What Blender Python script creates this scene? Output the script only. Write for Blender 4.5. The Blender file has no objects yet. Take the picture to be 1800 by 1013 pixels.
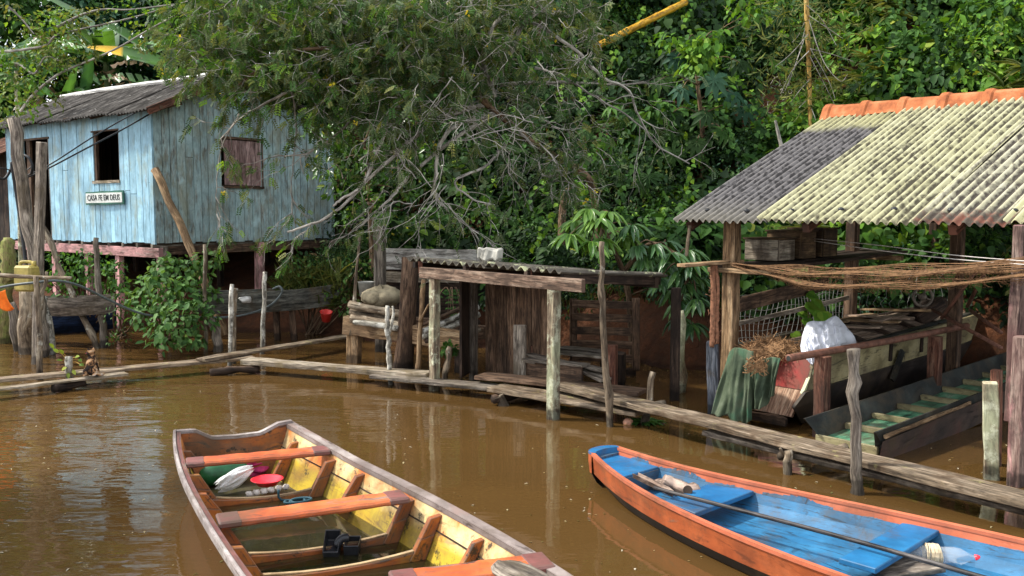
import bpy, math, random
import numpy as np
from mathutils import Vector, Matrix
random.seed(7)
NP = np.random.default_rng(11)
S = bpy.context.scene
COL = S.collection
R = math.radians
F = 1600.0; CAM_H = 2.2; PITCH = math.atan(134.5/1600)

# ------------------------------------------------------------------ survey helpers
def ray(px, py):
    x = (px-900)/F; y = (506.5-py)/F
    return Vector((x, math.cos(PITCH)+y*math.sin(PITCH), -math.sin(PITCH)+y*math.cos(PITCH)))
def G(px, py, z=0.0):
    d = ray(px, py); t = (z-CAM_H)/d.z
    return Vector((d.x*t, d.y*t, z))
def W(px, py, Y):
    d = ray(px, py); t = Y/d.y
    return Vector((d.x*t, Y, CAM_H+d.z*t))
def on_plane(px, py, o, n):
    d = ray(px, py); c = Vector((0, 0, CAM_H))
    t = (o-c).dot(n)/d.dot(n)
    return c+d*t
def V(*a): return Vector(a)
def rr(a, b): return random.uniform(a, b)

# ------------------------------------------------------------------ mesh builder
class MB:
    def __init__(s): s.v = []; s.f = []; s.uv = []; s.c = []; s.mi = []; s.m = 0
    def face(s, ids, uvs, rnd):
        s.f.append(ids); s.uv.append(uvs); s.c.append(rnd); s.mi.append(s.m)
    def beam(s, p0, p1, w, t, up=(0, 0, 1), seg=1, jit=0.0, rnd=None, w1=None, t1=None, bow=0.0):
        """board from p0 to p1; w across, t along up"""
        p0 = Vector(p0); p1 = Vector(p1); d = p1-p0; L = d.length
        if L < 1e-6: return s
        d = d/L; up = Vector(up)
        side = d.cross(up)
        if side.length < 1e-4: side = d.cross(Vector((1, 0, 0)))
        side.normalize(); u2 = side.cross(d).normalized()
        rnd = random.random() if rnd is None else rnd
        o = random.random()*7
        w1 = w if w1 is None else w1; t1 = t if t1 is None else t1
        base = len(s.v); n = seg+1
        for i in range(n):
            k = i/seg; ww = w+(w1-w)*k; tt = t+(t1-t)*k
            c = p0+d*(L*k)+u2*(bow*4*k*(1-k))
            for a, b in ((-1, -1), (1, -1), (1, 1), (-1, 1)):
                j = lambda: (random.random()-.5)*2*jit
                s.v.append(c+side*(a*ww/2+j())+u2*(b*tt/2+j()))
        vs = [0, w, w+t, 2*w+t, 2*w+2*t]
        for i in range(seg):
            u0 = o+L*i/seg; u1 = o+L*(i+1)/seg
            for q in range(4):
                a = base+i*4+q; b = base+i*4+(q+1) % 4; c = b+4; dd = a+4
                s.face((a, b, c, dd), [(u0, vs[q]+o), (u0, vs[q+1]+o), (u1, vs[q+1]+o), (u1, vs[q]+o)], rnd)
        s.face((base+3, base+2, base+1, base), [(o+.03, o+.03)]*4, rnd)
        e = base+seg*4
        s.face((e, e+1, e+2, e+3), [(o+.03, o+.03)]*4, rnd)
        return s
    def tube(s, pts, rads, n=8, irr=0.0, cap=True, rnd=None, closed=False):
        pts = [Vector(p) for p in pts]
        if not hasattr(rads, '__len__'): rads = [rads]*len(pts)
        rnd = random.random() if rnd is None else rnd
        base = len(s.v); o = random.random()*7
        d = (pts[1]-pts[0]).normalized()
        a = d.orthogonal().normalized(); L = 0; us = []
        for i, p in enumerate(pts):
            if i: L += (p-pts[i-1]).length
            us.append(o+L)
            t = (pts[min(i+1, len(pts)-1)]-pts[max(i-1, 0)])
            if t.length < 1e-7: t = d
            t.normalize(); a = (a-t*a.dot(t))
            if a.length < 1e-5: a = t.orthogonal()
            a.normalize(); b = t.cross(a)
            for k in range(n):
                th = 2*math.pi*k/n; r = rads[i]*(1+irr*(random.random()-.5)*2)
                s.v.append(p+(a*math.cos(th)+b*math.sin(th))*r)
        per = 2*math.pi*max(rads[0], .004)
        for i in range(len(pts)-1):
            for k in range(n):
                k2 = (k+1) % n
                A = base+i*n+k; B = base+i*n+k2
                v0 = o+per*k/n; v1 = o+per*(k+1)/n
                s.face((A, B, B+n, A+n), [(us[i], v0), (us[i], v1), (us[i+1], v1), (us[i+1], v0)], rnd)
        if cap:
            s.face(tuple(base+n-1-k for k in range(n)), [(o, o)]*n, rnd)
            e = base+(len(pts)-1)*n
            s.face(tuple(e+k for k in range(n)), [(o, o)]*n, rnd)
        return s
    def grid(s, P, nu, nv, uvf=None, rnd=0.5, thick=None, closed_u=False):
        """P(i,j) -> point"""
        base = len(s.v)
        for i in range(nu):
            for j in range(nv): s.v.append(Vector(P(i, j)))
        for i in range(nu-1 if not closed_u else nu):
            for j in range(nv-1):
                i2 = (i+1) % nu
                a, b, c, d = base+i*nv+j, base+i2*nv+j, base+i2*nv+j+1, base+i*nv+j+1
                if uvf: uv = [uvf(i, j), uvf(i+1, j), uvf(i+1, j+1), uvf(i, j+1)]
                else: uv = [(i/nu, j/nv), ((i+1)/nu, j/nv), ((i+1)/nu, (j+1)/nv), (i/nu, (j+1)/nv)]
                s.face((a, b, c, d), uv, rnd)
        return s
    def lathe(s, prof, c=(0, 0, 0), axis=(0, 0, 1), n=20, rnd=.5):
        c = Vector(c); ax = Vector(axis).normalized(); a = ax.orthogonal().normalized(); b = ax.cross(a)
        return s.grid(lambda i, j: c+ax*prof[j][1]+(a*math.cos(2*math.pi*i/n)+b*math.sin(2*math.pi*i/n))*prof[j][0],
                      n, len(prof), lambda i, j: (i/n, j*.1), rnd, closed_u=True)
    def poly(s, pts, rnd=.5):
        b = len(s.v); s.v += [Vector(p) for p in pts]
        s.face(tuple(range(b, b+len(pts))), [(p[0], p[1]) for p in pts], rnd); return s
    def blob(s, c, rad, n=12, m=8, irr=.0, rnd=.5, rot=None):
        c = Vector(c); rad = Vector(rad) if hasattr(rad, '__len__') else Vector((rad,)*3)
        def P(i, j):
            th = 2*math.pi*i/n; ph = math.pi*j/(m-1)-math.pi/2
            p = Vector((math.cos(th)*math.cos(ph)*rad.x, math.sin(th)*math.cos(ph)*rad.y, math.sin(ph)*rad.z))
            k = 1+irr*math.sin(3*th+c.x*9)*math.cos(2*ph+c.y*5)+irr*(random.random()-.5)*(0 < j < m-1)
            p = p*k
            if rot: p = rot @ p
            return c+p
        return s.grid(P, n, m, None, rnd, closed_u=True)
    def build(s, name, mat, parent=None, smooth=False, bevel=0.0, solid=0.0, origin=None):
        me = bpy.data.meshes.new(name)
        org = Vector(origin) if origin is not None else Vector((0, 0, 0))
        me.from_pydata([tuple(Vector(v)-org) for v in s.v], [], s.f)
        me.uv_layers.new(name='UVMap'); me.color_attributes.new('rnd', 'FLOAT_COLOR', 'CORNER'); uvl = me.uv_layers['UVMap']; ca = me.color_attributes['rnd']
        flat = []; cf = []
        for uv, c, f in zip(s.uv, s.c, s.f):
            r2 = (c*7.31) % 1
            for q in uv: flat += [q[0], q[1]]; cf += [c, r2, 0, 1]
        uvl.data.foreach_set('uv', flat); ca.data.foreach_set('color', cf)
        mats = mat if isinstance(mat, (list, tuple)) else [mat]
        for m in mats: me.materials.append(m)
        if len(mats) > 1: me.polygons.foreach_set('material_index', s.mi)
        if smooth: me.polygons.foreach_set('use_smooth', [True]*len(me.polygons))
        me.update()
        o = bpy.data.objects.new(name, me); COL.objects.link(o)
        if parent is not None:
            o.parent = parent; wl = Vector(parent.location); q = parent.parent
            while q: wl = wl+Vector(q.location); q = q.parent
            o.location = org-wl
        else: o.location = org
        if bevel:
            b = o.modifiers.new('Bevel', 'BEVEL'); b.width = bevel; b.segments = 1; b.limit_method = 'ANGLE'; b.angle_limit = R(50)
        if solid:
            b = o.modifiers.new('Solid', 'SOLIDIFY'); b.thickness = solid; b.offset = 0
        return o

class Each:
    """like MB, but every beam becomes a part of its own"""
    def __init__(s, name, mat, parent, bevel=0.0): s.a = (name, mat, parent, bevel)
    def beam(s, *a, **k):
        n, mt, p, b = s.a; m = MB(); m.beam(*a, **k); m.build(n, mt, p, bevel=b); return s
def tag(o, label, cat, group=None, kind=None):
    if label: o['label'] = label
    if cat: o['category'] = cat
    if group: o['group'] = group
    if kind: o['kind'] = kind
    return o
def thing(name, loc, label, cat, group=None):
    o = bpy.data.objects.new(name, None); COL.objects.link(o); o.location = Vector(loc); o.empty_display_size = .1
    return tag(o, label, cat, group)

def smoothpts(pts, n=6):
    """catmull-rom through pts"""
    P = [Vector(p) for p in pts]; out = []
    for i in range(len(P)-1):
        p0 = P[max(i-1, 0)]; p1 = P[i]; p2 = P[i+1]; p3 = P[min(i+2, len(P)-1)]
        for k in range(n):
            t = k/n
            out.append(.5*((2*p1)+(p2-p0)*t+(2*p0-5*p1+4*p2-p3)*t*t+(3*p1-p0-3*p2+p3)*t**3))
    out.append(P[-1]); return out
def interp(xs, ys, x): return float(np.interp(x, xs, ys))

# ------------------------------------------------------------------ materials
class NT:
    def __init__(s, name):
        s.mat = bpy.data.materials.new(name); s.mat.use_nodes = True
        s.t = s.mat.node_tree; s.t.nodes.clear()
        s.out = s.t.nodes.new('ShaderNodeOutputMaterial')
    def n(s, kind, **kw):
        nd = s.t.nodes.new('ShaderNode'+kind)
        for k, v in kw.items():
            if k in nd.inputs.keys(): s.set(nd.inputs[k], v)
            else: setattr(nd, k, v)
        return nd
    def set(s, sock, v):
        if isinstance(v, bpy.types.NodeSocket): s.t.links.new(v, sock)
        elif isinstance(v, bpy.types.Node): s.t.links.new(v.outputs[0], sock)
        else:
            if sock.type == 'RGBA' and len(v) == 3: v = (*v, 1)
            sock.default_value = v
    def noise(s, vec, scale=5, detail=4, rough=.55, dist=0.0):
        nd = s.n('TexNoise'); s.set(nd.inputs['Vector'], vec)
        nd.inputs['Scale'].default_value = scale; nd.inputs['Detail'].default_value = detail
        nd.inputs['Roughness'].default_value = rough; nd.inputs['Distortion'].default_value = dist
        return nd.outputs['Fac']
    def ramp(s, fac, stops, interp='LINEAR'):
        nd = s.n('ValToRGB'); s.set(nd.inputs[0], fac); cr = nd.color_ramp; cr.interpolation = interp
        while len(cr.elements) > 1: cr.elements.remove(cr.elements[-1])
        for i, (p, c) in enumerate(stops):
            e = cr.elements[0] if i == 0 else cr.elements.new(p)
            e.position = p
            e.color = (c, c, c, 1) if not hasattr(c, '__len__') else (*c, 1)
        return nd.outputs[0]
    def mix(s, fac, a, b, mode='MIX'):
        nd = s.n('Mix', data_type='RGBA', blend_type=mode)
        s.set(nd.inputs[0], fac); s.set(nd.inputs[6], a); s.set(nd.inputs[7], b)
        return nd.outputs[2]
    def math(s, op, a, b=0.0, c=None):
        nd = s.n('Math', operation=op); s.set(nd.inputs[0], a); s.set(nd.inputs[1], b)
        if c is not None: s.set(nd.inputs[2], c)
        return nd.outputs[0]
    def mapping(s, vec, scale=(1, 1, 1), loc=(0, 0, 0)):
        nd = s.n('Mapping'); s.set(nd.inputs['Vector'], vec); nd.inputs['Scale'].default_value = scale
        s.set(nd.inputs['Location'], loc)
        return nd.outputs[0]
    def obj(s): return s.n('TexCoord').outputs['Object']
    def pos(s): return s.n('NewGeometry').outputs['Position']
    def uv(s): return s.n('TexCoord').outputs['UV']
    def attr(s, name):
        a = s.n('Attribute', attribute_name=name); return a
    def bump(s, h, strength=.3, dist=.01):
        b = s.n('Bump'); s.set(b.inputs['Height'], h); b.inputs['Strength'].default_value = strength; b.inputs['Distance'].default_value = dist
        return b.outputs[0]
    def pbr(s, color, rough=.7, normal=None, spec=.3, metal=0.0, **kw):
        p = s.n('BsdfPrincipled'); s.set(p.inputs['Base Color'], color); s.set(p.inputs['Roughness'], rough)
        p.inputs['Specular IOR Level'].default_value = spec; p.inputs['Metallic'].default_value = metal
        if normal is not None: s.set(p.inputs['Normal'], normal)
        for k, v in kw.items(): s.set(p.inputs[k], v)
        s.t.links.new(p.outputs[0], s.out.inputs[0]); return p
    def wet(s, col, k=.35, z=.1):
        zz = s.n('SeparateXYZ'); s.set(zz.inputs[0], s.pos())
        nz = s.noise(s.pos(), 9, 3)
        h = s.math('ADD', zz.outputs[2], s.math('MULTIPLY', nz, -.12))
        f = s.ramp(s.math('ADD', s.math('MULTIPLY', h, 4.0), .5-z*4+.2), [(.45, k), (.6, 1.0)])
        return s.mix(1.0, col, f, 'MULTIPLY')

def wood(name, lo, mid, hi, stain=None, stain_at=.56, lichen=None, lichen_at=.6, grain=16, var=.5, rough=.82, wet=True, bump=.5, paint=None, paint_at=.5, paint_soft=.06, blotch=(.48, 1.3)):
    t = NT(name); a = t.attr('rnd'); sep = t.n('SeparateColor'); t.set(sep.inputs[0], a.outputs['Color'])
    rnd = sep.outputs[0]; uv = t.uv()
    off = t.n('CombineXYZ'); t.set(off.inputs[2], t.math('MULTIPLY', rnd, 31.0)); t.set(off.inputs[0], t.math('MULTIPLY', rnd, 11.0))
    g = t.noise(t.mapping(uv, (.9, grain*.5, 1), off), 2.2, 6, .66, .8)
    fine = t.noise(t.mapping(uv, (1.6, grain*1.5, 1), off), 3, 4, .65, .4)
    col = t.ramp(g, [(.36, lo), (.5, mid), (.64, hi)])
    col = t.mix(t.ramp(fine, [(.36, .8), (.52, 0.0)]), col, tuple(c*.3 for c in lo))
    ob = t.pos()
    if paint:
        pn = t.noise(t.mapping(uv, (1.5, 6, 1), off), 2.0, 6, .68, .4)
        pn2 = t.noise(ob, 1.6, 3)
        pf = t.ramp(t.math('ADD', t.math('MULTIPLY', pn, .7), t.math('MULTIPLY', pn2, .3)), [(paint_at-paint_soft, 0.0), (paint_at+paint_soft, 1.0)])
        pc = t.mix(t.ramp(t.noise(ob, 5, 5), [(.35, 0.0), (.7, 1.0)]), paint, tuple(min(1, c*1.35+.02) for c in paint))
        pc = t.mix(t.ramp(g, [(.34, .42), (.5, 0.0)]), pc, tuple(c*.45 for c in paint))
        col = t.mix(pf, col, pc)
    if stain:
        sf = t.ramp(t.noise(t.mapping(ob, (1.6, 1.6, .8)), 2.3, 5, .62, .4), [(stain_at-.07, 0.0), (stain_at+.1, .85)])
        col = t.mix(sf, col, stain)
    if lichen:
        lf = t.ramp(t.noise(ob, 7.0, 6, .7), [(lichen_at-.04, 0.0), (lichen_at+.06, .9)])
        col = t.mix(lf, col, lichen)
    blot = t.noise(t.mapping(uv, (2.6, 7, 1), off), 2.0, 6, .7, .8)
    vv = t.math('MULTIPLY', t.math('ADD', t.math('MULTIPLY', rnd, var), 1-var*.5), t.ramp(blot, [(.3, blotch[0]), (.5, 1.0), (.7, blotch[1])]))
    vc = t.n('CombineColor')
    for i in range(3): t.set(vc.inputs[i], vv)
    col = t.mix(1.0, col, vc, 'MULTIPLY')
    if wet: col = t.wet(col)
    h = t.math('ADD', t.math('MULTIPLY', g, .6), t.math('MULTIPLY', fine, .5))
    t.pbr(col, rough, t.bump(h, bump, .012), .25)
    return t.mat

def plain(name, col, rough=.6, var=.25, scale=12, spec=.4, bump=0.0, **kw):
    t = NT(name); n = t.noise(t.obj(), scale, 5, .6)
    c = t.mix(t.ramp(n, [(.3, 0.0), (.7, 1.0)]), tuple(x*(1-var) for x in col), tuple(min(1, x*(1+var)) for x in col))
    t.pbr(c, rough, t.bump(n, bump, .01) if bump else None, spec, **kw)
    return t.mat

def leafmat(name, trans=.3, rough=.45, spec=.35):
    t = NT(name); a = t.attr('Col').outputs['Color']
    p = t.pbr(a, rough, None, spec)
    tr = t.n('BsdfTranslucent'); t.set(tr.inputs[0], t.mix(1.0, a, (1.5, 1.35, .55), 'MULTIPLY'))
    mx = t.n('MixShader'); mx.inputs[0].default_value = trans
    t.t.links.new(p.outputs[0], mx.inputs[1]); t.t.links.new(tr.outputs[0], mx.inputs[2]); t.t.links.new(mx.outputs[0], t.out.inputs[0])
    return t.mat

M = {}
M['grey_wood'] = wood('grey_wood', (.07, .055, .045), (.2, .165, .13), (.36, .31, .25), stain=(.09, .07, .045), lichen=(.3, .29, .17), lichen_at=.68)
M['brown_wood'] = wood('brown_wood', (.045, .026, .016), (.12, .07, .042), (.22, .14, .09), stain=(.03, .02, .014))
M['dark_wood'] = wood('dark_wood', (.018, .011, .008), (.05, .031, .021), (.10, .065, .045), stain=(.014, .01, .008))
M['red_wood'] = wood('red_wood', (.06, .022, .014), (.16, .065, .04), (.27, .15, .10), stain=(.05, .03, .022))
M['beam_wood'] = wood('beam_wood', (.06, .038, .026), (.18, .115, .08), (.31, .225, .165), stain=(.07, .045, .032), wet=False)
M['tan_wood'] = wood('tan_wood', (.12, .07, .035), (.3, .19, .10), (.45, .32, .19), stain=(.13, .08, .045))
M['plank'] = wood('plank', (.07, .05, .033), (.2, .15, .10), (.36, .28, .2), stain=(.09, .055, .03), lichen=(.3, .27, .1), lichen_at=.63, wet=False)
M['pale_plank'] = wood('pale_plank', (.13, .10, .07), (.32, .26, .19), (.5, .43, .33), stain=(.16, .12, .06), wet=False)
M['lichen_post'] = wood('lichen_post', (.09, .065, .045), (.24, .18, .12), (.42, .36, .24), stain=(.36, .38, .24), stain_at=.5, lichen=(.55, .56, .4), lichen_at=.55)
M['bark_stick'] = wood('bark_stick', (.08, .055, .035), (.2, .15, .10), (.34, .28, .2), lichen=(.5, .48, .4), lichen_at=.62, grain=7)
M['birch_stick'] = wood('birch_stick', (.10, .085, .07), (.30, .275, .22), (.5, .47, .4), stain=(.06, .05, .04), stain_at=.56, lichen=(.56, .54, .47), lichen_at=.52, grain=6)
M['branch'] = wood('branch', (.2, .18, .155), (.37, .34, .295), (.54, .5, .44), grain=7, wet=False, bump=.3)
M['brown_branch'] = wood('brown_branch', (.07, .042, .025), (.19, .12, .07), (.3, .2, .125), grain=7, wet=False)
M['bamboo'] = wood('bamboo', (.35, .2, .05), (.55, .34, .09), (.66, .46, .17), grain=5, wet=False, stain=(.25, .17, .06), stain_at=.62)
M['yellow_bamboo'] = wood('yellow_bamboo', (.36, .18, .015), (.54, .29, .02), (.64, .38, .04), grain=5, wet=False, stain=(.16, .09, .02), stain_at=.6, rough=.4)
M['pink_beam'] = wood('pink_beam', (.10, .05, .04), (.26, .16, .14), (.4, .3, .27), paint=(.46, .24, .23), paint_at=.47, stain=(.12, .07, .06), stain_at=.62)
M['blue_wall'] = wood('blue_wall', (.12, .12, .11), (.3, .31, .29), (.46, .48, .46), paint=(.265, .455, .56), paint_at=.375, stain=(.30, .38, .35), stain_at=.58, lichen=(.22, .24, .13), lichen_at=.70, grain=9, var=.30, rough=.6, wet=False, bump=.3, blotch=(.74, 1.12))
M['teal_wall'] = wood('teal_wall', (.13, .13, .11), (.27, .28, .24), (.42, .44, .39), paint=(.29, .40, .405), paint_at=.45, stain=(.24, .26, .2), stain_at=.56, lichen=(.16, .14, .06), lichen_at=.68, grain=9, var=.38, rough=.7, wet=False, bump=.3, blotch=(.72, 1.15))
M['shutter'] = wood('shutter', (.16, .09, .08), (.36, .23, .21), (.48, .35, .32), grain=9, wet=False, stain=(.2, .12, .11))
M['white_wood'] = wood('white_wood', (.15, .13, .11), (.36, .33, .29), (.5, .47, .42), paint=(.6, .57, .52), paint_at=.5, wet=False, grain=8)
# ------------------------------------------------------------------ camera, light, sky
cam = bpy.data.cameras.new('camera'); co = bpy.data.objects.new('camera', cam); COL.objects.link(co)
co.location = (0, 0, CAM_H); co.rotation_euler = (R(90)-PITCH, 0, 0)
cam.sensor_width = 36; cam.lens = F/1800*36; cam.clip_end = 400; cam.clip_start = .05
S.camera = co
S.view_settings.view_transform = 'Standard'; S.view_settings.look = 'None'; S.view_settings.gamma = 1
S.view_settings.exposure = EXPOSURE = 0.4
SUN_EL, SUN_AZ = 49, R(277)       # azimuth of the sun measured clockwise from +Y
sd = V(math.sin(SUN_AZ)*math.cos(R(SUN_EL)), math.cos(SUN_AZ)*math.cos(R(SUN_EL)), math.sin(R(SUN_EL)))
sl = bpy.data.lights.new('sun', 'SUN'); so = bpy.data.objects.new('sun', sl); COL.objects.link(so)
sl.energy = 4.3; sl.angle = R(3.5); sl.color = (1, .95, .86)
so.rotation_euler = (-sd).to_track_quat('-Z', 'Y').to_euler(); so.location = (-10, -6, 14)
w = bpy.data.worlds.new('World'); S.world = w; w.use_nodes = True
nt = w.node_tree; nt.nodes.clear()
wo = nt.nodes.new('ShaderNodeOutputWorld'); bg = nt.nodes.new('ShaderNodeBackground'); sky = nt.nodes.new('ShaderNodeTexSky')
sky.sky_type = 'NISHITA'; sky.sun_disc = False; sky.sun_elevation = R(SUN_EL); sky.sun_rotation = SUN_AZ
sky.air_density = 1.3; sky.dust_density = 2.5
tc = nt.nodes.new('ShaderNodeTexCoord'); mp = nt.nodes.new('ShaderNodeMapping'); mp.inputs['Scale'].default_value = (1, 1, 2.2)
nz = nt.nodes.new('ShaderNodeTexNoise'); nz.inputs['Scale'].default_value = 2.2; nz.inputs['Detail'].default_value = 7
rp = nt.nodes.new('ShaderNodeValToRGB'); rp.color_ramp.elements[0].position = .36; rp.color_ramp.elements[1].position = .6
mx = nt.nodes.new('ShaderNodeMix'); mx.data_type = 'RGBA'
L = nt.links.new
L(tc.outputs['Generated'], mp.inputs[0]); L(mp.outputs[0], nz.inputs[0]); L(nz.outputs[0], rp.inputs[0]); L(rp.outputs[0], mx.inputs[0])
L(sky.outputs[0], mx.inputs[6]); mx.inputs[7].default_value = (16, 16.5, 17.4, 1)
L(mx.outputs[2], bg.inputs[0]); bg.inputs[1].default_value = .118; L(bg.outputs[0], wo.inputs[0])

# ------------------------------------------------------------------ terrain
SX = [-30, -16, -9, -6, -4.3, -2.8, -1.2, .6, 2.3, 4.0, 6, 9, 14, 30]
SY = [19, 18.4, 17.6, 17.2, 16.5, 15.7, 14.9, 14.0, 12.75, 12.3, 11.4, 9.6, 7.0, 0]
def shore(x): return np.interp(x, SX, SY)
def hill_z(x, y):
    x = np.asarray(x, float); y = np.asarray(y, float)
    d = y-shore(x)+.18*np.sin(x*1.9+y*.7)+.1*np.sin(x*4.3-y*2.1)
    hi = np.interp(d, [-4, -1.2, 0, .5, 1.1, 2.4, 6, 12, 20, 40], [-1.6, -.7, 0, .55, .95, 1.35, 4.6, 9.6, 14.5, 17])
    lo = np.interp(d, [-4, -1.2, 0, .5, 1.1, 2.4, 6, 12, 20, 40], [-1.6, -.7, 0, .35, .55, .75, 1.4, 3.4, 5.0, 6])
    k = np.clip((x+7.5)/6.0, 0, 1); k = k*k*(3-2*k)
    return lo*(1-k)+hi*k+.12*np.sin(x*2.3)*np.sin(y*1.7)*np.clip(d, 0, 1)
xs = np.arange(-26, 26.01, .3); ys = np.arange(5, 42.01, .3)
mb = MB()
keep = {}
m_soil = NT('soil')
tn = m_soil.noise(m_soil.pos(), 1.3, 6, .65); tn2 = m_soil.noise(m_soil.pos(), 9, 6, .7)
c = m_soil.ramp(tn, [(.3, (.035, .014, .008)), (.5, (.10, .037, .016)), (.72, (.19, .07, .028))])
c = m_soil.mix(m_soil.ramp(tn2, [(.35, .8), (.6, 0.0)]), c, (.05, .025, .013))
c = m_soil.wet(c, .5, .05)
m_soil.pbr(c, .9, m_soil.bump(m_soil.math('ADD', tn2, tn), .8, .08), .2)
Zg = {}
for i, x in enumerate(xs):
    s0 = float(shore(x))
    for j, y in enumerate(ys):
        if y > s0-2.2: Zg[(i, j)] = len(mb.v); mb.v.append(V(x, y, float(hill_z(x, y))))
for (i, j), a in list(Zg.items()):
    q = [(i, j), (i+1, j), (i+1, j+1), (i, j+1)]
    if all(k in Zg for k in q): mb.face(tuple(Zg[k] for k in q), [(0, 0)]*4, .5)
ter = mb.build('hillside', m_soil.mat, smooth=True); tag(ter, 'red earth bank and steep hillside behind the water', 'hillside', kind='structure')
del ter['category']

# ------------------------------------------------------------------ water
t = NT('river_water')
pos = t.pos()
n1 = t.noise(t.mapping(pos, (.5, 1.35, 1)), 2.1, 2, .45, .5)
n2 = t.noise(t.mapping(pos, (1.0, 2.2, 1)), 6.5, 2, .5, .3)
# calmer towards the sheltered right side, more ripple on the open left
sx = t.n('SeparateXYZ'); t.set(sx.inputs[0], pos)
amt = t.ramp(t.math('ADD', t.math('MULTIPLY', sx.outputs[0], -.10), .32), [(.30, .15), (.62, .5), (.85, 1.6)])
pat = t.ramp(t.noise(t.mapping(pos, (.5, .9, 1)), .8, 2), [(.35, .45), (.65, 1.0)])
hgt = t.math('MULTIPLY', t.math('ADD', t.math('MULTIPLY', n1, 1.0), t.math('MULTIPLY', n2, .20)), t.math('MULTIPLY', amt, pat))
mud = t.mix(t.noise(t.mapping(pos, (.4, .8, 1)), .7, 3), (.064, .035, .0115), (.102, .055, .0165))
p = t.pbr(mud, .035, t.bump(hgt, .55, .06), .5, IOR=1.45)
mb = MB(); mb.poly([(-80, -25, 0), (80, -25, 0), (80, 60, 0), (-80, 60, 0)])
wat = mb.build('water', t.mat); wat['kind'] = 'structure'; wat['label'] = 'muddy brown river water with small ripples'
# ------------------------------------------------------------------ the blue stilt house
C0 = W(275, 428, 15.8); hu = V(-.80, .60, 0); hv = V(.60, .80, 0)      # corner, along the front wall, along the gable wall
FZ = C0.z; ZT = on_plane(262, 190, C0, -hv).z
def fp(px, py):   # a point on the front wall -> (distance, height)
    q = on_plane(px, py, C0, -hv); return (q-C0).dot(hu), q.z
def gp(px, py):
    q = on_plane(px, py, C0, -hu); return (q-C0).dot(hv), q.z
LF = fp(18, 400)[0]; LG = gp(588, 420)[0]
rt, rz = gp(384, 128); ZF = gp(572, 224)[1]
rt = max(rt, 1.2)
ZRW = rz-.10
def front(s, z, out=0.0): return C0+hu*s-hv*out+V(0, 0, z-C0.z)
def gable(t, z, out=0.0): return C0+hv*t-hu*out+V(0, 0, z-C0.z)
house = thing('stilt_house', C0+hu*LF*.5+hv*LG*.5+V(0, 0, -C0.z), 'sky blue plank house standing on pink stilts over the river bank', 'house')
def boards(mb, fn, length, top, openings, wmin=.14, wmax=.21, th=.022, z0=FZ):
    s = 0.0
    while s < length-.01:
        w = min(rr(wmin, wmax), length-s)
        c = s+w/2; zt = top(c); spans = [(z0+rr(-.03, .01), zt)]
        for (a, b, za, zb) in openings:
            if a < c < b:
                ns = []
                for (p, q) in spans:
                    if za > p: ns.append((p, min(q, za)))
                    if zb < q: ns.append((max(p, zb), q))
                spans = [x for x in ns if x[1]-x[0] > .02]
        rn = random.random()
        for (p, q) in spans:
            if random.random() < .18 and q-p > 1.6:
                m = p+rr(.3, .6)*(q-p); segs = [(p, m-.004), (m+.004, q)]
            else: segs = [(p, q)]
            for (a, b) in segs:
                mb.beam(fn(c, a, rr(-.004, .006)), fn(c, b, rr(-.004, .006)), w-rr(.009, .017), th, up=fn(0, 0, 1)-fn(0, 0, 0), rnd=rn if random.random() < .7 else random.random())
        s += w
door = (fp(87, 300)[0], fp(48, 300)[0], FZ, fp(68, 246)[1])
win = (fp(210, 275)[0], fp(164, 275)[0], fp(187, 318)[1], fp(187, 231)[1])
shut = (gp(392, 280)[0], gp(459, 280)[0], gp(425, 328)[1], gp(425, 246)[1])
mb = MB(); boards(mb, front, LF, lambda c: ZT-.01, [door, win]); mb.build('front_wall', M['blue_wall'], house)['label'] = 'bright sky blue plank wall with window and doorway'
def gtop(c): return ZT+(ZRW-ZT)*c/rt if c < rt else ZRW+(ZF-ZRW)*(c-rt)/(LG-rt)
mb = MB(); boards(mb, gable, LG, gtop, [shut], .13, .2); mb.build('gable_wall', M['teal_wall'], house)['label'] = 'weathered grey teal plank gable wall'
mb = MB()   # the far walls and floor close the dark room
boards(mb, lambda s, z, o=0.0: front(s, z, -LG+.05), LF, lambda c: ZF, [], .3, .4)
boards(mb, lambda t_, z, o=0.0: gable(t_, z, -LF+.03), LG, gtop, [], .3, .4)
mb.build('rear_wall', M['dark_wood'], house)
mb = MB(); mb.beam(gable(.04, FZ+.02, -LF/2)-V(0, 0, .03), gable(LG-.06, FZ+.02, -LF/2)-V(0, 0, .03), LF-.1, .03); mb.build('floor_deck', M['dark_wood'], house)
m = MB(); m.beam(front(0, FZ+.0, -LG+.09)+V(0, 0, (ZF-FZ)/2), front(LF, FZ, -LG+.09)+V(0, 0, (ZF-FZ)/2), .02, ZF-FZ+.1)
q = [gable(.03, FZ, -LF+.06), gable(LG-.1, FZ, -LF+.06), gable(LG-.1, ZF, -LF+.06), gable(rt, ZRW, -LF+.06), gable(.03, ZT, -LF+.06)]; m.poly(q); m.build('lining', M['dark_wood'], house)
# corner boards
mb = MB(); mb.beam(C0+V(0, 0, -.02)-hv*.015+hu*.05, V(*C0.xy, ZT)-hv*.015+hu*.05, .1, .03, up=-hv); mb.build('corner_board', M['blue_wall'], house)
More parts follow.
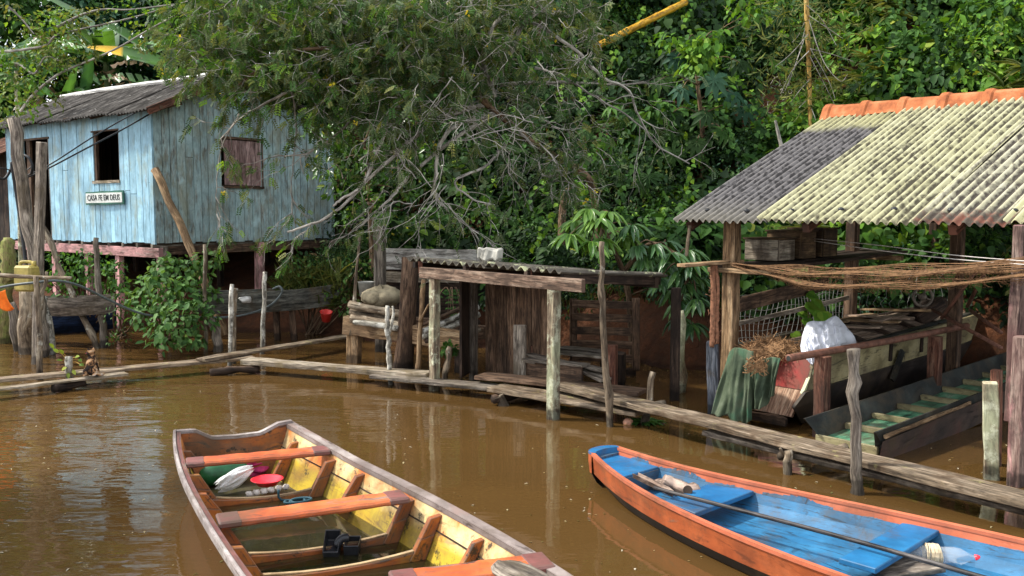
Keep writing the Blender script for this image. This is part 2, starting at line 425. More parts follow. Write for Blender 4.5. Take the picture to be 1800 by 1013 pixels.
# window opening
wn = thing('window', front((win[0]+win[1])/2, win[2]), None, None); wn.parent = house; wn.location = Vector(wn.location)-house.location
def fr_part(name, a, b, w_, t_, mat, par, out=.02, up=-hv):
    m = MB(); m.beam(a, b, w_, t_, up=up); o = m.build(name, mat, None, bevel=.004); o.parent = par
    o.matrix_parent_inverse = Matrix.Translation(-(Vector(par.location)+(Vector(par.parent.location) if par.parent else V(0, 0, 0)))); return o
e = .03
m = MB()
m.beam(front(win[0]-.02, win[2]-.02, .015), front(win[1]+.02, win[2]-.02, .015), .035, .05, up=V(0, 0, 1)); sill = m
o = m.build('sill', M['pale_plank']); o.parent = wn; o.matrix_parent_inverse = Matrix.Translation(-(Vector(wn.location)+Vector(house.location)))
m = MB()
m.beam(front(win[1]-.05, win[2], -.03), front(win[1]-.05, win[3], -.03), .09, .05, up=-hv)
m.beam(front(win[0]+.0, win[2], -.02), front(win[0]+.0, win[3], -.02), .03, .05, up=-hv)
m.beam(front(win[0]-.02, win[3]+.012, .012), front(win[1]+.02, win[3]+.012, .012), .03, .025, up=-hv)
o = m.build('frame', M['brown_wood']); o.parent = wn; o.matrix_parent_inverse = Matrix.Translation(-(Vector(wn.location)+Vector(house.location)))
M['curtain'] = plain('curtain', (.01, .03, .10), .9, .5, 8)
m = MB(); m.grid(lambda i, j: front(win[0]+.05+.028*i, win[2]+.03+(win[3]-win[2]-.1)*j/5, -.22-.02*math.sin(i*1.9)), 10, 6); o = m.build('curtain', M['curtain'], wn, smooth=True)
# doorway with dark door leaf standing ajar
m = MB()
m.beam(front(door[1]-.06, FZ, -.03), front(door[1]-.06, door[3], -.03), .13, .05, up=-hv)
m.beam(front(door[0], FZ, -.02), front(door[0], door[3], -.02), .03, .06, up=-hv)
m.beam(front(door[0]-.05, door[3]+.02, .014), front(door[1]+.05, door[3]+.02, .014), .04, .03, up=-hv)
m.build('door_frame', M['brown_wood'], house)
m = MB()
for k in range(3): m.beam(front(door[0]+.06+k*.11, FZ+.03, -.07-.05*k), front(door[0]+.06+k*.11, FZ+1.05, -.07-.05*k), .1, .03, up=-hv)
m.build('door', M['red_wood'], house)
# shutter
m = MB(); s = shut[0]+.02
while s < shut[1]-.03:
    w_ = min(rr(.1, .15), shut[1]-.02-s); m.beam(gable(s+w_/2, shut[2]+.02, .005), gable(s+w_/2, shut[3]-.02, .005), w_-.008, .025, up=-hu); s += w_
m.build('shutter', M['shutter'], house)
m = MB()
m.beam(gable(shut[0]-.02, shut[2]-.015, .02), gable(shut[1]+.03, shut[2]-.015, .02), .045, .05, up=-hu)
m.beam(gable(shut[0]-.04, shut[3]+.02, .02), gable(shut[1]+.04, shut[3]+.02, .02), .045, .04, up=-hu)
m.beam(gable(shut[1]+.012, shut[2]-.01, .015), gable(shut[1]+.012, shut[3], .015), .025, .03, up=-hu)
m.build('shutter_frame', M['brown_wood'], house)
# roof
t = NT('old_roof_sheet'); uv = t.uv(); ob = t.pos()
g = t.noise(t.mapping(uv, (1.0, 6, 1)), 3, 7, .7)
c = t.ramp(g, [(.36, (.016, .014, .013)), (.48, (.05, .045, .04)), (.58, (.11, .10, .09)), (.68, (.24, .23, .21))])
c = t.mix(t.ramp(t.noise(ob, 14, 3), [(.68, 0.0), (.72, .8)]), c, (.4, .38, .35))
t.pbr(c, .9, t.bump(g, .5, .02), .15); M['old_roof'] = t.mat
def corr_roof(mb, o, eu, ev, L, D, per=.11, amp=.018, th=.012, n=8, rnd=None, nv=7, warp=.012):
    """corrugated sheet from o: L along eu, D up the slope ev"""
    nu = int(L/per*n)+1; nrm = eu.cross(ev).normalized()
    if nrm.z < 0: nrm = -nrm
    ph = random.random()*9
    def mk(off, flip):
        def P(i, j):
            a = L*i/(nu-1); b = D*j/(nv-1)
            k = amp*math.cos(2*math.pi*a/per)+off+warp*math.sin(a*2.1+b*1.3+ph)+warp*.6*math.sin(a*5+ph)
            return o+eu*a+ev*(b+ (.012*math.sin(a*7+ph) if j == 0 else 0))+nrm*k
        return P
    b0 = len(mb.v)
    rn = random.random() if rnd is None else rnd
    uvf = lambda i, j: (D*j/(nv-1), L*i/(nu-1))
    mb.grid(mk(th/2, 0), nu, nv, uvf, rn); mb.grid(mk(-th/2, 1), nu, nv, uvf, rn)
    N = nu*nv
    for i in range(nu-1):
        for j in (0, nv-1):
            a = b0+i*nv+j; q = (a, a+nv, a+nv+N, a+N); mb.face(q if j else q[::-1], [uvf(i, j)]*4, rn)
    for j in range(nv-1):
        for i in (0, nu-1):
            a = b0+i*nv+j; q = (a, a+1, a+1+N, a+N); mb.face(q[::-1] if i else q, [uvf(i, j)]*4, rn)
    return mb
roof = thing('roof', front(LF/2, ZT), None, None); roof.parent = house; roof.location = Vector(roof.location)-house.location
def under(o, par):
    o.parent = par; w_ = Vector(par.location); p = par.parent
    while p: w_ = w_+Vector(p.location); p = p.parent
    o.matrix_parent_inverse = Matrix.Translation(-w_); return o
over = .30; gov = .34
slope = (hv*rt+V(0, 0, ZRW-ZT)).normalized()
k = over/slope.dot(hv)
e0 = front(-gov, ZT+.05)-slope*k
Ls = rt/slope.dot(hv)+k+.02
npan = 5; tot = LF+gov+.5
for i in range(npan):
    mb = MB(); corr_roof(mb, e0+hu*(tot/npan*i)+V(0, 0, .006*(i % 2)), hu, slope, tot/npan+.06, Ls, per=.1, amp=.014); mb.build('roof_sheet', M['old_roof'], roof)
s2 = (hv*(LG-rt)+V(0, 0, ZF-ZRW)).normalized(); L2 = (LG-rt)/s2.dot(hv)+.35
mb = MB(); corr_roof(mb, gable(rt, ZRW+.05, gov), hu, s2, tot, L2, per=.1, amp=.014)
under(mb.build('rear_roof_sheet', M['old_roof'], None), roof)
m = MB(); r0 = gable(rt, ZRW+.085, gov+.02); r1 = gable(rt, ZRW+.085, -LF-.3)
m.tube(smoothpts([r0+V(0, 0, .01), r0+(r1-r0)*.3+V(0, 0, -.01), r0+(r1-r0)*.6+V(0, 0, .012), r1], 6), .05, 8, .15)
M['whitewash'] = plain('whitewash', (.62, .6, .56), .8, .3, 6)
under(m.build('ridge_cap', M['whitewash'], None), roof)
m = MB()
m.beam(gable(-over*.9, ZT-.10-.0, gov-.03), gable(rt, ZRW-.03, gov-.03), .035, .13, up=V(0, 0, 1)); under(m.build('barge_board', M['red_wood'], None, bevel=.005), roof)
m = Each('rafter', M['brown_wood'], roof)
for s in np.linspace(-.25, LF-.1, 7): m.beam(front(s, ZT-.09, over*.8), front(s, ZT+.10, -.4), .05, .07)
m.beam(front(-gov, ZT-.02, .04), front(LF+.3, ZT-.02, .04), .06, .06)
# floor beams and stilts
m = MB(); m.beam(front(-.1, FZ-.17, -.02), front(LF+.05, FZ-.14, -.02), .09, .17); m.build('floor_beam', M['pink_beam'], house, bevel=.006)
m = MB(); m.beam(gable(.15, FZ-.14, -.06), gable(LG, FZ-.13, -.06), .08, .15); m.build('floor_beam', M['brown_wood'], house, bevel=.006)
m = Each('joist', M['grey_wood'], house)
for s in np.linspace(.1, LF-.1, 12): m.beam(front(s, FZ-.045, .03), front(s, FZ-.045, -LG), .06, .07)
def stilt(p, top, w_=.13, mat='pink_beam'):
    gz = min(float(hill_z(p.x, p.y))-.2, -.25)
    m = MB(); m.beam(V(p.x+rr(-.03, .03), p.y, gz), V(p.x, p.y, top), w_, w_*.8, up=hv, seg=4, jit=.004); m.build('stilt', M[mat], house, bevel=.006)
for px, py in ((205, 460), (278, 470), (153, 520), (96, 520), (40, 500)):
    q = front(fp(px, py)[0], 0, -.06); stilt(q, FZ-.2)
stilt(front(-.03, 0, -.12), FZ-.05, .12, 'grey_wood')
for px, py in ((460, 470), (580, 440)): stilt(gable(gp(px, py)[0], 0, -.05), FZ-.04, .16)
for t_ in (1.2, 2.4, 3.6):
    for s in (1.6, 3.2, 4.7): stilt(front(s, 0, -t_), FZ-.2, .12, 'dark_wood')
# sign
def sq(px, py, out=.05): s, z = fp(px, py); return front(s, z, out)
a, b = sq(156, 349), sq(222, 347)
sign = thing('wall_sign', (a+b)/2, 'small white wooden name sign with worn green edge reading CASA FE EM DEUS', 'sign')
M['sign_green'] = plain('sign_green', (.03, .13, .09), .6, .5, 40); M['sign_white'] = plain('sign_white', (.62, .64, .6), .6, .25, 30)
M['sign_black'] = plain('sign_black', (.035, .045, .045), .7, .6, 60)
ax = (b-a).normalized(); ay = V(0, 0, 1)-ax*ax.z; ay.normalize()
hgt_ = (sq(190, 336)-sq(190, 359)).length; ln = (b-a).length
m = MB(); m.beam(a, b, hgt_, .025, up=-hv, seg=9, jit=.008); m.build('board', M['sign_green'], sign)
m = MB(); m.beam(a+ax*.03-hv*.014, b-ax*.03-hv*.014, hgt_-.06, .012, up=-hv, seg=4, jit=.0015); m.build('panel', M['sign_white'], sign)
fc = bpy.data.curves.new('lettering', 'FONT'); fc.body = 'CASA FE EM DEUS'; fc.align_x = 'CENTER'; fc.align_y = 'CENTER'
fc.size = .135; fc.extrude = .002; fc.offset = .0005; fc.space_character = 1.06; fc.materials.append(M['sign_black'])
fo = bpy.data.objects.new('lettering', fc); COL.objects.link(fo); fo.parent = sign
xx = -ax if ax.dot(V(1, 0, 0)) < 0 else ax
_me = bpy.data.meshes.new_from_object(fo); _o = bpy.data.objects.new('lettering', _me); COL.objects.link(_o); bpy.data.objects.remove(fo); fo = _o; fo.name = 'lettering'; fo.parent = sign
zz = -hv; yy = zz.cross(xx).normalized()
mat4 = Matrix((xx, yy, zz)).transposed().to_4x4()
fo.matrix_local = Matrix.Translation((a+b)/2-Vector(sign.location)-hv*.0255) @ mat4 @ Matrix.Diagonal((.98, 1.08, 1, 1))

# neighbouring dark shack at the picture's edge
sh = thing('dark_shack', V(-11.2, 18.6, 0), 'dark unpainted shack with a low rusty brown roof beside the blue house', 'shack')
m = MB()
o0 = front(LF+.35, FZ, -.2); k = 0.0
while k < 2.6: m.beam(o0+hu*k+V(0, 0, -.1), o0+hu*k+V(0, 0, 1.75), .2, .03, up=-hv); k += .21
m.build('wall', M['dark_wood'], sh)
m = MB(); sv = (hv+V(0, 0, .42)).normalized()
corr_roof(m, o0-hv*.5-hu*.1+V(0, 0, 1.62), hu, sv, 2.8, 2.2, per=.14); m.build('roof', M['red_wood'], sh)
m = Each('stilt', M['dark_wood'], sh)
for k in (.1, 1.3, 2.5): m.beam(o0+hu*k+V(0, 0, -2.2), o0+hu*k, .14, .14)
# ------------------------------------------------------------------ poles, stakes, planks
def stick(name, pts, rads, mat, label, cat='stake', group=None, irr=.1, n=8, fork=None, knots=True):
    P = smoothpts(pts, 5) if len(pts) > 2 else [Vector(pts[0]).lerp(Vector(pts[1]), k/6) for k in range(7)]
    if not hasattr(rads, '__len__'): rads = (rads, rads*.8)
    rs = [rads[0]+(rads[-1]-rads[0])*k/(len(P)-1) for k in range(len(P))]
    if knots: rs = [r*(1+(.28 if random.random() < .16 else 0)) for r in rs]
    wv = rads[0]*.35
    P = [p+V(rr(-wv, wv), rr(-wv, wv), 0) if 0 < i < len(P)-1 else p for i, p in enumerate(P)]
    m = MB(); m.tube(P, rs, n, irr)
    for fk in (fork or []):
        FP = smoothpts(fk[0], 4); m.tube(FP, [fk[1]*(1-.4*k/(len(FP)-1)) for k in range(len(FP))], 6, irr)
    o = m.build(name, M[mat], None, smooth=True, origin=P[0]); return tag(o, label, cat, group)
def up(px, base, top, Y=None, zb=-.5):
    """stake whose waterline is at (px, base) and whose tip is at top=(px,py)"""
    b = G(px, base); return b, W(top[0], top[1], b.y)
def water_stake(name, wl, top, r, mat, label, group=None, r1=None, mids=(), **kw):
    b, tp = up(wl[0], wl[1], top); d = (tp-b); bot = b-d.normalized()*.35
    pts = [bot, b]+[W(mx_, my_, b.y) for mx_, my_ in mids]+[tp]
    return stick(name, pts, (r, r1 or r*.8), mat, label, 'stake', group, **kw)
def post(name, wl, top, w_, mat, label, group=None, cat='post', d=None, seg=6):
    b, tp = up(wl[0], wl[1], top); dd = (tp-b).normalized()
    m = MB(); m.beam(b-dd*.4, tp, w_, d or w_, up=(.45, 1, 0), seg=seg, jit=w_*.05)
    o = m.build(name, M[mat], None, bevel=.008, origin=b); return tag(o, label, cat, group)
GS = 'stakes and posts standing in the water'
water_stake('leaning_post', (73, 628), (24, 208), .095, 'grey_wood', 'tall cracked grey post leaning left in front of the blue doorway', GS, .09, mids=((70, 560), (52, 400)), n=7)
post('squared_post', (64, 640), (73, 250), .105, 'grey_wood', 'squared rough post crossing the tall leaning post before the doorway', GS)
b = G(170, 612); stick('leaning_pole', [b-V(0, 0, .3), b, W(135, 535, b.y+.2), W(88, 430, b.y+.5), W(64, 362, b.y+.7)], (.055, .04), 'bark_stick', 'slanting bare pole from the doorway posts down to behind the cat', 'pole')
water_stake('forked_pole', (72, 668), (63, 486), .045, 'bark_stick', 'thin forked pole holding the horizontal rail', GS, .035, fork=[([W(71, 545, 11.9), W(74, 515, 11.9), W(80, 500, 11.9), W(82, 478, 11.9)], .035)])
water_stake('old_stake', (35, 617), (17, 533), .085, 'grey_wood', 'short tilted grey stump under the rail beside the orange cloth', GS, .075)
water_stake('old_stake', (50, 622), (52, 500), .13, 'bark_stick', 'thick rough trunk stump beneath the yellow jerrycan', GS, .11)
water_stake('old_stake', (89, 624), (76, 520), .095, 'birch_stick', 'pale whitish stump right of the leaning posts', GS, .075)
water_stake('old_stake', (181, 610), (169, 418), .075, 'grey_wood', 'straight grey post in front of the pink beam left of the big bush', GS, .04, mids=((179, 560), (174, 500)))
a, b_ = W(-30, 482, 11.9), W(126, 489, 11.8)
stick('rail_pole', [a, W(50, 487, 11.85), b_], (.03, .022), 'bark_stick', 'dark horizontal rail pole lying across the forked pole', 'rail')
# jerrycan, cloth
M['jerry_yellow'] = plain('jerry_yellow', (.34, .27, .07), .6, .45, 9)
jc = W(47, 487, 12.6); jt = thing('jerrycan', jc, 'faded yellow plastic jerrycan hanging between the leaning posts', 'jerrycan')
m = MB(); m.beam(jc-V(.0, 0, .2), jc+V(0, 0, .16), .30, .2, up=(.3, 1, 0), seg=3, jit=.008); m.build('body', M['jerry_yellow'], jt, bevel=.03)
m = MB(); m.tube(smoothpts([jc+V(-.08, 0, .16), jc+V(-.07, 0, .205), jc+V(.07, 0, .205), jc+V(.09, 0, .16)], 4), .022, 6); m.tube([jc+V(.11, 0, .15), jc+V(.11, 0, .22)], .03, 8); m.build('handle', M['jerry_yellow'], jt, smooth=True)
M['orange_cloth'] = plain('orange_cloth', (.85, .17, .01), .8, .2, 14)
m = MB(); q = W(-8, 512, 11.6)
m.grid(lambda i, j: q+V(-.25+.028*i+.01*j*(j*.2), .03*math.sin(i*1.1+j*.3), -.03*j-.02*math.sin(i*.8)), 14, 9)
tag(m.build('orange_cloth', M['orange_cloth'], None, smooth=True, solid=.006, origin=q), 'bright orange cloth hanging below the rail pole', 'cloth')
m = MB(); q = G(9, 566); q = W(8, 480, 15.2)
m.tube(smoothpts([V(q.x-.1, q.y, -.3), V(q.x-.05, q.y, .8), q+V(.05, 0, 0), W(13, 418, 15.2)], 6), [.16, .17, .15, .19, .16, .17, .13, .16, .17, .12, .14, .16, .11, .13, .10, .12, .09, .10, .05], 9, .3)
M['moss_wood'] = wood('moss_wood', (.10, .08, .03), (.24, .2, .08), (.34, .29, .14), lichen=(.2, .22, .06), lichen_at=.5)
tag(m.build('tree_stump', M['moss_wood'], None, smooth=True, origin=q), 'mossy yellowish broken tree stump at the house corner', 'stump')
# cables and hose
M['cable'] = plain('cable', (.016, .017, .019), .5, .2); M['hose'] = plain('hose', (.10, .12, .12), .5, .3)
def cable(name, pts, r, mat, label, cat, grp=None):
    P = smoothpts(pts, 8); m = MB(); m.tube(P, r, 6); return tag(m.build(name, M[mat], None, smooth=True, origin=P[0]), label, cat, grp)
cable('power_cable', [W(38, 313, 14.2), W(90, 288, 14.4), W(160, 243, 14.9), W(220, 208, 15.35), front(.25, ZT-.05, .06)+V(0, 0, .02)], .011, 'cable', 'upper black cable running from the leaning post to the eave', 'cable')
cable('power_cable', [W(38, 316, 14.2), W(85, 296, 14.4), W(150, 262, 14.8), W(215, 228, 15.3), front(.02, ZT-.12, .05)], .013, 'cable', 'lower black cable running from the leaning post to the wall corner', 'cable')
cable('power_cable', [W(-30, 302, 13.8), W(5, 296, 13.9), W(34, 305, 14.2), W(60, 290, 14.3)], .009, 'cable', 'thin cable coming in from the left to the leaning post', 'cable')
cable('hose', [W(-20, 303, 13.9), W(5, 315, 14), W(18, 300, 14.1), W(24, 282, 14.15), W(35, 273, 14.05), W(50, 277, 14.0), W(57, 292, 14.0), W(55, 306, 14.05)], .022, 'cable', 'thick black hose looped over the leaning post', 'hose')
cable('hose', [W(20, 285, 14.0), W(30, 350, 14.05), W(40, 420, 14.0), W(50, 500, 13.9)], .026, 'cable', 'black hose running down along the leaning post', 'hose')
cable('hose', [W(-30, 512, 11.9), W(20, 502, 12), W(62, 497, 12.0), W(100, 494, 12.2), W(140, 503, 12.6), W(190, 527, 13.2), W(235, 547, 13.6), W(275, 556, 13.9), W(330, 557, 14.3), W(395, 558, 14.6), W(440, 551, 14.9), W(475, 537, 14.6), W(495, 516, 14.5), W(492, 504, 14.5), W(480, 508, 14.6)], .018, 'hose', 'long grey hose sagging from the rail pole across the bush to the birch stake', 'hose')
# slanted timber and slender sticks by the bush
b = G(392, 605); stick('slanting_timber', [W(397, 590, b.y+.3), W(345, 460, b.y+.5), W(272, 298, b.y+.8)], (.065, .075), 'tan_wood', 'long brown timber slanting up in front of the house corner', 'pole', knots=False)
water_stake('slim_stake', (362, 618), (360, 430), .042, 'bark_stick', 'tall thin stake standing in the big bush', GS, .028)
water_stake('slim_stake', (461, 622), (466, 478), .038, 'birch_stick', 'white mottled birch stake where the dark plank meets the pale plank', GS, .035)
water_stake('slim_stake', (403, 643), (408, 500), .034, 'birch_stick', 'whitish stake of the twin pair tied beside the walkway end', GS, .03)
water_stake('slim_stake', (411, 640), (412, 507), .034, 'bark_stick', 'yellow brown stake of the twin pair beside the walkway end', GS, .038)
water_stake('old_stake', (383, 618), (374, 560), .09, 'grey_wood', 'short dark stump behind the twin stakes', GS, .07)
m = MB(); q = G(407, 652, .06)
m.tube(smoothpts([q+V(-.28, -.02, -.02), q+V(-.1, 0, 0), q+V(.1, .05, .01), q+V(.35, .1, 0)], 4), [.05, .06, .05, .055, .05, .06, .05, .05, .045, .05, .05, .05, .04], 8, .15)
tag(m.build('cross_log', M['brown_wood'], None, smooth=True, origin=q), 'short log lashed crosswise below the twin stakes', 'log')
# old canoes behind
def simple_canoe(name, A, B, w_, h_, mat, label, inner=None, tipr=.25, rise=.12):
    A = Vector(A); B = Vector(B); d = (B-A); L_ = d.length; d.normalize(); sd_ = d.cross(V(0, 0, 1)).normalized()
    N = 15; m = MB()
    def st(i):
        k = i/(N-1); f = max(.08, min(1, math.sin(math.pi*min(max(k, .02), .98))**.55)); return k, f
    prof = [(-1, 1), (-.93, .5), (-.62, 0.0), (.62, 0), (.93, .5), (1, 1), (.9, 1), (.82, .55), (.5, .12), (-.5, .12), (-.82, .55), (-.9, 1)]
    def P(i, j):
        k, f = st(i); a, hh = prof[j % 12]
        z = hh*h_+rise*(2*k-1)**2*(1 if hh > .3 else .8)
        return A+d*(L_*k)+sd_*(a*f*w_/2)+V(0, 0, z)
    m.grid(P, N, 13, lambda i, j: (L_*i/(N-1), j*.12), random.random())
    o = m.build(name, M[mat], None, origin=(A+B)/2); return tag(o, label, 'canoe')
M['canoe_old'] = wood('canoe_old', (.035, .035, .03), (.10, .10, .085), (.19, .19, .16), stain=(.07, .05, .03), wet=False)
simple_canoe('old_canoe', W(345, 556, 14.9), W(600, 538, 15.9), .62, .36, 'canoe_old', 'weathered dark grey canoe resting on stakes below the house', rise=.05)
simple_canoe('old_canoe', W(70, 556, 14.9), W(200, 552, 14.7), .5, .30, 'grey_wood', 'old brown canoe overgrown with plants beneath the pink beam', rise=.03)
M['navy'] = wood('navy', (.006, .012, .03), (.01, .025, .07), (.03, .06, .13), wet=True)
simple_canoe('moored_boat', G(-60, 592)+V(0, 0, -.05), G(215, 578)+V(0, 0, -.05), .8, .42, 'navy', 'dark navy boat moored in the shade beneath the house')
for wl, tp, nm in (((489, 602), (485, 548), 'left'), ((519, 600), (513, 548), 'right')):
    b = W(wl[0], wl[1], 15.5); t_ = W(tp[0], tp[1]-10, 15.5)
    m = MB(); m.beam(V(b.x, b.y, min(b.z, 0)-.2), t_, .09, .07, up=(0, 1, 0), seg=3, jit=.006)
    tag(m.build('canoe_prop', M['brown_wood'], None, origin=b), nm+' timber prop under the weathered dark canoe', 'prop')
M['red_plastic'] = plain('red_plastic', (.6, .04, .03), .35, .15); M['grey_plastic'] = plain('grey_plastic', (.3, .3, .27), .5, .3)
q = W(573, 556, 15.3); gz = float(hill_z(q.x, q.y)); m = MB(); m.lathe([(0, 0), (.07, 0), (.10, .16), (.11, .17), (.095, .165), (.065, .01), (0, .01)], q-V(0, 0, .08), (0.1, -.3, 1), 16)
tag(m.build('red_bucket', M['red_plastic'], None, smooth=True, origin=q), 'small red plastic bucket on the earth bank under the canoe end', 'bucket')
m = MB(); q = W(432, 527, 14.9)
m.blob(q, (.10, .08, .05), 12, 8, .3); tag(m.build('plastic_scrap', M['white_cloth'] if 'white_cloth' in M else M['whitewash'], None, smooth=True, origin=q), 'pale plastic scrap lying on the weathered canoe rim', 'scrap')

# walkway planks
GP = 'walkway planks along the shore'
def plank(name, a, b, w_, t_, mat, label, za=.14, zb=.14, seg=10, bow=0.0, grp=GP):
    A = G(a[0], a[1], za); B = G(b[0], b[1], zb)
    m = MB(); m.beam(A, B, w_, t_, seg=seg, jit=.006, bow=bow); o = m.build(name, M[mat], None, bevel=.006, origin=A); return tag(o, label, 'plank', grp)
plank('walkway_plank', (-70, 674), (445, 628), .24, .04, 'plank', 'long weathered plank behind the cat reaching the twin stakes', .16, .15)
plank('walkway_plank', (-70, 692), (222, 657), .16, .03, 'pale_plank', 'short lower plank that the cat sits on', .12, .12)
plank('walkway_plank', (352, 633), (618, 590), .2, .04, 'plank', 'dark plank running from the twin stakes back to the firewood rack', .2, .2)
plank('walkway_plank', (432, 634), (756, 660), .24, .07, 'pale_plank', 'thick pale plank between the twin stakes and the slab trunk', .16, .16)
plank('walkway_plank', (660, 660), (893, 684), .26, .045, 'grey_wood', 'grey plank in front of the small shed', .12, .13)
plank('walkway_plank', (845, 660), (1130, 690), .3, .05, 'brown_wood', 'brown plank under the roof of the small shed', .22, .22)
plank('walkway_plank', (872, 681), (1132, 724), .34, .05, 'plank', 'wide broken plank behind the right shed post', .15, .14)
plank('walkway_plank', (985, 677), (1860, 893), .28, .055, 'plank', 'very long plank from the small shed to the boat shelter', .24, .20, 22)
plank('walkway_plank', (1245, 759), (1860, 909), .2, .045, 'grey_wood', 'lower plank doubled beneath the very long plank', .12, .10, 16)
def log(pts, r, label, mat='brown_wood', name='cross_log'):
    P = smoothpts(pts, 4); m = MB(); m.tube(P, [r*rr(.85, 1.2) for _ in P], 8, .12); return tag(m.build(name, M[mat], None, smooth=True, origin=P[0]), label, 'log')
q = G(885, 697, .08)
log([q+V(-.1, -.15, 0), q+V(0, 0, -.02), q+V(.25, .25, 0), q+V(.5, .55, 0)], .05, 'gnarled cross log under the grey plank of the small shed')
q2 = q+V(-.05, -.12, 0)
log([q2+V(0, 0, .03), q2+V(.05, 0, -.08), q2+V(.06, 0, -.3)], .06, 'knotted branch stump below the grey plank', 'bark_stick', 'stump')
q = G(1060, 716, .10)
log([q, q+V(.2, .03, .01), q+V(.42, .12, -.01), q+V(.7, .18, .0)], .038, 'thin branch lashed to the tall stick and carrying the plank end', 'bark_stick')
q = G(1385, 803, .11)
log([q+V(-.08, -.02, .01), q+V(.1, .05, 0), q+V(.3, .1, -.01), q+V(.6, .3, 0)], .035, 'pale cross branch under the long plank', 'bark_stick')
water_stake('forked_stake', (1385, 833), (1386, 792), .04, 'bark_stick', 'short forked stake holding the pale cross branch', GS, .035, fork=[([W(1386, 800, 7.55), W(1377, 797, 7.55), W(1371, 788, 7.55)], .018)])
water_stake('mooring_stake', (1509, 868), (1500, 614), .045, 'grey_wood', 'thick smooth stake beside the long plank before the green boat', GS, .038, mids=((1507, 800), (1499, 690)), n=10)
water_stake('mooring_stake', (1134, 744), (1148, 654), .04, 'bark_stick', 'short tilted stick with floating weed around its foot', GS, .032)
water_stake('slim_stake', (1071, 750), (1058, 425), .042, 'bark_stick', 'tall straight stick with its top in the mango leaves', GS, .026, mids=((1063, 600), (1058, 500)))
water_stake('slim_stake', (687, 676), (682, 538), .035, 'birch_stick', 'gnarled forked stick in front of the firewood rack', GS, .028, mids=((684, 620), (681, 580)), fork=[([W(683, 588, 11.6), W(688, 570, 11.6), W(692, 550, 11.6), W(690, 538, 11.6)], .026)])
water_stake('slim_stake', (733, 662), (745, 492), .04, 'tan_wood', 'yellow brown stick between the slab trunk and the shed post', GS, .03, fork=[([W(738, 565, 12.0), W(746, 550, 11.9), W(754, 535, 11.8)], .02)])
water_stake('slim_stake', (783, 668), (791, 610), .045, 'bark_stick', 'short leafy stub behind the left shed post', GS, .035)
water_stake('old_stake', (1193, 690), (1190, 548), .095, 'lichen_post', 'dark wet post below the drooping mango leaves', GS, .08)
# plant-sprouting stump with the cat's plank
water_stake('sprouting_stake', (124, 680), (122, 627), .05, 'birch_stick', 'whitish sprouting stake beside the cat', GS, .048)
log([G(95, 683, .06), G(125, 678, .05), G(150, 672, .08)], .05, 'wet knotted log under the sprouting stake')
# float and weed
M['coconut'] = plain('coconut', (.5, .25, .16), .5, .3, 20)
q = G(1104, 746); m = MB(); m.blob(q+V(0, 0, .02), (.055, .05, .045), 14, 10); tag(m.build('floating_fruit', M['coconut'], None, smooth=True, origin=q), 'small pinkish fruit floating beside the tilted stick', 'fruit')
# ------------------------------------------------------------------ firewood rack
rk = thing('firewood_rack', G(700, 640), 'rough timber rack loaded with firewood between the leaning slab and the bank', 'rack')
A = W(606, 571, 13.1); B = W(823, 600, 12.2)
m = MB(); m.beam(A, B, .12, .26, seg=8, jit=.01); m.build('beam', M['tan_wood'], rk, bevel=.01)
m = MB(); m.beam(A+V(.15, .9, 0), B+V(.2, .9, 0), .12, .2, seg=6, jit=.01); m.build('beam', M['brown_wood'], rk, bevel=.01)
for wl, tp, w_, mt in (((619, 638), (624, 556), .19, 'tan_wood'), ((700, 640), (706, 590), .12, 'brown_wood'), ((805, 655), (806, 600), .1, 'dark_wood')):
    b, t_ = up(wl[0], wl[1], tp); m = MB(); m.beam(b-V(0, 0, .4), t_, w_, w_*.7, up=(.3, 1, 0), seg=4, jit=.01); m.build('leg', M[mt], rk, bevel=.012)
GL = 'firewood stacked on the rack'
fl = [((614, 535), (715, 553), .055, 12.9), ((616, 549), (712, 562), .06, 13.0), ((618, 560), (716, 574), .065, 12.8), ((624, 543), (716, 566), .05, 13.3), ((640, 553), (720, 560), .05, 13.5), ((622, 566), (700, 578), .04, 12.75)]
lab = ['grey firewood log topmost at the left of the rack', 'pale firewood log below the topmost log', 'thick tan firewood log lying along the rack beam', 'thin log in the second row of the firewood', 'log at the back of the firewood beside the sack', 'split stick in front at the bottom of the firewood']
for (p, q, r, Y), lb in zip(fl, lab):
    a_ = W(p[0], p[1], Y); b_ = W(q[0], q[1], Y-.25); m = MB()
    P = smoothpts([a_, a_.lerp(b_, .4)+V(0, 0, rr(-.02, .02)), b_], 5); m.tube(P, [r*rr(.9, 1.12) for _ in P], 9, .06)
    tag(m.build('firewood_log', M[random.choice(['bark_stick', 'tan_wood', 'birch_stick'])], None, smooth=True, origin=a_), lb, 'log', GL)
lab = ['uppermost slanting pole leaning toward the shed', 'pale slanting pole second from the top', 'whitish slanting pole in the middle of the bundle', 'dark slanting pole low in the bundle', 'short grey stick at the bottom of the slanting bundle']
for k, (p, q, r) in enumerate((((735, 575), (838, 528), .03), ((740, 585), (840, 540), .045), ((742, 592), (842, 553), .045), ((748, 600), (842, 566), .035), ((786, 594), (842, 580), .045))):
    a_ = W(p[0], p[1], 12.3); b_ = W(q[0], q[1], 12.9); P = smoothpts([a_, a_.lerp(b_, .5)+V(0, 0, rr(-.02, .02)), b_], 5); m = MB(); m.tube(P, [r*rr(.9, 1.1) for _ in P], 8, .06)
    tag(m.build('firewood_pole', M[['brown_wood', 'birch_stick', 'birch_stick', 'dark_wood', 'bark_stick'][k]], None, smooth=True, origin=a_), lab[k], 'log', GL)
M['sack'] = plain('sack', (.30, .25, .16), .9, .6, 7, bump=1.0)
q = W(673, 522, 13.2); m = MB(); m.blob(q, (.30, .22, .155), 26, 16, .13); m.blob(q+V(-.12, -.12, .0), (.16, .12, .11), 12, 8, .18)
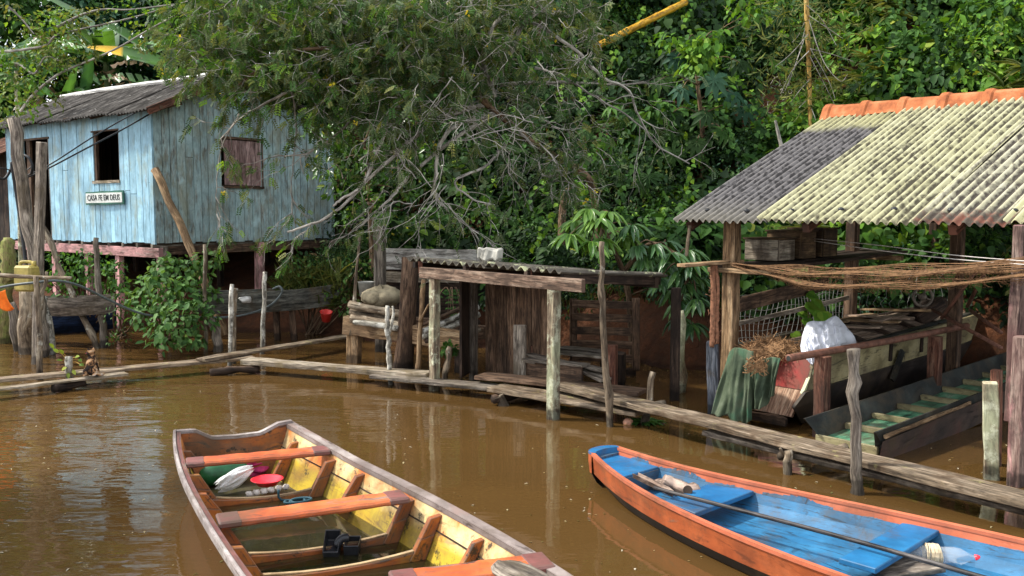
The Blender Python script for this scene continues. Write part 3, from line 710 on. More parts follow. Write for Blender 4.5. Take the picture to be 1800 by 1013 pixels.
m.tube([q+V(-.02, -.05, .12), q+V(-.03, -.06, .18)], [.05, .03], 7, .3)
tag(m.build('sack', M['sack'], None, smooth=True, origin=q), 'lumpy tied beige sack on top of the firewood', 'sack')
q = W(644, 521, 13.9); m = MB(); m.lathe([(0, 0), (.10, 0), (.125, .22), (.135, .225), (.125, .215), (.095, .01), (0, .01)], q, n=18)
tag(m.build('grey_bucket', M['grey_plastic'], None, smooth=True, origin=q), 'grey plastic bucket standing behind the firewood', 'bucket')
stick('thin_pole', [W(617, 590, 13.0), W(632, 412, 13.1)], (.03, .018), 'bark_stick', 'long thin pole standing at the left end of the firewood', 'pole', knots=False)
b = W(668, 500, 14.2); gz = float(hill_z(b.x, b.y)); m = MB(); m.beam(V(b.x, b.y, gz-.3), W(667, 398, 14.2), .16, .14, up=(.2, 1, 0), seg=5, jit=.008)
tag(m.build('gate_post', M['grey_wood'], None, bevel=.01, origin=b), 'tall split grey post behind the firewood', 'post')
# retaining board wall
rw = thing('board_wall', W(760, 480, 14.9), 'low whitewashed board wall behind the small shed', 'wall')
m = MB(); m.beam(W(672, 455, 14.7), W(880, 458, 15.3), .04, .34, up=(0, 0, 1), seg=8, jit=.004); m.build('board', M['white_wood'], rw)['label'] = 'cracked whitewashed board'
m = MB(); m.beam(W(672, 487, 14.7), W(860, 490, 15.3), .05, .16, up=(0, 0, 1), seg=6, jit=.004); m.build('board', M['pale_plank'], rw)
m = MB(); a_ = W(672, 480, 14.85); m.beam(a_+V(0, 0, -.45), W(880, 476, 15.4)+V(0, 0, -.45), .08, 1.2, up=(0, 0, 1)); m.build('backing', M['dark_wood'], rw)
# slab trunk
m = MB()
b, tp = up(704, 650, (722, 452)); b2 = b-V(.04, 0, .4)
prof = [(0, .36, .0), (.12, .34, .02), (.25, .27, .05), (.45, .235, .05), (.7, .235, .03), (1, .24, .0)]
pts = []; wd = []
def PS(i, j):
    k = i/19; w_ = np.interp(k, [p[0] for p in prof], [p[1] for p in prof]); of = np.interp(k, [p[0] for p in prof], [p[2] for p in prof])
    c = b2.lerp(tp, k)+V(of*.7, 0, 0)
    th = 2*math.pi*j/14; ww = w_*(1+.03*math.sin(i*1.3+j))
    return c+V(math.cos(th)*ww*.5*(abs(math.cos(th))**-.35 if abs(math.cos(th)) > .2 else 1.2), math.sin(th)*.09+.03*math.cos(th), 0)
m.grid(PS, 20, 15, lambda i, j: (i*.1, j*.06), .4); m.poly([PS(19, j) for j in range(14)], .4)
tag(m.build('slab_trunk', M['brown_wood'], None, smooth=True, origin=b), 'broad dark tree slab with flared foot beside the small shed', 'trunk')

# ------------------------------------------------------------------ small landing shed
LW = V(.74, .67, 0).normalized()
sd1 = thing('landing_shed', G(870, 690), 'small low shed on posts with a lichen spotted corrugated roof at the landing', 'shed')
fA = W(714, 457, 11.5); fB = W(988, 479, 9.4); fe = (fB-fA); Lf = fe.length; fe.normalize()
sl_ = (LW*1.75+V(0, 0, -.14)).normalized()
t = NT('shed_roof'); uv = t.uv(); ob = t.pos()
g = t.noise(t.mapping(uv, (1, 4, 1)), 3, 6, .7)
c = t.ramp(g, [(.3, (.03, .026, .02)), (.5, (.085, .075, .06)), (.7, (.2, .18, .15))])
c = t.mix(t.ramp(t.noise(ob, 5, 4, .7), [(.56, 0.0), (.62, .9)]), c, (.42, .43, .26))
t.pbr(c, .9, t.bump(g, .4, .02), .15); M['shed_roof'] = t.mat
m = MB()
corr_roof(m, fA, fe, sl_, Lf*.56, 1.75, per=.135, amp=.022, th=.014, nv=6)
corr_roof(m, fA+fe*Lf*.53+V(0, 0, .014), fe, sl_, Lf*.47, 1.75, per=.135, amp=.022, th=.014, nv=6)
m.build('roof', M['shed_roof'], sd1)
bz = -.13
m = MB(); a_ = W(740, 479, 11.25); b_ = W(1026, 503, 9.15); m.beam(a_, b_, .06, .135, seg=10, jit=.003); m.build('front_beam', M['beam_wood'], sd1, bevel=.006)
m = Each('rafter', M['dark_wood'], sd1)
bk = LW*1.55+V(0, 0, -.10)
m.beam(fA+bk+V(0, 0, -.09), fB+bk+V(0, 0, -.09), .06, .12); m.beam(fB-fe*.05+V(0, 0, -.07)+LW*.05, fB-fe*.05+bk+LW*.1+V(0, 0, -.07), .05, .10)
for k in (.06, .42, .8):
    p = fA+fe*Lf*k; m.beam(p+LW*.0+V(0, 0, -.055), p+bk+V(0, 0, -.055), .05, .07)
m = Each('block', M['red_wood'], sd1)
for k in (.08, .42, .8):
    p = fA+fe*(Lf*k)+LW*.06; m.beam(p+V(0, 0, -.16), p+V(0, 0, -.01), .05, .05)
def shed_post(wl, tp, w_, mat, d=None):
    b, t_ = up(wl[0], wl[1], tp); m = MB(); m.beam(b-V(0, 0, .4), t_, w_, d or w_, up=(.8, .9, 0), seg=8, jit=.004); o = m.build('post', M[mat], sd1, bevel=.008); return o
shed_post((972, 737), (974, 503), .10, 'lichen_post', .12)['label'] = 'post mottled with pale lichen'
shed_post((763, 686), (764, 485), .095, 'lichen_post', .11)
shed_post((832, 668), (833, 490), .08, 'grey_wood', .09)
b = V(1.98, 10.6, 0); m = MB(); m.beam(V(1.9, 10.5, -.4), V(1.9, 10.5, 1.32), .1, .1); m.build('post', M['dark_wood'], sd1)
# dark back wall boards
m = MB(); o0 = V(-.34, 11.85, 0); k = 0.0
while k < 1.25:
    w_ = rr(.16, .24); p = o0+fe.xy.to_3d().normalized()*(k+w_/2); m.beam(V(p.x, p.y, .1+rr(0, .05)), V(p.x, p.y, 1.34), w_-.012, .03, up=LW, seg=4, jit=.004); k += w_
m.build('back_wall', M['brown_wood'], sd1)
m = MB(); p = W(914, 650, 11.0); m.beam(V(p.x, p.y, .12), V(p.x, p.y+.05, .82), .16, .05, up=(.3, 1, 0)); m.build('loose_board', M['grey_wood'], sd1, bevel=.008)
m = MB(); p = o0-LW*.35
m.beam(p+V(0, 0, .1), p+V(0, 0, 1.4), .5, .03, up=(1, -.2, 0)); m.build('side_wall', M['dark_wood'], sd1)
# step platform of planks
pf = thing('plank_platform', W(990, 660, 10.8), 'heap of loose planks on a low box at the back of the small shed', 'platform')
m = MB(); a_ = W(926, 637, 11.0); b_ = W(1022, 650, 10.3); m.beam(W(928, 652, 11), W(1024, 664, 10.4), .04, .24, seg=3); m.build('riser', M['brown_wood'], pf, bevel=.006)
m = Each('plank', M['grey_wood'], pf)
for (p, q, y0, y1, w_) in (((925, 630), (1030, 642), 11, 10.5, .2), ((930, 623), (1062, 652), 11.1, 10.4, .12), ((960, 618), (1070, 628), 11.4, 11.0, .2), ((985, 612), (1085, 622), 11.8, 11.3, .25), ((1000, 640), (1065, 668), 10.8, 10.3, .16), ((930, 636), (985, 620), 10.9, 11.6, .15)):
    m.beam(W(p[0], p[1], y0), W(q[0], q[1], y1), w_, .03, seg=4, jit=.008)
m = MB(); b_ = W(1074, 690, 10.7); m.beam(V(b_.x, b_.y, -.4), W(1074, 606, 10.7), .14, .1, up=(.5, 1, 0)); m.build('leg', M['red_wood'], pf, bevel=.008); m = MB(); m.beam(V(b_.x-.9, b_.y+.5, -.4), V(b_.x-.9, b_.y+.5, .55), .1, .1); m.build('leg', M['red_wood'], pf, bevel=.008)
m = MB(); b_ = W(1085, 690, 11.0); m.beam(V(b_.x+.05, b_.y+.2, -.4), W(1090, 620, 11.0), .12, .1, up=(.5, 1, 0)); m.build('leg', M['dark_wood'], pf, bevel=.008)
# slatted panel
sp = thing('slatted_panel', W(1065, 650, 12.2), 'dark slatted wooden gate standing behind the small shed', 'gate')
m = Each('slat', M['brown_wood'], sp)
for k in range(6):
    y = 535+k*23.5; m.beam(W(1006, y-1, 12.2), W(1118, y+2, 12.0), .03, .10, seg=3, jit=.004)
for px, y0, y1, Y in ((1008, 525, 640, 12.25), (1058, 530, 650, 12.15), (1118, 524, 652, 11.97)):
    m = MB(); b_ = W(px, y1, Y); m.beam(b_-V(0, 0, .35 if px != 1118 else 0), W(px, y0, Y), .1 if px != 1058 else .06, .04, up=(0, 1, 0)); m.build('stile', M['brown_wood'], sp, bevel=.005)
# stone on the roof
M['white_block'] = plain('white_block', (.36, .345, .3), .9, .4, 7, bump=.9)
rc = fA+fe*Lf*.36+LW*.55+V(0, 0, .05)
m = MB(); m.beam(rc+V(-.14, .05, .04), rc+V(.13, -.06, .04), .16, .15, up=(0, .1, 1), seg=7, jit=.022)
tag(m.build('white_block', M['white_block'], None, bevel=.018, origin=rc), 'pale stone block weighing down the small shed roof', 'block')
# ------------------------------------------------------------------ boat shelter
EE = V(.655, -.757, 0); RWd = V(.757, .655, 0)
E0 = W(1184, 389, 9.98)
RUN = 3.16; RISE = 1.37; LEN = 5.2
rs = (RWd*RUN+V(0, 0, RISE)).normalized(); RL = math.hypot(RUN, RISE)
bs = thing('boat_shelter', E0+EE*2.4+RWd*2.5+V(0, 0, -E0.z), 'open boat shelter on posts with a large yellowed corrugated roof and orange ridge', 'shelter')
def roof_mat(name, base, base2, dark, amount, dark_top=None, rust=False):
    t = NT(name); uv = t.uv(); ob = t.pos(); sx = t.n('SeparateXYZ'); t.set(sx.inputs[0], uv)
    spots = t.noise(t.mapping(uv, (9, 19, 1)), 1.0, 3, .6, .4)
    big = t.noise(t.mapping(uv, (.45, 2.6, 1)), 1.9, 5, .7, .5)
    c = t.mix(t.ramp(t.noise(uv, 3, 5, .6), [(.3, 0.0), (.7, 1.0)]), base, base2)
    f = t.math('ADD', t.math('MULTIPLY', spots, .62), t.math('MULTIPLY', big, .53))
    # rain dirt and painted groove shading darken the valleys of the corrugation
    v = t.math('MULTIPLY', sx.outputs[1], 2*math.pi/.087)
    val = t.math('MULTIPLY', t.math('COSINE', v), -.10)
    f = t.math('ADD', f, val)
    c = t.mix(t.ramp(f, [(amount-.06, 0.0), (amount+.03, .55), (amount+.09, .97)]), c, dark)
    if dark_top:
        g = t.math('ADD', sx.outputs[0], t.math('MULTIPLY', t.noise(uv, 2.5, 4), .35))
        c2 = t.mix(t.ramp(t.math('ADD', spots, val), [(.42, .0), (.56, .9)]), tuple(k*1.9 for k in dark_top), tuple(k*.4 for k in dark_top))
        st = t.noise(t.mapping(uv, (1.2, 9, 1)), 4, 5, .6)
        c2 = t.mix(t.ramp(st, [(.62, 0.0), (.75, .8)]), c2, (.26, .24, .2))
        c2 = t.mix(t.ramp(sx.outputs[0], [(.05, .6), (.6, 0.0)]), c2, (.2, .185, .15))
        c = t.mix(t.ramp(t.math('MULTIPLY', g, .25), [(.72, 1.0), (.77, 0.0)]), c, c2)
    if rust:
        rf = t.math('ADD', sx.outputs[0], t.math('MULTIPLY', t.noise(ob, 4, 5, .6), .5)); c = t.mix(t.ramp(rf, [(.40, .85), (.52, 0.0)]), c, t.mix(t.ramp(t.noise(ob, 9, 3), [(.45, 0.0), (.6, 1.0)]), (.07, .055, .045), (.20, .075, .05)))
    t.pbr(c, .85, None, .2); return t.mat
M['roof_yellow'] = roof_mat('roof_yellow', (.35, .335, .19), (.49, .47, .30), (.075, .066, .045), .56)
M['roof_yellow_dirty'] = roof_mat('roof_yellow_dirty', (.34, .32, .21), (.47, .445, .33), (.065, .054, .045), .535, rust=True)
M['roof_grey'] = roof_mat('roof_grey', (.30, .285, .15), (.42, .4, .23), (.08, .07, .05), .59, dark_top=(.075, .07, .068))
M['roof_new'] = roof_mat('roof_new', (.42, .405, .23), (.52, .5, .31), (.1, .09, .06), .64)
def eave_s(px):
    d = ray(px, 392); k = d.x/d.y; return (k*E0.y-E0.x)/(EE.x-k*EE.y)
cuts = [0, eave_s(1338), eave_s(1615), eave_s(1775), LEN]
for i, mt in enumerate(('roof_grey', 'roof_yellow', 'roof_yellow_dirty', 'roof_new')):
    m = MB(); corr_roof(m, E0+EE*(cuts[i]-(.05 if i else 0))+V(0, 0, .012*(i % 2)), EE, rs, cuts[i+1]-cuts[i]+.05, RL, per=.087, amp=.019, th=.012, n=10, nv=16, warp=.009)
    m.build('roof_sheet', M[mt], bs, smooth=True)['label'] = ['blackened grey corrugated roof sheet', 'pale yellow lichened roof sheet', 'dirty yellow roof sheet with dark streaks', 'clean yellow roof sheet'][i]
bsl = (RWd*2.4+V(0, 0, -.75)).normalized(); rt0 = E0+rs*RL
m = MB(); corr_roof(m, rt0, EE, bsl, LEN, 2.5, per=.087, amp=.02, th=.014, nv=8); m.build('roof_sheet', M['roof_yellow_dirty'], bs)
for k in range(9):
    p = E0+EE*(.28+.52*k)+rs*(.24+.02*math.sin(k*5))+V(0, 0, .03)
    m = MB(); m.lathe([(0, .016), (.022, .012), (.03, 0), (.03, -.012)], p, (.1*math.sin(k), -.1, 1), 10); m.build('roof_nail', M['cable'], bs)
# ridge tiles
t = NT('terracotta'); n = t.noise(t.obj(), 5, 6, .65); n2 = t.noise(t.obj(), 22, 4, .7)
c = t.ramp(n, [(.34, (.2, .062, .025)), (.5, (.37, .12, .045)), (.66, (.46, .19, .085))]); c = t.mix(t.ramp(n2, [(.62, 0.0), (.74, .85)]), c, (.07, .05, .04))
t.pbr(c, .85, t.bump(n2, .3, .01), .2); M['terracotta'] = t.mat
k = -.04; TL = .5
def ridge_tile(k):
    m = MB(); o = rt0+EE*k+V(0, 0, .035); st = [(-.02, 1.05), (0, 1.28), (.035, 1.34), (.085, 1.32), (.105, 1.06), (TL*.6, 1.0), (TL+.02, .92)]
    prof = [(-.145, -.085), (-.13, -.06), (-.075, .045), (-.03, .075), (.03, .075), (.075, .045), (.13, -.06), (.145, -.085), (.115, -.085), (.06, .03), (0, .05), (-.06, .03), (-.115, -.085)]
    yaw = rr(-.015, .015); dz = rr(-.006, .006)
    def P(i, j):
        a, z = prof[j % 13]; x, sc = st[i]; return o+EE*x+RWd*(a*sc+yaw*x)+V(0, 0, z*sc+dz)
    m.grid(P, len(st), 14, lambda i, j: (st[i][0], j*.05), random.random())
    m.build('ridge_tile', M['terracotta'], bs, bevel=.004)
while k < LEN: ridge_tile(k); k += TL
# rafters, plates
def under_roof(a, b): return E0+EE*a+rs*b
for k, L0 in ((.14, -.06), (1.55, -.05), (2.95, -.06), (4.4, -.05)):
    m = MB(); m.beam(under_roof(k, .10)+V(0, 0, -.095), under_roof(k, RL-.05)+V(0, 0, -.095), .075, .10, seg=6, jit=.003); m.build('rafter', M['red_wood'], bs, bevel=.006)
m = Each('purlin', M['dark_wood'], bs)
for b_ in (.55, 1.7, 2.9): m.beam(under_roof(.05, b_)+V(0, 0, -.18), under_roof(LEN-.05, b_)+V(0, 0, -.18), .07, .07)
m.beam(rt0+EE*.05+RWd*.0+V(0, 0, -.12), rt0+EE*(LEN-.05)+V(0, 0, -.12), .07, .1)
for k in (.14, 1.55, 2.95, 4.4): m.beam(rt0+EE*k+V(0, 0, -.1), rt0+EE*k+bsl*2.4+V(0, 0, -.1), .07, .1)
def bpost(p, top, w_, mat, z0=-.5, d=None, seg=8, jit=.005):
    m = MB(); m.beam(V(p.x, p.y, z0), V(p.x, p.y, top), w_, d or w_, up=RWd, seg=seg, jit=jit); return m.build('post', M[mat], bs, bevel=.01)
p1 = V(2.38, 9.86, 0); bpost(p1, E0.z+.02, .15, 'tan_wood', d=.13)
M['pink_post'] = wood('pink_post', (.07, .04, .035), (.17, .11, .09), (.3, .22, .18), paint=(.4, .2, .19), paint_at=.6, stain=(.1, .05, .045), stain_at=.55)
p2 = V(4.06, 7.23, 0); bpost(V(p2.x+.0, p2.y+.05, 0), E0.z, .085, 'pink_post', .5, .11)
bpost(V(p2.x-.0, p2.y-.05, 0), W(1775, 590, 7.2).z, .105, 'pink_post', d=.13)['label'] = 'thick lower post spliced on with flaking pink paint'
for s, b_ in ((-.0, 2.55), (1.3, 2.55), (2.9, 2.55), (.1, 4.6), (3.5, 4.6)):
    p = p1+EE*s+RWd*b_; gz = float(hill_z(p.x, p.y)); zt = (E0+rs*(b_/rs.dot(RWd))).z if b_ < RUN else E0.z+RISE-(b_-RUN)*.31-.1
    bpost(p, zt, .13 if b_ < 3 else .11, 'brown_wood', min(gz, 0)-.4)
p = p1+RWd*2.55-EE*.0
# extra stakes at the shelter
post('shelter_stake', (1743, 842), (1741, 672), .115, 'lichen_post', 'mossy yellow square stake leaning on the right shelter post', GS, d=.1)
b_ = G(1752, 818); m = MB(); m.beam(b_-V(0, 0, .4), W(1752, 650, b_.y), .08, .07, up=RWd); tag(m.build('shelter_stake', M['red_wood'], None, bevel=.006, origin=b_), 'thin brown stake behind the mossy square stake', 'stake', GS)
b_ = G(1257, 728); m = MB(); m.beam(b_-V(0, 0, .4), W(1253, 600, b_.y), .13, .07, up=(.5, 1, 0), seg=4, jit=.006)
M['slate_wood'] = wood('slate_wood', (.03, .035, .045), (.09, .10, .12), (.17, .18, .2), stain=(.12, .09, .06)); tag(m.build('shelter_stake', M['slate_wood'], None, bevel=.008, origin=b_), 'blue grey short stake left of the green tarpaulin', 'stake', GS)
M['rope_brown'] = plain('rope_brown', (.24, .11, .06), .9, .5, 30)
m = MB()
for k in range(9):
    x0 = rr(-8, 8); P = smoothpts([W(1254+x0*.4, 466, 9.75), W(1256+x0*.8, 510+rr(-8, 8), 9.72), W(1255+x0*.7, 560, 9.72), W(1254+x0*.8, 600+rr(-14, 12), 9.72)], 6); m.tube(P, rr(.012, .024), 5, .3)
for k in range(40):
    q = W(1255+rr(-9, 9), rr(470, 600), 9.71); m.tube([q, q+V(rr(-.05, .05), rr(-.03, .02), rr(-.05, .05))], .003, 3)
tag(m.build('rope_bundle', M['rope_brown'], None, smooth=True, origin=W(1255, 530, 9.7)), 'frayed reddish rope bundle hanging down beside the left shelter post', 'rope')
b_ = W(1208, 450, 9.9); m = MB(); m.tube([W(1213, 397, 9.9), W(1209, 425, 9.88), W(1207, 450, 9.9)], .018, 6); tag(m.build('hanging_stick', M['bark_stick'], None, origin=b_), 'short stick dangling from the rafter at the roof corner', 'stick')
# shelf and crates
sf = thing('shelf', W(1330, 462, 10.3), 'high plank shelf under the left end of the shelter roof', 'shelf')
za = 1.6
m = MB(); a_ = W(1197, 467, 9.5); m.beam(a_, p1+V(.12, .1, 1.66), .13, .035, seg=3); m.build('board', M['tan_wood'], sf, bevel=.004)
m = Each('board', M['dark_wood'], sf)
for o_ in (-.05, .2, .45):
    a_ = p1+EE*o_+RWd*(-.05)+V(0, 0, za); b_ = p1+EE*o_+RWd*2.9+V(0, 0, za+.1); m.beam(a_, b_, .2, .035, seg=4, jit=.004)
m = MB(); m.beam(p1-EE*.2-RWd*.12+V(0, 0, za-.03), p1+EE*.6-RWd*.12+V(0, 0, za-.03), .07, .05); m.build('bracket', M['tan_wood'], sf, bevel=.004); m = MB(); m.beam(p1-EE*.1+RWd*2.45+V(0, 0, za+.04), p1+EE*.7+RWd*2.45+V(0, 0, za+.04), .07, .06); m.build('bracket', M['tan_wood'], sf, bevel=.004)
M['crate_grey'] = wood('crate_grey', (.10, .08, .06), (.27, .225, .17), (.42, .37, .29), stain=(.06, .042, .028), stain_at=.5, wet=False)
M['crate_brown'] = wood('crate_brown', (.05, .03, .017), (.14, .085, .042), (.24, .165, .085), stain=(.035, .022, .014), stain_at=.5, wet=False)
cr = [(.72, .0, .50, .23, 'low mould stained grey wooden crate at the front of the shelf'), (1.08, .05, .48, .30, 'tall brown wooden crate in the middle of the shelf'), (1.46, .10, .5, .31, 'dark brown wooden crate at the back of the shelf')]
for a0, e_, sz, hh, lb in cr:
    c_ = p1+RWd*a0+EE*e_+V(0, 0, za+.03+a0*.034); ct = thing('wooden_crate', c_, lb, 'crate', 'wooden crates on the shelf')
    dx = EE*.215; dy = RWd*.16
    m = MB(); th = .025
    m.beam(c_-dx-dy+V(0, 0, hh/2), c_+dx-dy+V(0, 0, hh/2), th, hh, up=(0, 0, 1)); m.beam(c_-dx+dy+V(0, 0, hh/2), c_+dx+dy+V(0, 0, hh/2), th, hh, up=(0, 0, 1))
    m.beam(c_+dx-dy+RWd*.015+V(0, 0, hh/2), c_+dx+dy-RWd*.015+V(0, 0, hh/2), th, hh-.004, up=(0, 0, 1)); m.beam(c_-dx-dy+RWd*.015+V(0, 0, hh/2), c_-dx+dy-RWd*.015+V(0, 0, hh/2), th, hh-.004, up=(0, 0, 1))
    m.build('box', M['crate_grey' if a0 < 1 else 'crate_brown'], ct, bevel=.004)
    m = MB()
    for k in (-.75, 0, .75): m.beam(c_-dx*1.08+dy*k+V(0, 0, hh+.012), c_+dx*1.08+dy*k+V(0, 0, hh+.012), .14, .02)
    m.build('lid', M['crate_brown'], ct, bevel=.003)
# rails and wire mesh at the left end
m = MB(); m.beam(p1+RWd*.1+EE*.02+V(0, 0, 1.18), p1+RWd*1.9+EE*.05+V(0, 0, 1.33), .035, .16, seg=5, jit=.006); tag(m.build('side_rail', M['brown_wood'], None, bevel=.005, origin=p1+V(0, 0, 1.2)), 'upper board rail nailed across the left end of the shelter', 'rail')
m = MB(); m.beam(p1+RWd*.1+EE*.02+V(0, 0, .97), p1+RWd*2.4+EE*.05+V(0, 0, 1.12), .03, .05, seg=5, jit=.006); tag(m.build('side_rail', M['grey_wood'], None, origin=p1+V(0, 0, 1.0)), 'thin lower rail across the left end of the shelter', 'rail')
M['wire'] = plain('wire', (.2, .2, .185), .5, .3)
m = MB(); wo_ = lambda a, z: p1+RWd*(.08+a)+EE*(-.05+.05*math.sin(a*3+z*4))+V(0, 0, z+.02*math.sin(a*7))
for a_ in np.arange(0, 2.5, .085): m.tube([wo_(a_+.012*math.sin(z*9+a_*4), z) for z in np.linspace(.42, 1.25, 8)], .003, 3, cap=False)
for z in np.arange(.45, 1.26, .08): m.tube([wo_(a_, z) for a_ in np.linspace(0, 2.45, 16)], .003, 3, cap=False)
tag(m.build('wire_mesh', M['wire'], None, origin=p1+V(0, 0, .8)), 'sagging wire mesh across the left end of the shelter', 'netting')
m = MB()
for k in range(13):
    a0 = 2.6+k*.09; P = [p1+RWd*a0+EE*(.1+.06*k+.02*math.sin(z*20+k))+V(.03*math.sin(z*23), 0, z) for z in np.linspace(.75, 1.5, 9)]; m.tube(P, .004, 3, cap=False)
tag(m.build('wire_mesh', M['wire'], None, origin=p1+RWd*3+V(0, 0, 1)), 'crinkled wires hanging behind the old boat deck', 'netting')
# fishing net and ropes
M['net'] = plain('net', (.17, .09, .04), .9, .45, 25)
m = MB(); NA = W(1292, 462, 9.72); NB = W(1830, 462, 7.0)
def netP(k, v, sp_):
    p = NA.lerp(NB, k); sag = .10*4*k*(1-k)*(0.55+.5*v)+.012*math.sin(k*17+v*9)*sp_
    spread = .02+.15*min(1, k*3.5)
    return p+V(0, 0, -sag-v*spread+.05*k)+RWd*(.06*math.sin(v*13))
strands = [random.random() for _ in range(50)]
for v in strands:
    ph = random.random()*.3; m.tube([netP(k, min(1, max(0, v+.06*math.sin(k*9+ph*20))), 1) for k in np.linspace(0, 1, 36)], rr(.0014, .0034), 3, .3, cap=False)
for _ in range(900):
    k = random.random(); v = random.random(); a_ = netP(k, v, 1); b_ = netP(min(1, k+rr(-.03, .03)), min(1.15, v+rr(.1, .35)), 1); m.tube([a_, (a_+b_)/2+V(0, 0, rr(-.02, .01)), b_], .0018, 3, cap=False)
tag(m.build('fishing_net', M['net'], None, origin=NA), 'long brown fishing net strung between the shelter posts', 'net')
M['rope_white'] = plain('rope_white', (.5, .46, .42), .8, .2)
cable('clothes_line', [W(1432, 424, 10.3), W(1550, 441, 9.0), W(1680, 456, 7.9), W(1840, 468, 6.8)], .0045, 'rope_white', 'lower pale line stretched below the roof to the right post', 'line')
cable('clothes_line', [W(1432, 420, 10.3), W(1550, 432, 9.0), W(1680, 449, 7.9), W(1840, 462, 6.8)], .004, 'rope_white', 'upper pale line stretched below the roof to the right post', 'line')
# ------------------------------------------------------------------ boats
def boat_paint(name, stops, under_=(.09, .075, .06), wear=.62, spots=None, grain=14, rough=.55, zramp=None, scale=1.0, dark=.5):
    """worn boat paint: stops = colours mixed by patchy noise; zramp = [(z, colour)] bands by height on the boat"""
    t = NT(name); uv = t.uv(); ob = t.pos(); sep = t.n('SeparateColor'); t.set(sep.inputs[0], t.attr('rnd').outputs['Color'])
    off = t.n('CombineXYZ'); t.set(off.inputs[2], t.math('MULTIPLY', sep.outputs[0], 23.0))
    big = t.noise(ob, 2.6*scale, 5, .6)
    n = len(stops); c = t.ramp(big, [(.3+.4*i/max(1, n-1), s_) for i, s_ in enumerate(stops)])
    g = t.noise(t.mapping(uv, (.55, grain*.15, 1), off), 3, 7, .72, .8)
    if zramp:
        zz = t.n('SeparateXYZ'); t.set(zz.inputs[0], ob)
        zf = t.math('ADD', zz.outputs[2], t.math('MULTIPLY', t.math('SUBTRACT', t.noise(ob, 6, 5, .65), .5), zramp[1]))
        lo, hi = zramp[2]
        c = t.mix(t.ramp(t.math('MULTIPLY', zf, 2.0), [(lo*2, 1.0), (hi*2, 0.0)]), c, zramp[0])
    wear = .5+(wear-.5)*.62
    g2 = t.noise(t.mapping(uv, (.7, 4.2, 1), off), 4, 6, .72, 1.0)
    c = t.mix(t.ramp(g, [(.36, dark), (.5, 0.0)]), c, under_)
    c = t.mix(t.ramp(g2, [(.36, min(1, dark*1.8)), (.44, 0.0)]), c, tuple(k*.5 for k in under_))
    c = t.mix(t.ramp(g, [(wear, 0.0), (wear+.035, .85)]), c, tuple(min(1, k*2.4) for k in under_))
    fl = t.noise(ob, 4.6*scale, 7, .78, .7); c = t.mix(t.ramp(fl, [(.35, .9*dark+.1), (.405, 0.0)]), c, under_)
    c = t.mix(t.ramp(t.noise(ob, 4.2, 5, .65), [(.38, .35), (.55, 0.0)]), c, tuple(k*.35 for k in stops[0]))
    bv = t.n('Bevel'); bv.samples = 3; bv.inputs['Radius'].default_value = .018
    geo = t.n('NewGeometry'); dt = t.n('VectorMath', operation='DOT_PRODUCT'); t.set(dt.inputs[0], bv.outputs[0]); t.set(dt.inputs[1], geo.outputs['Normal'])
    ed = t.math('ADD', t.math('SUBTRACT', 1.0, dt.outputs['Value']), t.math('MULTIPLY', t.math('SUBTRACT', t.noise(ob, 13, 5, .7), .5), .22))
    c = t.mix(t.ramp(ed, [(.05, 0.0), (.11, .85)]), c, tuple(min(1, k*1.0+.01) for k in under_))
    mudf = t.noise(ob, 1.7, 6, .7, .5); c = t.mix(t.ramp(mudf, [(.5, 0.0), (.62, .55)]), c, (.085, .06, .034))
    if spots:
        s_ = t.noise(ob, 10, 5, .76); m2 = t.noise(ob, 3.5, 3)
        c = t.mix(t.ramp(t.math('ADD', t.math('MULTIPLY', s_, .7), t.math('MULTIPLY', m2, .3)), [(spots, 0.0), (spots+.05, .9)]), c, (.025, .022, .015))
    t.pbr(c, rough, t.bump(g, .35, .008), .35); return t.mat
M['b_orange'] = boat_paint('b_orange', [(.40, .07, .02), (.58, .12, .03), (.68, .175, .05)], wear=.62)
M['b_rib'] = boat_paint('b_rib', [(.20, .055, .012), (.36, .10, .02), (.42, .2, .02)], wear=.7, spots=.56)
M['b_side'] = boat_paint('b_side', [(.56, .13, .03), (.64, .24, .06), (.70, .52, .24), (.70, .58, .31), (.66, .34, .10)], wear=.74, zramp=((.50, .36, .03), .14, (.17, .24)), spots=.555, dark=.35, under_=(.2, .11, .05))
M['b_transom'] = boat_paint('b_transom', [(.16, .05, .015), (.34, .10, .02), (.42, .16, .03)], wear=.7, spots=.54)
M['b_gun'] = boat_paint('b_gun', [(.15, .115, .10), (.27, .22, .2), (.40, .345, .315)], under_=(.10, .07, .06), wear=.58, grain=10)
M['b_gun_white'] = boat_paint('b_gun_white', [(.2, .16, .15), (.38, .33, .31), (.5, .46, .43)], under_=(.10, .07, .06), wear=.62)
M['b_out'] = boat_paint('b_out', [(.12, .035, .02), (.22, .06, .03)], under_=(.05, .035, .03), wear=.7)
M['b_floor'] = boat_paint('b_floor', [(.035, .03, .01), (.07, .06, .018), (.16, .125, .02)], wear=.8, spots=.55)
M['b_maroon'] = boat_paint('b_maroon', [(.15, .05, .045), (.26, .10, .085)], wear=.7)
M['b_pale'] = boat_paint('b_pale', [(.45, .33, .18), (.6, .45, .26)], under_=(.2, .1, .04), wear=.7)

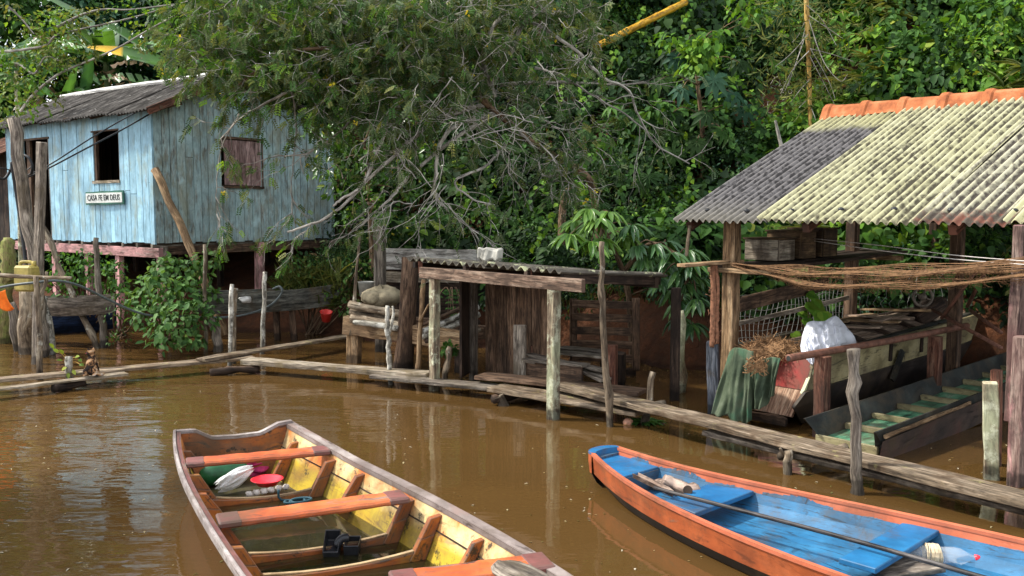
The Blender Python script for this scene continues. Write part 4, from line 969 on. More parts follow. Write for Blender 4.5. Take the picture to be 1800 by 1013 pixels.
AX = V(.515, -.857, 0).normalized(); O1 = V(-2.295, 7.405, 0); PR = V(-AX.y, AX.x, 0)  # PR points towards the right gunwale side
if PR.x < 0: PR = -PR
Rg = [(-1.86, 7.56), (-1.3, 6.78), (-.69, 5.98), (-.17, 5.18), (.28, 4.42), (.68, 3.6), (.98, 2.7), (1.13, 1.9)]
Lg = [(-2.73, 7.25), (-2.35, 6.32), (-2.01, 5.62), (-1.63, 4.92), (-1.31, 4.42), (-.83, 3.55), (-.12, 2.7), (.93, 1.85)]
def loc(p): q = V(p[0], p[1], 0)-O1; return q.dot(AX), q.dot(PR)
rs_, rp_ = zip(*[loc(p) for p in smoothpts([V(*p, 0) for p in Rg], 6)]); ls_, lp_ = zip(*[loc(p) for p in smoothpts([V(*p, 0) for p in Lg], 6)])
# fair the two gunwale curves with a smooth polynomial
cr_ = np.polyfit(rs_, rp_, 4); cl_ = np.polyfit(ls_, lp_, 4)
S0, S1 = 0.0, 6.2
def gR(s): return float(np.polyval(cr_, s))
def gL(s): return float(np.polyval(cl_, s))
s0R = loc(Rg[0])[0]; s0L = loc(Lg[0])[0]
def sR(u): return s0R+(S1-s0R)*u
def sL(u): return s0L+(S1-s0L)*u
GZ = .38; FLR = .05; BOT = -.10
def edge(u, side, inset=0.0, z=GZ):
    s = sR(u) if side > 0 else sL(u); p = (gR(s) if side > 0 else gL(s))-side*inset
    return O1+AX*s+PR*p+V(0, 0, z+ (.05*(1-u*5) if u < .2 else 0)*(1 if z > .2 else 0))
b1 = thing('wooden_boat', O1+AX*2.5, 'open orange and yellow wooden boat with bilge water and plank seats', 'boat')
FL_IN = .20   # how far the bottom sits inside the gunwale
U = np.linspace(0, 1, 40)
m = MB()   # outer skin
prof = [(0, GZ-.02), (.05, .26), (.10, .12), (.17, 0.0), (.22, BOT)]
for sg in (1, -1):
    m.grid(lambda i, j: edge(U[i], sg, prof[j][0]*min(1, 1), 0)+V(0, 0, prof[j][1]+(.05*(1-U[i]*5) if U[i] < .2 and j == 0 else 0)), 40, 5, lambda i, j: (U[i]*6, j*.13), .3+.2*sg)
m.grid(lambda i, j: edge(U[i], 1, .22, 0).lerp(edge(U[i], -1, .22, 0), j/4)+V(0, 0, BOT), 40, 5, None, .5)
m.build('hull', M['b_out'], b1, smooth=False)
ip = [(.035, GZ-.01), (.085, .24), (.089, .235), (.145, .10), (.19, FLR-.05)]
for sg in (1, -1):
    m = MB(); m.grid(lambda i, j: edge(U[i], sg, ip[j][0], 0)+V(0, 0, ip[j][1]+(.05*(1-U[i]*5) if U[i] < .2 and j == 0 else 0)), 40, 5, lambda i, j: (U[i]*6, j*.13), .4+.2*sg)
    o = m.build('side_planking', M['b_side'], b1); o['label'] = 'cream and yellow inner side planking'
    m = MB(); m.tube([edge(u, sg, .094, 0)+V(0, 0, .238) for u in U], .005, 4, cap=False); m.build('seam', M['dark_wood'], b1)
m = MB(); m.grid(lambda i, j: edge(U[i], 1, .18, 0).lerp(edge(U[i], -1, .18, 0), j/6)+V(0, 0, FLR-.045), 40, 7, lambda i, j: (U[i]*6, j*.17), .5); m.build('floor_boards', M['b_floor'], b1)
# gunwales
def strip(pts_in, pts_out, th, mat, nm, lab=None, rn=None):
    m = MB(); n = len(pts_in)
    def P(i, j):
        a_, b_ = pts_in[i], pts_out[i]; return [a_, b_, b_-V(0, 0, th), a_-V(0, 0, th)][j % 4]
    m.grid(P, n, 5, lambda i, j: (i*.15, [0, .1, .13, .23, .26][j]), random.random() if rn is None else rn)
    m.poly([P(0, j) for j in range(4)]); m.poly([P(n-1, j) for j in range(4)][::-1])
    o = m.build(nm, M[mat], b1, bevel=.004)
    if lab: o['label'] = lab
    return o
strip([edge(u, 1, .052)+V(0, 0, 0) for u in U], [edge(u, 1, -.02)+V(0, 0, .006) for u in U], .04, 'b_gun', 'gunwale', 'broad worn grey gunwale')
strip([edge(u, -1, .042)+V(0, 0, -.004) for u in U], [edge(u, -1, .005) for u in U], .04, 'b_maroon', 'gunwale', 'maroon inner gunwale')
strip([edge(u, -1, .004)+V(0, 0, .012) for u in U], [edge(u, -1, -.018)+V(0, 0, .008) for u in U], .05, 'b_gun_white', 'rim', 'whitish worn outer rim')
# transom with a dip in its top edge
tR = edge(0, 1, 0, 0); tL = edge(0, -1, 0, 0); tv = tR-tL
tk = np.linspace(0, 1, 25)
def ttop(k): return np.interp(k, [0, .16, .30, .5, .72, .88, 1], [.415, .415, .345, .34, .35, .42, .43])
m = MB()
def PT(off):
    def P(i, j):
        k = tk[i]; z = BOT+(ttop(k)-BOT)*j/6; ins = .19*(1-max(0, min(1, (z-BOT)/(GZ-BOT))))
        kk = k*(1-2*ins)+ins; return tL+tv*kk+V(0, 0, z)+AX*off
    return P
m.grid(PT(.0), 25, 7, lambda i, j: (tk[i], j*.08), .6); m.grid(PT(.04), 25, 7, lambda i, j: (tk[i], j*.08), .6)
m.build('transom', M['b_transom'], b1)
m = MB(); P0 = [tL+tv*k+V(0, 0, ttop(k)+.012)+AX*.02 for k in tk]
m.grid(lambda i, j: P0[i]+AX*[-.028, .028, .028, -.028][j % 4]+V(0, 0, [.01, .01, -.016, -.016][j % 4]), 25, 5, lambda i, j: (tk[i], j*.04), .3); m.build('transom_cap', M['b_gun_white'], b1)
# ribs: floor timber with a knee at each side
def rib(u, big=True, pale=False, skip_floor=False):
    m = MB(); th = .045
    for sg in (1, -1):
        if skip_floor: m = MB()
        c = [edge(u, sg, .05, 0)+V(0, 0, GZ-.05), edge(u, sg, .10, 0)+V(0, 0, .22), edge(u, sg, .19, 0)+V(0, 0, FLR-.04)]
        ci = [edge(u, sg, .13 if big else .115, 0)+V(0, 0, GZ-.06), edge(u, sg, .20, 0)+V(0, 0, .2), edge(u, sg, .27, 0)+V(0, 0, FLR+.03)]
        for i in range(2):
            b_ = len(m.v); r0 = random.random()
            for p in (c[i], ci[i], ci[i+1], c[i+1]): m.v.append(p-AX*th/2)
            for p in (c[i], ci[i], ci[i+1], c[i+1]): m.v.append(p+AX*th/2)
            uvq = [(0, 0), (0, .1), (.2, .1), (.2, 0)]
            for q in ((0, 1, 2, 3), (7, 6, 5, 4), (0, 4, 5, 1), (1, 5, 6, 2), (2, 6, 7, 3), (3, 7, 4, 0)): m.face(tuple(b_+x for x in q), uvq, .3)
        if skip_floor: m.build('knee', M['b_rib'], b1, bevel=.004)
    if not skip_floor:
        a_ = edge(u, 1, .19, 0)+V(0, 0, FLR+.03); b_ = edge(u, -1, .19, 0)+V(0, 0, FLR+.03)
        m.beam(a_, b_, .045, .10 if big else .08, seg=8, bow=-.03)
    if not skip_floor:
        m.build('rib', M['b_rib'], b1, bevel=.004)
        m = MB(); m.beam(edge(u, 1, .24, 0)+V(0, 0, FLR+.083-(.0 if big else .01)), edge(u, -1, .24, 0)+V(0, 0, FLR+.083-(.0 if big else .01)), .028, .008, seg=8, bow=-.03); m.build('rib_cap', M['b_pale'], b1)
def u_of(px, py):
    s, _ = loc(G(px, py, .3)); return (s-s0R)/(S1-s0R)
for u, big, sk in ((.045, 0, 1), (u_of(585, 815), 1, 0), (u_of(650, 838), 0, 1), (u_of(700, 890), 1, 0), (u_of(775, 912), 1, 0), (u_of(850, 955), 0, 0), (.76, 1, 0), (.88, 0, 0)):
    rib(u, big, skip_floor=bool(sk))
# seats
def seat(pl, pr, w_, lb=None):
    a_ = G(pl[0], pl[1], GZ); b_ = G(pr[0], pr[1], GZ); d = (b_-a_).normalized(); a_ -= d*.0; b_ += d*.0
    m = MB(); m.beam(a_+V(0, 0, -.012), b_+V(0, 0, -.012), w_, .04, seg=14, jit=.003); o = m.build('seat', M['b_orange'], b1, bevel=.012)
    for e_, dd in ((a_, d), (b_, -d)):
        m = MB(); m.beam(e_-dd*.004+V(0, 0, -.0095), e_+dd*.13+V(0, 0, -.0095), w_+.004, .041, seg=2); m.build('end_patch', M['b_maroon'], o, bevel=.01)
    return o
seat((327, 812), (578, 789), .17); seat((383, 914), (712, 870), .19); seat((690, 1020), (965, 985), .21)
m = MB(); m.beam(G(800, 1190, GZ), G(1250, 1170, GZ), .2, .04, seg=6); m.build('seat', M['b_orange'], b1, bevel=.012)
# bilge water
t = NT('bilge_water'); p = t.pbr((.02, .018, .007), .03, t.bump(t.noise(t.pos(), 5, 2), .05, .02), .5, Alpha=.62); M['bilge'] = t.mat
m = MB(); m.grid(lambda i, j: edge(.13+.84*i/29, 1, .165, 0).lerp(edge(.13+.84*i/29, -1, .165, 0), j/3)+V(0, 0, FLR+.022), 30, 4); m.build('bilge_water', M['bilge'], b1)
# things lying in the boat
FT = FLR-.03
M['green_tub'] = plain('green_tub', (.012, .09, .03), .35, .4, 18); M['red_bowl'] = plain('red_bowl', (.75, .03, .05), .3, .12)
M['magenta'] = plain('magenta', (.38, .02, .10), .8, .4, 20); M['black_plastic'] = plain('black_plastic', (.018, .02, .024), .35, .3, 30)
t = NT('white_bag'); t.pbr((.72, .72, .7), .3, t.bump(t.noise(t.obj(), 18, 4, .6), .9, .02), .5, Alpha=.85); M['white_bag'] = t.mat
q = G(396, 832, .10); m = MB()
m.tube(smoothpts([q-AX*.02+PR*-.16, q+PR*-.12+V(0, 0, .005), q+PR*.1, q+PR*.17+V(0, 0, .0)], 5), [.03, .06, .075, .085, .088, .09, .09, .088, .09, .09, .09, .088, .085, .08, .07, .05], 12, .04)
tag(m.build('green_bottle', M['green_tub'], None, smooth=True, origin=q), 'dirty green plastic bottle lying at the stern of the orange boat', 'bottle')
def crumple(nm, q, L_, rad, dirv, mat, label, cat, irr=.28, seed=3):
    rng = random.Random(seed); m = MB(); dirv = Vector(dirv).normalized(); a_ = dirv.orthogonal().normalized(); b2_ = dirv.cross(a_)
    n, k_ = 60, 26; ph = [rng.random()*6 for _ in range(8)]
    def P(i, j):
        u = j/(k_-1); th = 2*math.pi*i/n; r = rad(u)*(1+irr*math.sin(3*th+ph[0]+u*4)+irr*.5*math.sin(7*th+ph[1]-u*3)+irr*.4*math.sin(11*th+u*4+ph[2])+irr*.2*math.sin(17*th+ph[3]+u*9))
        return q+dirv*(L_*u+.02*math.sin(5*th+ph[4]))+a_*math.cos(th)*r+b2_*math.sin(th)*r
    m.grid(P, n, k_, None, .5, closed_u=True); return tag(m.build(nm, M[mat], None, smooth=True, origin=q), label, cat)
q = G(383, 856, .08)
crumple('plastic_bag', q, .29, lambda u: .012+.06*math.sin(math.pi*min(1, u*.9+.08))**.7*(1-.4*u), PR+AX*-.15+V(0, 0, .34), 'white_bag', 'crumpled white plastic bag beside the red bowl', 'bag', irr=.15)
q = G(470, 852, .075); m = MB(); m.lathe([(0, 0), (.075, 0), (.115, .045), (.127, .047), (.118, .041), (.075, .008), (0, .006)], q, n=28)
tag(m.build('red_bowl', M['red_bowl'], None, smooth=True, origin=q), 'shallow red plastic bowl in the stern of the orange boat', 'bowl')
crumple('magenta_cloth', G(425, 824, .07), .24, lambda u: .02+.06*math.sin(math.pi*u), PR+V(0, 0, .1), 'magenta', 'magenta cloth stuffed under the stern seat', 'cloth', seed=9)
M['foam'] = plain('foam', (.55, .5, .45), .8, .3, 20)
m = MB(); q = G(462, 866, .10)
for k in range(6): m.blob(q+PR*(-.1+.055*k)+V(0, 0, rr(0, .02)), (.028, .025, .022), 8, 6, .25)
tag(m.build('net_floats', M['foam'], None, smooth=True, origin=q), 'row of pale net floats on the rib before the red bowl', 'floats')
M['blue_rope'] = plain('blue_rope', (.015, .06, .08), .7, .4)
q = G(490, 880, .08); P = [q+V(0, 0, .08), q+PR*.02+V(0, 0, .0)]
for k in range(40):
    th = k*.42; P.append(q+AX*(.12+.05*math.sin(th)+.002*k)+PR*(.10+.09*math.cos(th)*(1-.5*math.sin(k*.1)))+V(0, 0, .012+.0008*k))
m = MB(); m.tube(smoothpts(P, 3), .009, 5); tag(m.build('blue_rope', M['blue_rope'], None, smooth=True, origin=q), 'loose blue green rope coiled in the bilge water', 'rope')
# black cut-open canister used as bailer
q = G(603, 975, .05); bt = thing('bailer', q, 'black plastic bailer cut from a canister floating in the bilge', 'bailer')
yx = (PR*.8+AX*.45).normalized(); yy_ = V(0, 0, 1).cross(yx)
m = MB()
def bx(o, a, b, c, th=.008):
    m.beam(o-a/2, o+a/2, b, c, up=V(0, 0, 1))
R0 = Matrix.Rotation(.35, 3, yx)
def pt(x, y, z): return q+yx*(x*.85)+R0 @ (yy_*(y*.85)+V(0, 0, z*.9+.05))
def tray(x0, x1, y0, y1, h, tilt, th=.008):
    c = [(x0, y0), (x1, y0), (x1, y1), (x0, y1)]; b_ = len(m.v)
    cx_, cy_ = (x0+x1)/2, (y0+y1)/2; ci = [(cx_+(a-cx_)*.86, cy_+(b-cy_)*.88) for a, b in c]; cb = [(cx_+(a-cx_)*.8, cy_+(b-cy_)*.82) for a, b in c]
    zz_ = lambda y, h_: h_+tilt*(y-y0)
    m.v += [pt(a*.92, b*.92, zz_(b, -.05)) for a, b in c]+[pt(a, b, zz_(b, h)) for a, b in c]+[pt(a, b, zz_(b, h)) for a, b in ci]+[pt(a, b, zz_(b, -.035)) for a, b in cb]
    for k in range(4):
        k2 = (k+1) % 4
        for o_ in (0, 4, 8): m.face((b_+o_+k, b_+o_+k2, b_+o_+4+k2, b_+o_+4+k), [(0, 0)]*4, .5)
    m.face((b_+3, b_+2, b_+1, b_), [(0, 0)]*4, .5); m.face((b_+12, b_+13, b_+14, b_+15), [(0, 0)]*4, .5)
tray(-.13, -.015, -.10, .08, .045, .35); tray(.02, .13, -.07, .10, .075, -.25)
m.build('shell', M['black_plastic'], bt, bevel=.008)
m = MB(); m.tube(smoothpts([pt(-.04, -.01, .03), pt(-.01, .02, .065), pt(.04, .04, .06)], 4), .028, 9); m.build('handle', M['black_plastic'], bt, smooth=True)
# paddle on the bow seat
q = G(875, 988, GZ+.06); d = (G(1060, 1080, GZ+.02)-q).normalized(); sdv = d.cross(V(0, 0, 1)).normalized(); pt_ = thing('paddle', q, 'grey wooden paddle with a rounded blade lying on the bow seat', 'paddle')
m = MB()
bl = [(0, .03), (.02, .065), (.06, .092), (.13, .105), (.25, .10), (.36, .07), (.46, .03)]
m.grid(lambda i, j: q+d*bl[i][0]+sdv*(bl[i][1]*[-1, 0, 1, 1, 0, -1][j % 6])+V(0, 0, [.0, .012, 0, -.012, -.02, -.012][j % 6]), 7, 7, lambda i, j: (bl[i][0], j*.06), .4); m.poly([q+d*0+sdv*(.03*k)+V(0, 0, z) for k, z in ((-1, 0), (0, .012), (1, 0), (1, -.012), (-1, -.012))])
m.build('blade', M['grey_wood'], pt_, smooth=True)
m = MB(); m.tube([q+d*.42, q+d*1.5], .017, 8); m.build('shaft', M['grey_wood'], pt_, smooth=True)

# ------------------------------------------------------------------ blue canoe
A2 = (V(3.05, 5.28, 0)+V(1.7, 4.81, 0)-V(.74, 7.17, 0)*2).normalized(); A2 = V(.66, -.75, 0).normalized(); P2 = V(.75, .66, 0).normalized()
O2 = W(1052, 802, 7.25); O2 = V(.70, 7.22, 0)
def loc2(p): q = V(p[0], p[1], 0)-O2; return q.dot(A2), q.dot(P2)
far = [(.86, 7.33), (1.32, 6.88), (1.99, 6.24), (2.58, 5.74), (3.05, 5.28)]; near = [(.66, 7.06), (.82, 6.4), (1.12, 5.82), (1.38, 5.35), (1.7, 4.81)]
fs, fo_ = zip(*[loc2(p) for p in far]); ns_, no_ = zip(*[loc2(p) for p in near])
fs = list(fs)+[4.6, 5.2]; fo_ = list(fo_)+[.42, .20]; ns_ = list(ns_)+[4.2, 5.2]; no_ = list(no_)+[-.62, -.05]
cf2 = np.polyfit(fs, fo_, 3); cn2 = np.polyfit(ns_, no_, 4)
B2L = 5.1
def e2(u, side, inset=0.0, z=None):
    s = .03+B2L*u; p = float(np.polyval(cf2 if side > 0 else cn2, s)); c_ = (float(np.polyval(cf2, s))+float(np.polyval(cn2, s)))/2
    hw = abs(p-c_); hw2 = max(.02, hw-inset)
    zt = .24+.03*max(0, 1-u*4.5)**2
    return O2+A2*s+P2*(c_+math.copysign(hw2, side))+V(0, 0, zt if z is None else z)
b2 = thing('blue_canoe', O2+A2*2.3, 'slender canoe painted blue inside and orange outside', 'canoe')
M['c_blue'] = boat_paint('c_blue', [(.01, .085, .18), (.018, .135, .28), (.035, .19, .36)], under_=(.02, .05, .08), wear=.72, grain=11, dark=.65)
M['c_blue_plain'] = boat_paint('c_blue_plain', [(.008, .105, .26), (.012, .14, .32), (.02, .175, .37)], under_=(.03, .08, .14), wear=.76, dark=.15)
M['c_orange'] = boat_paint('c_orange', [(.30, .065, .02), (.42, .10, .03), (.5, .14, .05)], under_=(.10, .05, .03), wear=.74, dark=.3)
M['c_orange_in'] = boat_paint('c_orange_in', [(.52, .125, .055), (.62, .17, .08)], under_=(.3, .12, .08), wear=.76, dark=.2)
M['c_slate'] = boat_paint('c_slate', [(.03, .10, .19), (.05, .14, .24)], wear=.8)
M['c_black'] = boat_paint('c_black', [(.012, .011, .01), (.03, .026, .022)], under_=(.02, .017, .014), wear=.72)
U2 = np.linspace(0, 1, 44)
def zt2(u): return .24+.03*max(0, 1-u*4.5)**2
def keel(u): return -.10+.16*max(0, 1-u*7)**2
for sg in (1, -1):
    m = MB()
    m.grid(lambda i, j: e2(U2[i], sg, [0, .012, .02][j], zt2(U2[i])-[0, .08, .160][j]), 44, 3, lambda i, j: (U2[i]*5, j*.06), .4)
    o = m.build('top_strake', M['c_orange'], b2); o['label'] = 'orange outer strake'
    m = MB(); m.grid(lambda i, j: e2(U2[i], sg, [.018, .06, .16, .26][j], (zt2(U2[i])-.158)*(1-[0, .4, .8, 1][j])+keel(U2[i])*[0, .4, .8, 1][j]), 44, 4, lambda i, j: (U2[i]*5, j*.08), .5)
    m.build('lower_hull', M['c_black'], b2)['label'] = 'black tarred lower hull'
    # inside: an orange band with a ragged lower edge over blue
    rng = random.Random(5+sg); edge_z = [0.07+.035*math.sin(i*.9+sg)+rng.uniform(-.02, .02) for i in range(44)]
    m = MB(); m.grid(lambda i, j: e2(U2[i], sg, .022+[0, .010][j], zt2(U2[i])-[0.004, .06][j]), 44, 2, lambda i, j: (U2[i]*5, j*.06), .4)
    t_in = m
    m.build('inner_band', M['c_orange_in'], b2)['label'] = 'salmon orange inner band'
    m = MB(); m.grid(lambda i, j: e2(U2[i], sg, .033+[0, .035, .04, .10][j], [zt2(U2[i])-.06, .115, .11, .045][j]), 44, 4, lambda i, j: (U2[i]*5, j*.1), .4); m.build('inner_side', M['c_blue'], b2)
    # gunwale rim
    m = MB(); m.grid(lambda i, j: e2(U2[i], sg, [-.008, .030, .030, -.008][j % 4], zt2(U2[i])+[.012, .010, -.012, -.012][j % 4]), 44, 5, lambda i, j: (U2[i]*5, j*.03), .6); m.build('gunwale', M['c_orange_in'], b2)
    # blue paint patches over the inner band
    if sg > 0:
        for u0, u1, dp in ((.03, .075, .058), (.085, .17, .05), (.185, .25, .035), (.26, .36, .05), (.40, .425, .02), (.665, .705, .066), (.755, .79, .06), (.56, .64, .02)):
            n_ = 10; m = MB()
            for i in range(n_):
                a0 = u0+(u1-u0)*i/n_; a1 = u0+(u1-u0)*(i+1)/n_; h0 = dp*(.55+.45*math.sin(math.pi*(i+.2)/n_))*rng.uniform(.75, 1.15); h1 = dp*(.55+.45*math.sin(math.pi*(i+1.2)/n_))*rng.uniform(.75, 1.15)
                zb = lambda u: zt2(u)-.0605
                P = [e2(a0, 1, .0355, zb(a0)), e2(a1, 1, .0355, zb(a1)), e2(a1, 1, .0255, zb(a1)+h1*.82), e2(a0, 1, .0255, zb(a0)+h0*.82)]; m.poly(P)
            m.build('blue_patch', M['c_slate'], b2)['label'] = 'ragged slate blue paint over the orange band'
m = MB(); m.grid(lambda i, j: e2(U2[i], 1, .125, .05).lerp(e2(U2[i], -1, .125, .05), j/6), 44, 7, lambda i, j: (U2[i]*5, j*.15), .5); m.build('floor', M['c_blue'], b2)
# bow block, foredeck, seats
ang = np.linspace(0, math.pi, 13); cc = (e2(.0, 1)+e2(.0, -1))/2; hw = (e2(0, 1)-e2(0, -1)).length/2+.006; bd = -A2
def bowp(th, k, fw, z, back=0.0):
    p = cc+P2*math.cos(th)*hw*k+bd*(math.sin(th)*fw-back); return V(p.x, p.y, z)
m = MB(); m.grid(lambda i, j: bowp(ang[i], [1, 1, .97][j], [.11, .108, .085][j], [.285, .20, .115][j]), 13, 3, lambda i, j: (i*.03, j*.06), .4); m.build('stem', M['c_orange'], b2)
m = MB(); m.grid(lambda i, j: bowp(ang[i], [.965, .8, .3][j], [.08, .03, .0][j], [.117, .04, -.06][j], [0, .03, .12][j]), 13, 3, lambda i, j: (i*.03, j*.08), .4); m.build('forefoot', M['c_black'], b2)
m = MB(); m.grid(lambda i, j: bowp(ang[i], [1.01, 1.015, .96, .82, .8][j], [.110, .112, .096, .05, .045][j], [.268, .281, .284, .282, .24][j], [0, 0, 0, .03, .03][j]), 13, 5, lambda i, j: (i*.03, j*.04), .4); m.build('bow_cap', M['c_blue_plain'], b2)
m = MB(); m.poly([bowp(th, .82, .05, .24, .03) for th in ang]); m.poly([bowp(0, .9, 0, .24, .03), bowp(math.pi, .9, 0, .24, .03), bowp(math.pi, .9, 0, .15, .03), bowp(0, .9, 0, .15, .03)]); m.build('bow_block', M['c_slate'], b2)
def quad_slab(q, th, mat, nm):
    m = MB(); b_ = len(m.v); m.v += q+[p-V(0, 0, th) for p in q]
    uvq = [(0, 0), (0, .6), (.2, .6), (.2, 0)]
    for f in ((0, 1, 2, 3), (7, 6, 5, 4), (0, 4, 5, 1), (1, 5, 6, 2), (2, 6, 7, 3), (3, 7, 4, 0)): m.face(f, uvq, .4)
    return m.build(nm, M[mat], b2, bevel=.005)
quad_slab([e2(.0, 1, .03, .222), e2(.0, -1, .03, .222), e2(.088, -1, .035, .212), e2(.088, 1, .035, .212)], .03, 'c_blue_plain', 'foredeck')
m = MB(); m.beam(e2(.088, 1, .05, .125), e2(.088, -1, .05, .125), .02, .14, up=(0, 0, 1)); m.build('bulkhead', M['c_slate'], b2)
def u2(px, py, z=.2):
    s, _ = loc2(G(px, py, z)); return (s-.03)/B2L
ua = u2(1172, 878); ub = u2(1240, 898)
def seat2(pf, pn, fb, nb):  # corners in the photo: far/near of the front edge, far/near of the rear edge
    q = [G(*p, .195) for p in (pf, pn, nb, fb)]; m = MB(); b_ = len(m.v); lo_ = [p-V(0, 0, .035) for p in q]
    m.v += q+lo_
    uvq = [(0, 0), (0, .6), (.2, .6), (.2, 0)]
    for f in ((0, 1, 2, 3), (7, 6, 5, 4), (0, 4, 5, 1), (1, 5, 6, 2), (2, 6, 7, 3), (3, 7, 4, 0)): m.face(f, uvq, .4)
    m.build('seat', M['c_blue_plain'], b2, bevel=.005)
seat2((1243, 851), (1168, 880), (1326, 863), (1222, 902))
seat2((1585, 919), (1474, 981), (1657, 929), (1540, 1000))
# contents of the canoe
M['grey_log'] = wood('grey_log', (.09, .06, .045), (.25, .17, .13), (.4, .3, .24), grain=8, wet=False)
q = [G(1150, 848, .13), G(1166, 842, .24), G(1185, 852, .20), G(1212, 864, .17), G(1226, 862, .16)]
m = MB(); m.tube(smoothpts([q[1], q[2], q[3], G(1222, 862, .17)], 5), [.035, .04, .045, .048, .05, .05, .052, .053, .055, .056, .058, .06, .062, .064, .06, .05], 10, .07)
m.tube(smoothpts([q[2], G(1172, 848, .18), G(1148, 850, .09)], 4), [.045, .04, .038, .036, .034, .03, .03, .028, .025], 8, .1)
m.tube(smoothpts([q[3], G(1203, 870, .14), G(1192, 874, .09)], 4), [.05, .045, .04, .036, .034, .03, .03, .028, .025], 8, .1)
fk = m.build('forked_log', M['grey_log'], None, smooth=True, origin=q[2]); tag(fk, 'forked grey driftwood log with a round knot hole in the blue canoe', 'log')
m = MB(); kc = G(1209, 862, .215); kd = V(-.25, -.85, .45).normalized(); m.tube([kc-kd*.02, kc+kd*.006], [.034, .034], 12); m.build('knot_hole', M['dark_wood'], fk)
def channel(a_, b_, w_, h_, nm, mat, label):
    a_ = Vector(a_); b_ = Vector(b_); m = MB(); d = (b_-a_).normalized(); sdv = d.cross(V(0, 0, 1)).normalized()
    pr = [(-1, 1), (-.75, .2), (0, 0), (.75, .2), (1, 1), (.85, 1), (.6, .35), (0, .16), (-.6, .35), (-.85, 1)]
    m.grid(lambda i, j: a_.lerp(b_, i/6)+sdv*(pr[j % 10][0]*w_*(.5+.0*i) * (1 if i < 6 else .4))+V(0, 0, pr[j % 10][1]*h_), 7, 11, lambda i, j: (i*.1, j*.03), .4)
    return tag(m.build(nm, M[mat], None, origin=a_), label, 'scoop')
channel(G(1117, 842, .20), G(1182, 874, .21), .055, .045, 'wooden_scoop', 'grey_log', 'hollowed wooden scoop beside the pole in the bow of the blue canoe')
P = smoothpts([G(1150, 858, .25), G(1300, 897, .245), G(1500, 950, .24), G(1720, 1013, .25), G(1850, 1050, .26)], 8)
M['pole_dark'] = wood('pole_dark', (.015, .012, .012), (.045, .04, .04), (.10, .09, .085), wet=False, rough=.5)
m = MB(); m.tube(P, .0145, 8); tag(m.build('punting_pole', M['pole_dark'], None, smooth=True, origin=P[0]), 'long dark punting pole lying lengthwise on the blue canoe', 'pole')
q = G(1615, 980, .09); bo = thing('soda_bottle', q, 'clear plastic bottle wound with twine and a red cap in the blue canoe', 'bottle')
bd_ = (G(1706, 980, .07)-G(1600, 972, .09)).normalized()
t = NT('clear_plastic'); t.pbr((.8, .84, .86), .08, t.bump(t.noise(t.obj(), 14, 3), .5, .02), .5, Alpha=.22); M['clear'] = t.mat
m = MB(); b0 = G(1597, 972, .115)
pr_ = [(0, 0), (.045, .0), (.055, .02), (.055, .12), (.052, .20), (.057, .27), (.05, .31), (.03, .35), (.016, .375), (.015, .40)]
m.lathe(pr_, b0, bd_, 20); m.build('body', M['clear'], bo, smooth=True)
m = MB(); m.lathe([(0, .43), (.019, .43), (.02, .395), (0, .395)], b0, bd_, 14); m.build('cap', M['red_bowl'], bo, smooth=True)
M['twine'] = plain('twine', (.62, .5, .33), .9, .25, 40)
m = MB(); sx_ = bd_.orthogonal().normalized(); sy_ = bd_.cross(sx_)
for k in range(26):
    c_ = b0+bd_*(.10+.085*random.random()); tl = rr(-.02, .02); r_ = rr(.057, .067)
    m.tube([c_+(sx_*math.cos(a_)+sy_*math.sin(a_))*r_+bd_*(tl*math.cos(a_+k)) for a_ in np.linspace(0, 2*math.pi, 18)], .0042, 4, cap=False)
m.build('twine', M['twine'], bo)
m = MB(); m.beam(G(1535, 1000, .1), G(1605, 985, .1), .1, .03); m.beam(G(1545, 1012, .105), G(1650, 996, .105), .12, .03); o = m.build('loose_planks', M['grey_wood'], None, bevel=.004, origin=G(1580, 1000, .1)); tag(o, 'short loose grey boards under the twine wrapped bottle', 'board')

# ------------------------------------------------------------------ green-floored skiff
def w2(a, e_, z): return O3+RWd*a+EE*e_+V(0, 0, z)
O3 = V(2.77, 8.33, 0); SKL = 5.0; SKW = .70
M['s_dark'] = boat_paint('s_dark', [(.008, .010, .010), (.022, .026, .024), (.06, .068, .06)], under_=(.02, .018, .015), wear=.70, scale=1.6)
M['s_green'] = boat_paint('s_green', [(.03, .12, .07), (.07, .24, .14), (.14, .34, .2), (.3, .38, .28)], under_=(.02, .03, .02), wear=.75, spots=.60, scale=1.8)
M['s_rib'] = boat_paint('s_rib', [(.2, .17, .08), (.34, .3, .16)], under_=(.08, .06, .03), wear=.7, spots=.6)
M['s_out'] = boat_paint('s_out', [(.035, .03, .028), (.08, .055, .045), (.11, .05, .04)], under_=(.03, .022, .018), wear=.7)
sk = thing('green_skiff', O3+RWd*2.5, 'dark square ended skiff with a worn green floor hauled under the shelter', 'skiff')
def sh_(k): return .06*k*k*SKL*.3     # the skiff rises towards the bank
N3 = 16; U3 = np.linspace(0, 1, N3)
def wd(k): return 1-.08*max(0, k-.6)/.4
def gz3(k): return .28+.20*k+.02*(1-k)**3
def fz3(k): return .10+.20*k
for sg, e_ in ((-1, 0.0), (1, SKW)):
    m = MB(); th = .028; inn = .05*(1 if sg < 0 else -1)
    def P(i, j):
        k = U3[i]; c = SKW/2+(e_-SKW/2)*wd(k); q = [(c, gz3(k)), (c+inn*.35, gz3(k)), (c+inn*1.7, fz3(k)), (c+inn*1.8, .06+.2*k), (c+inn*1.2, .05+.2*k), (c+inn*.5, .16+.2*k)][j % 6]
        return w2(k*SKL - (.12 if q[1] > .3 else -.05)*(1-k)**6, q[0], q[1])
    m.grid(P, N3, 7, lambda i, j: (U3[i]*SKL, j*.1), .3+.1*sg); m.poly([P(0, j) for j in range(6)])
    m.build('side', M['s_dark'], sk)
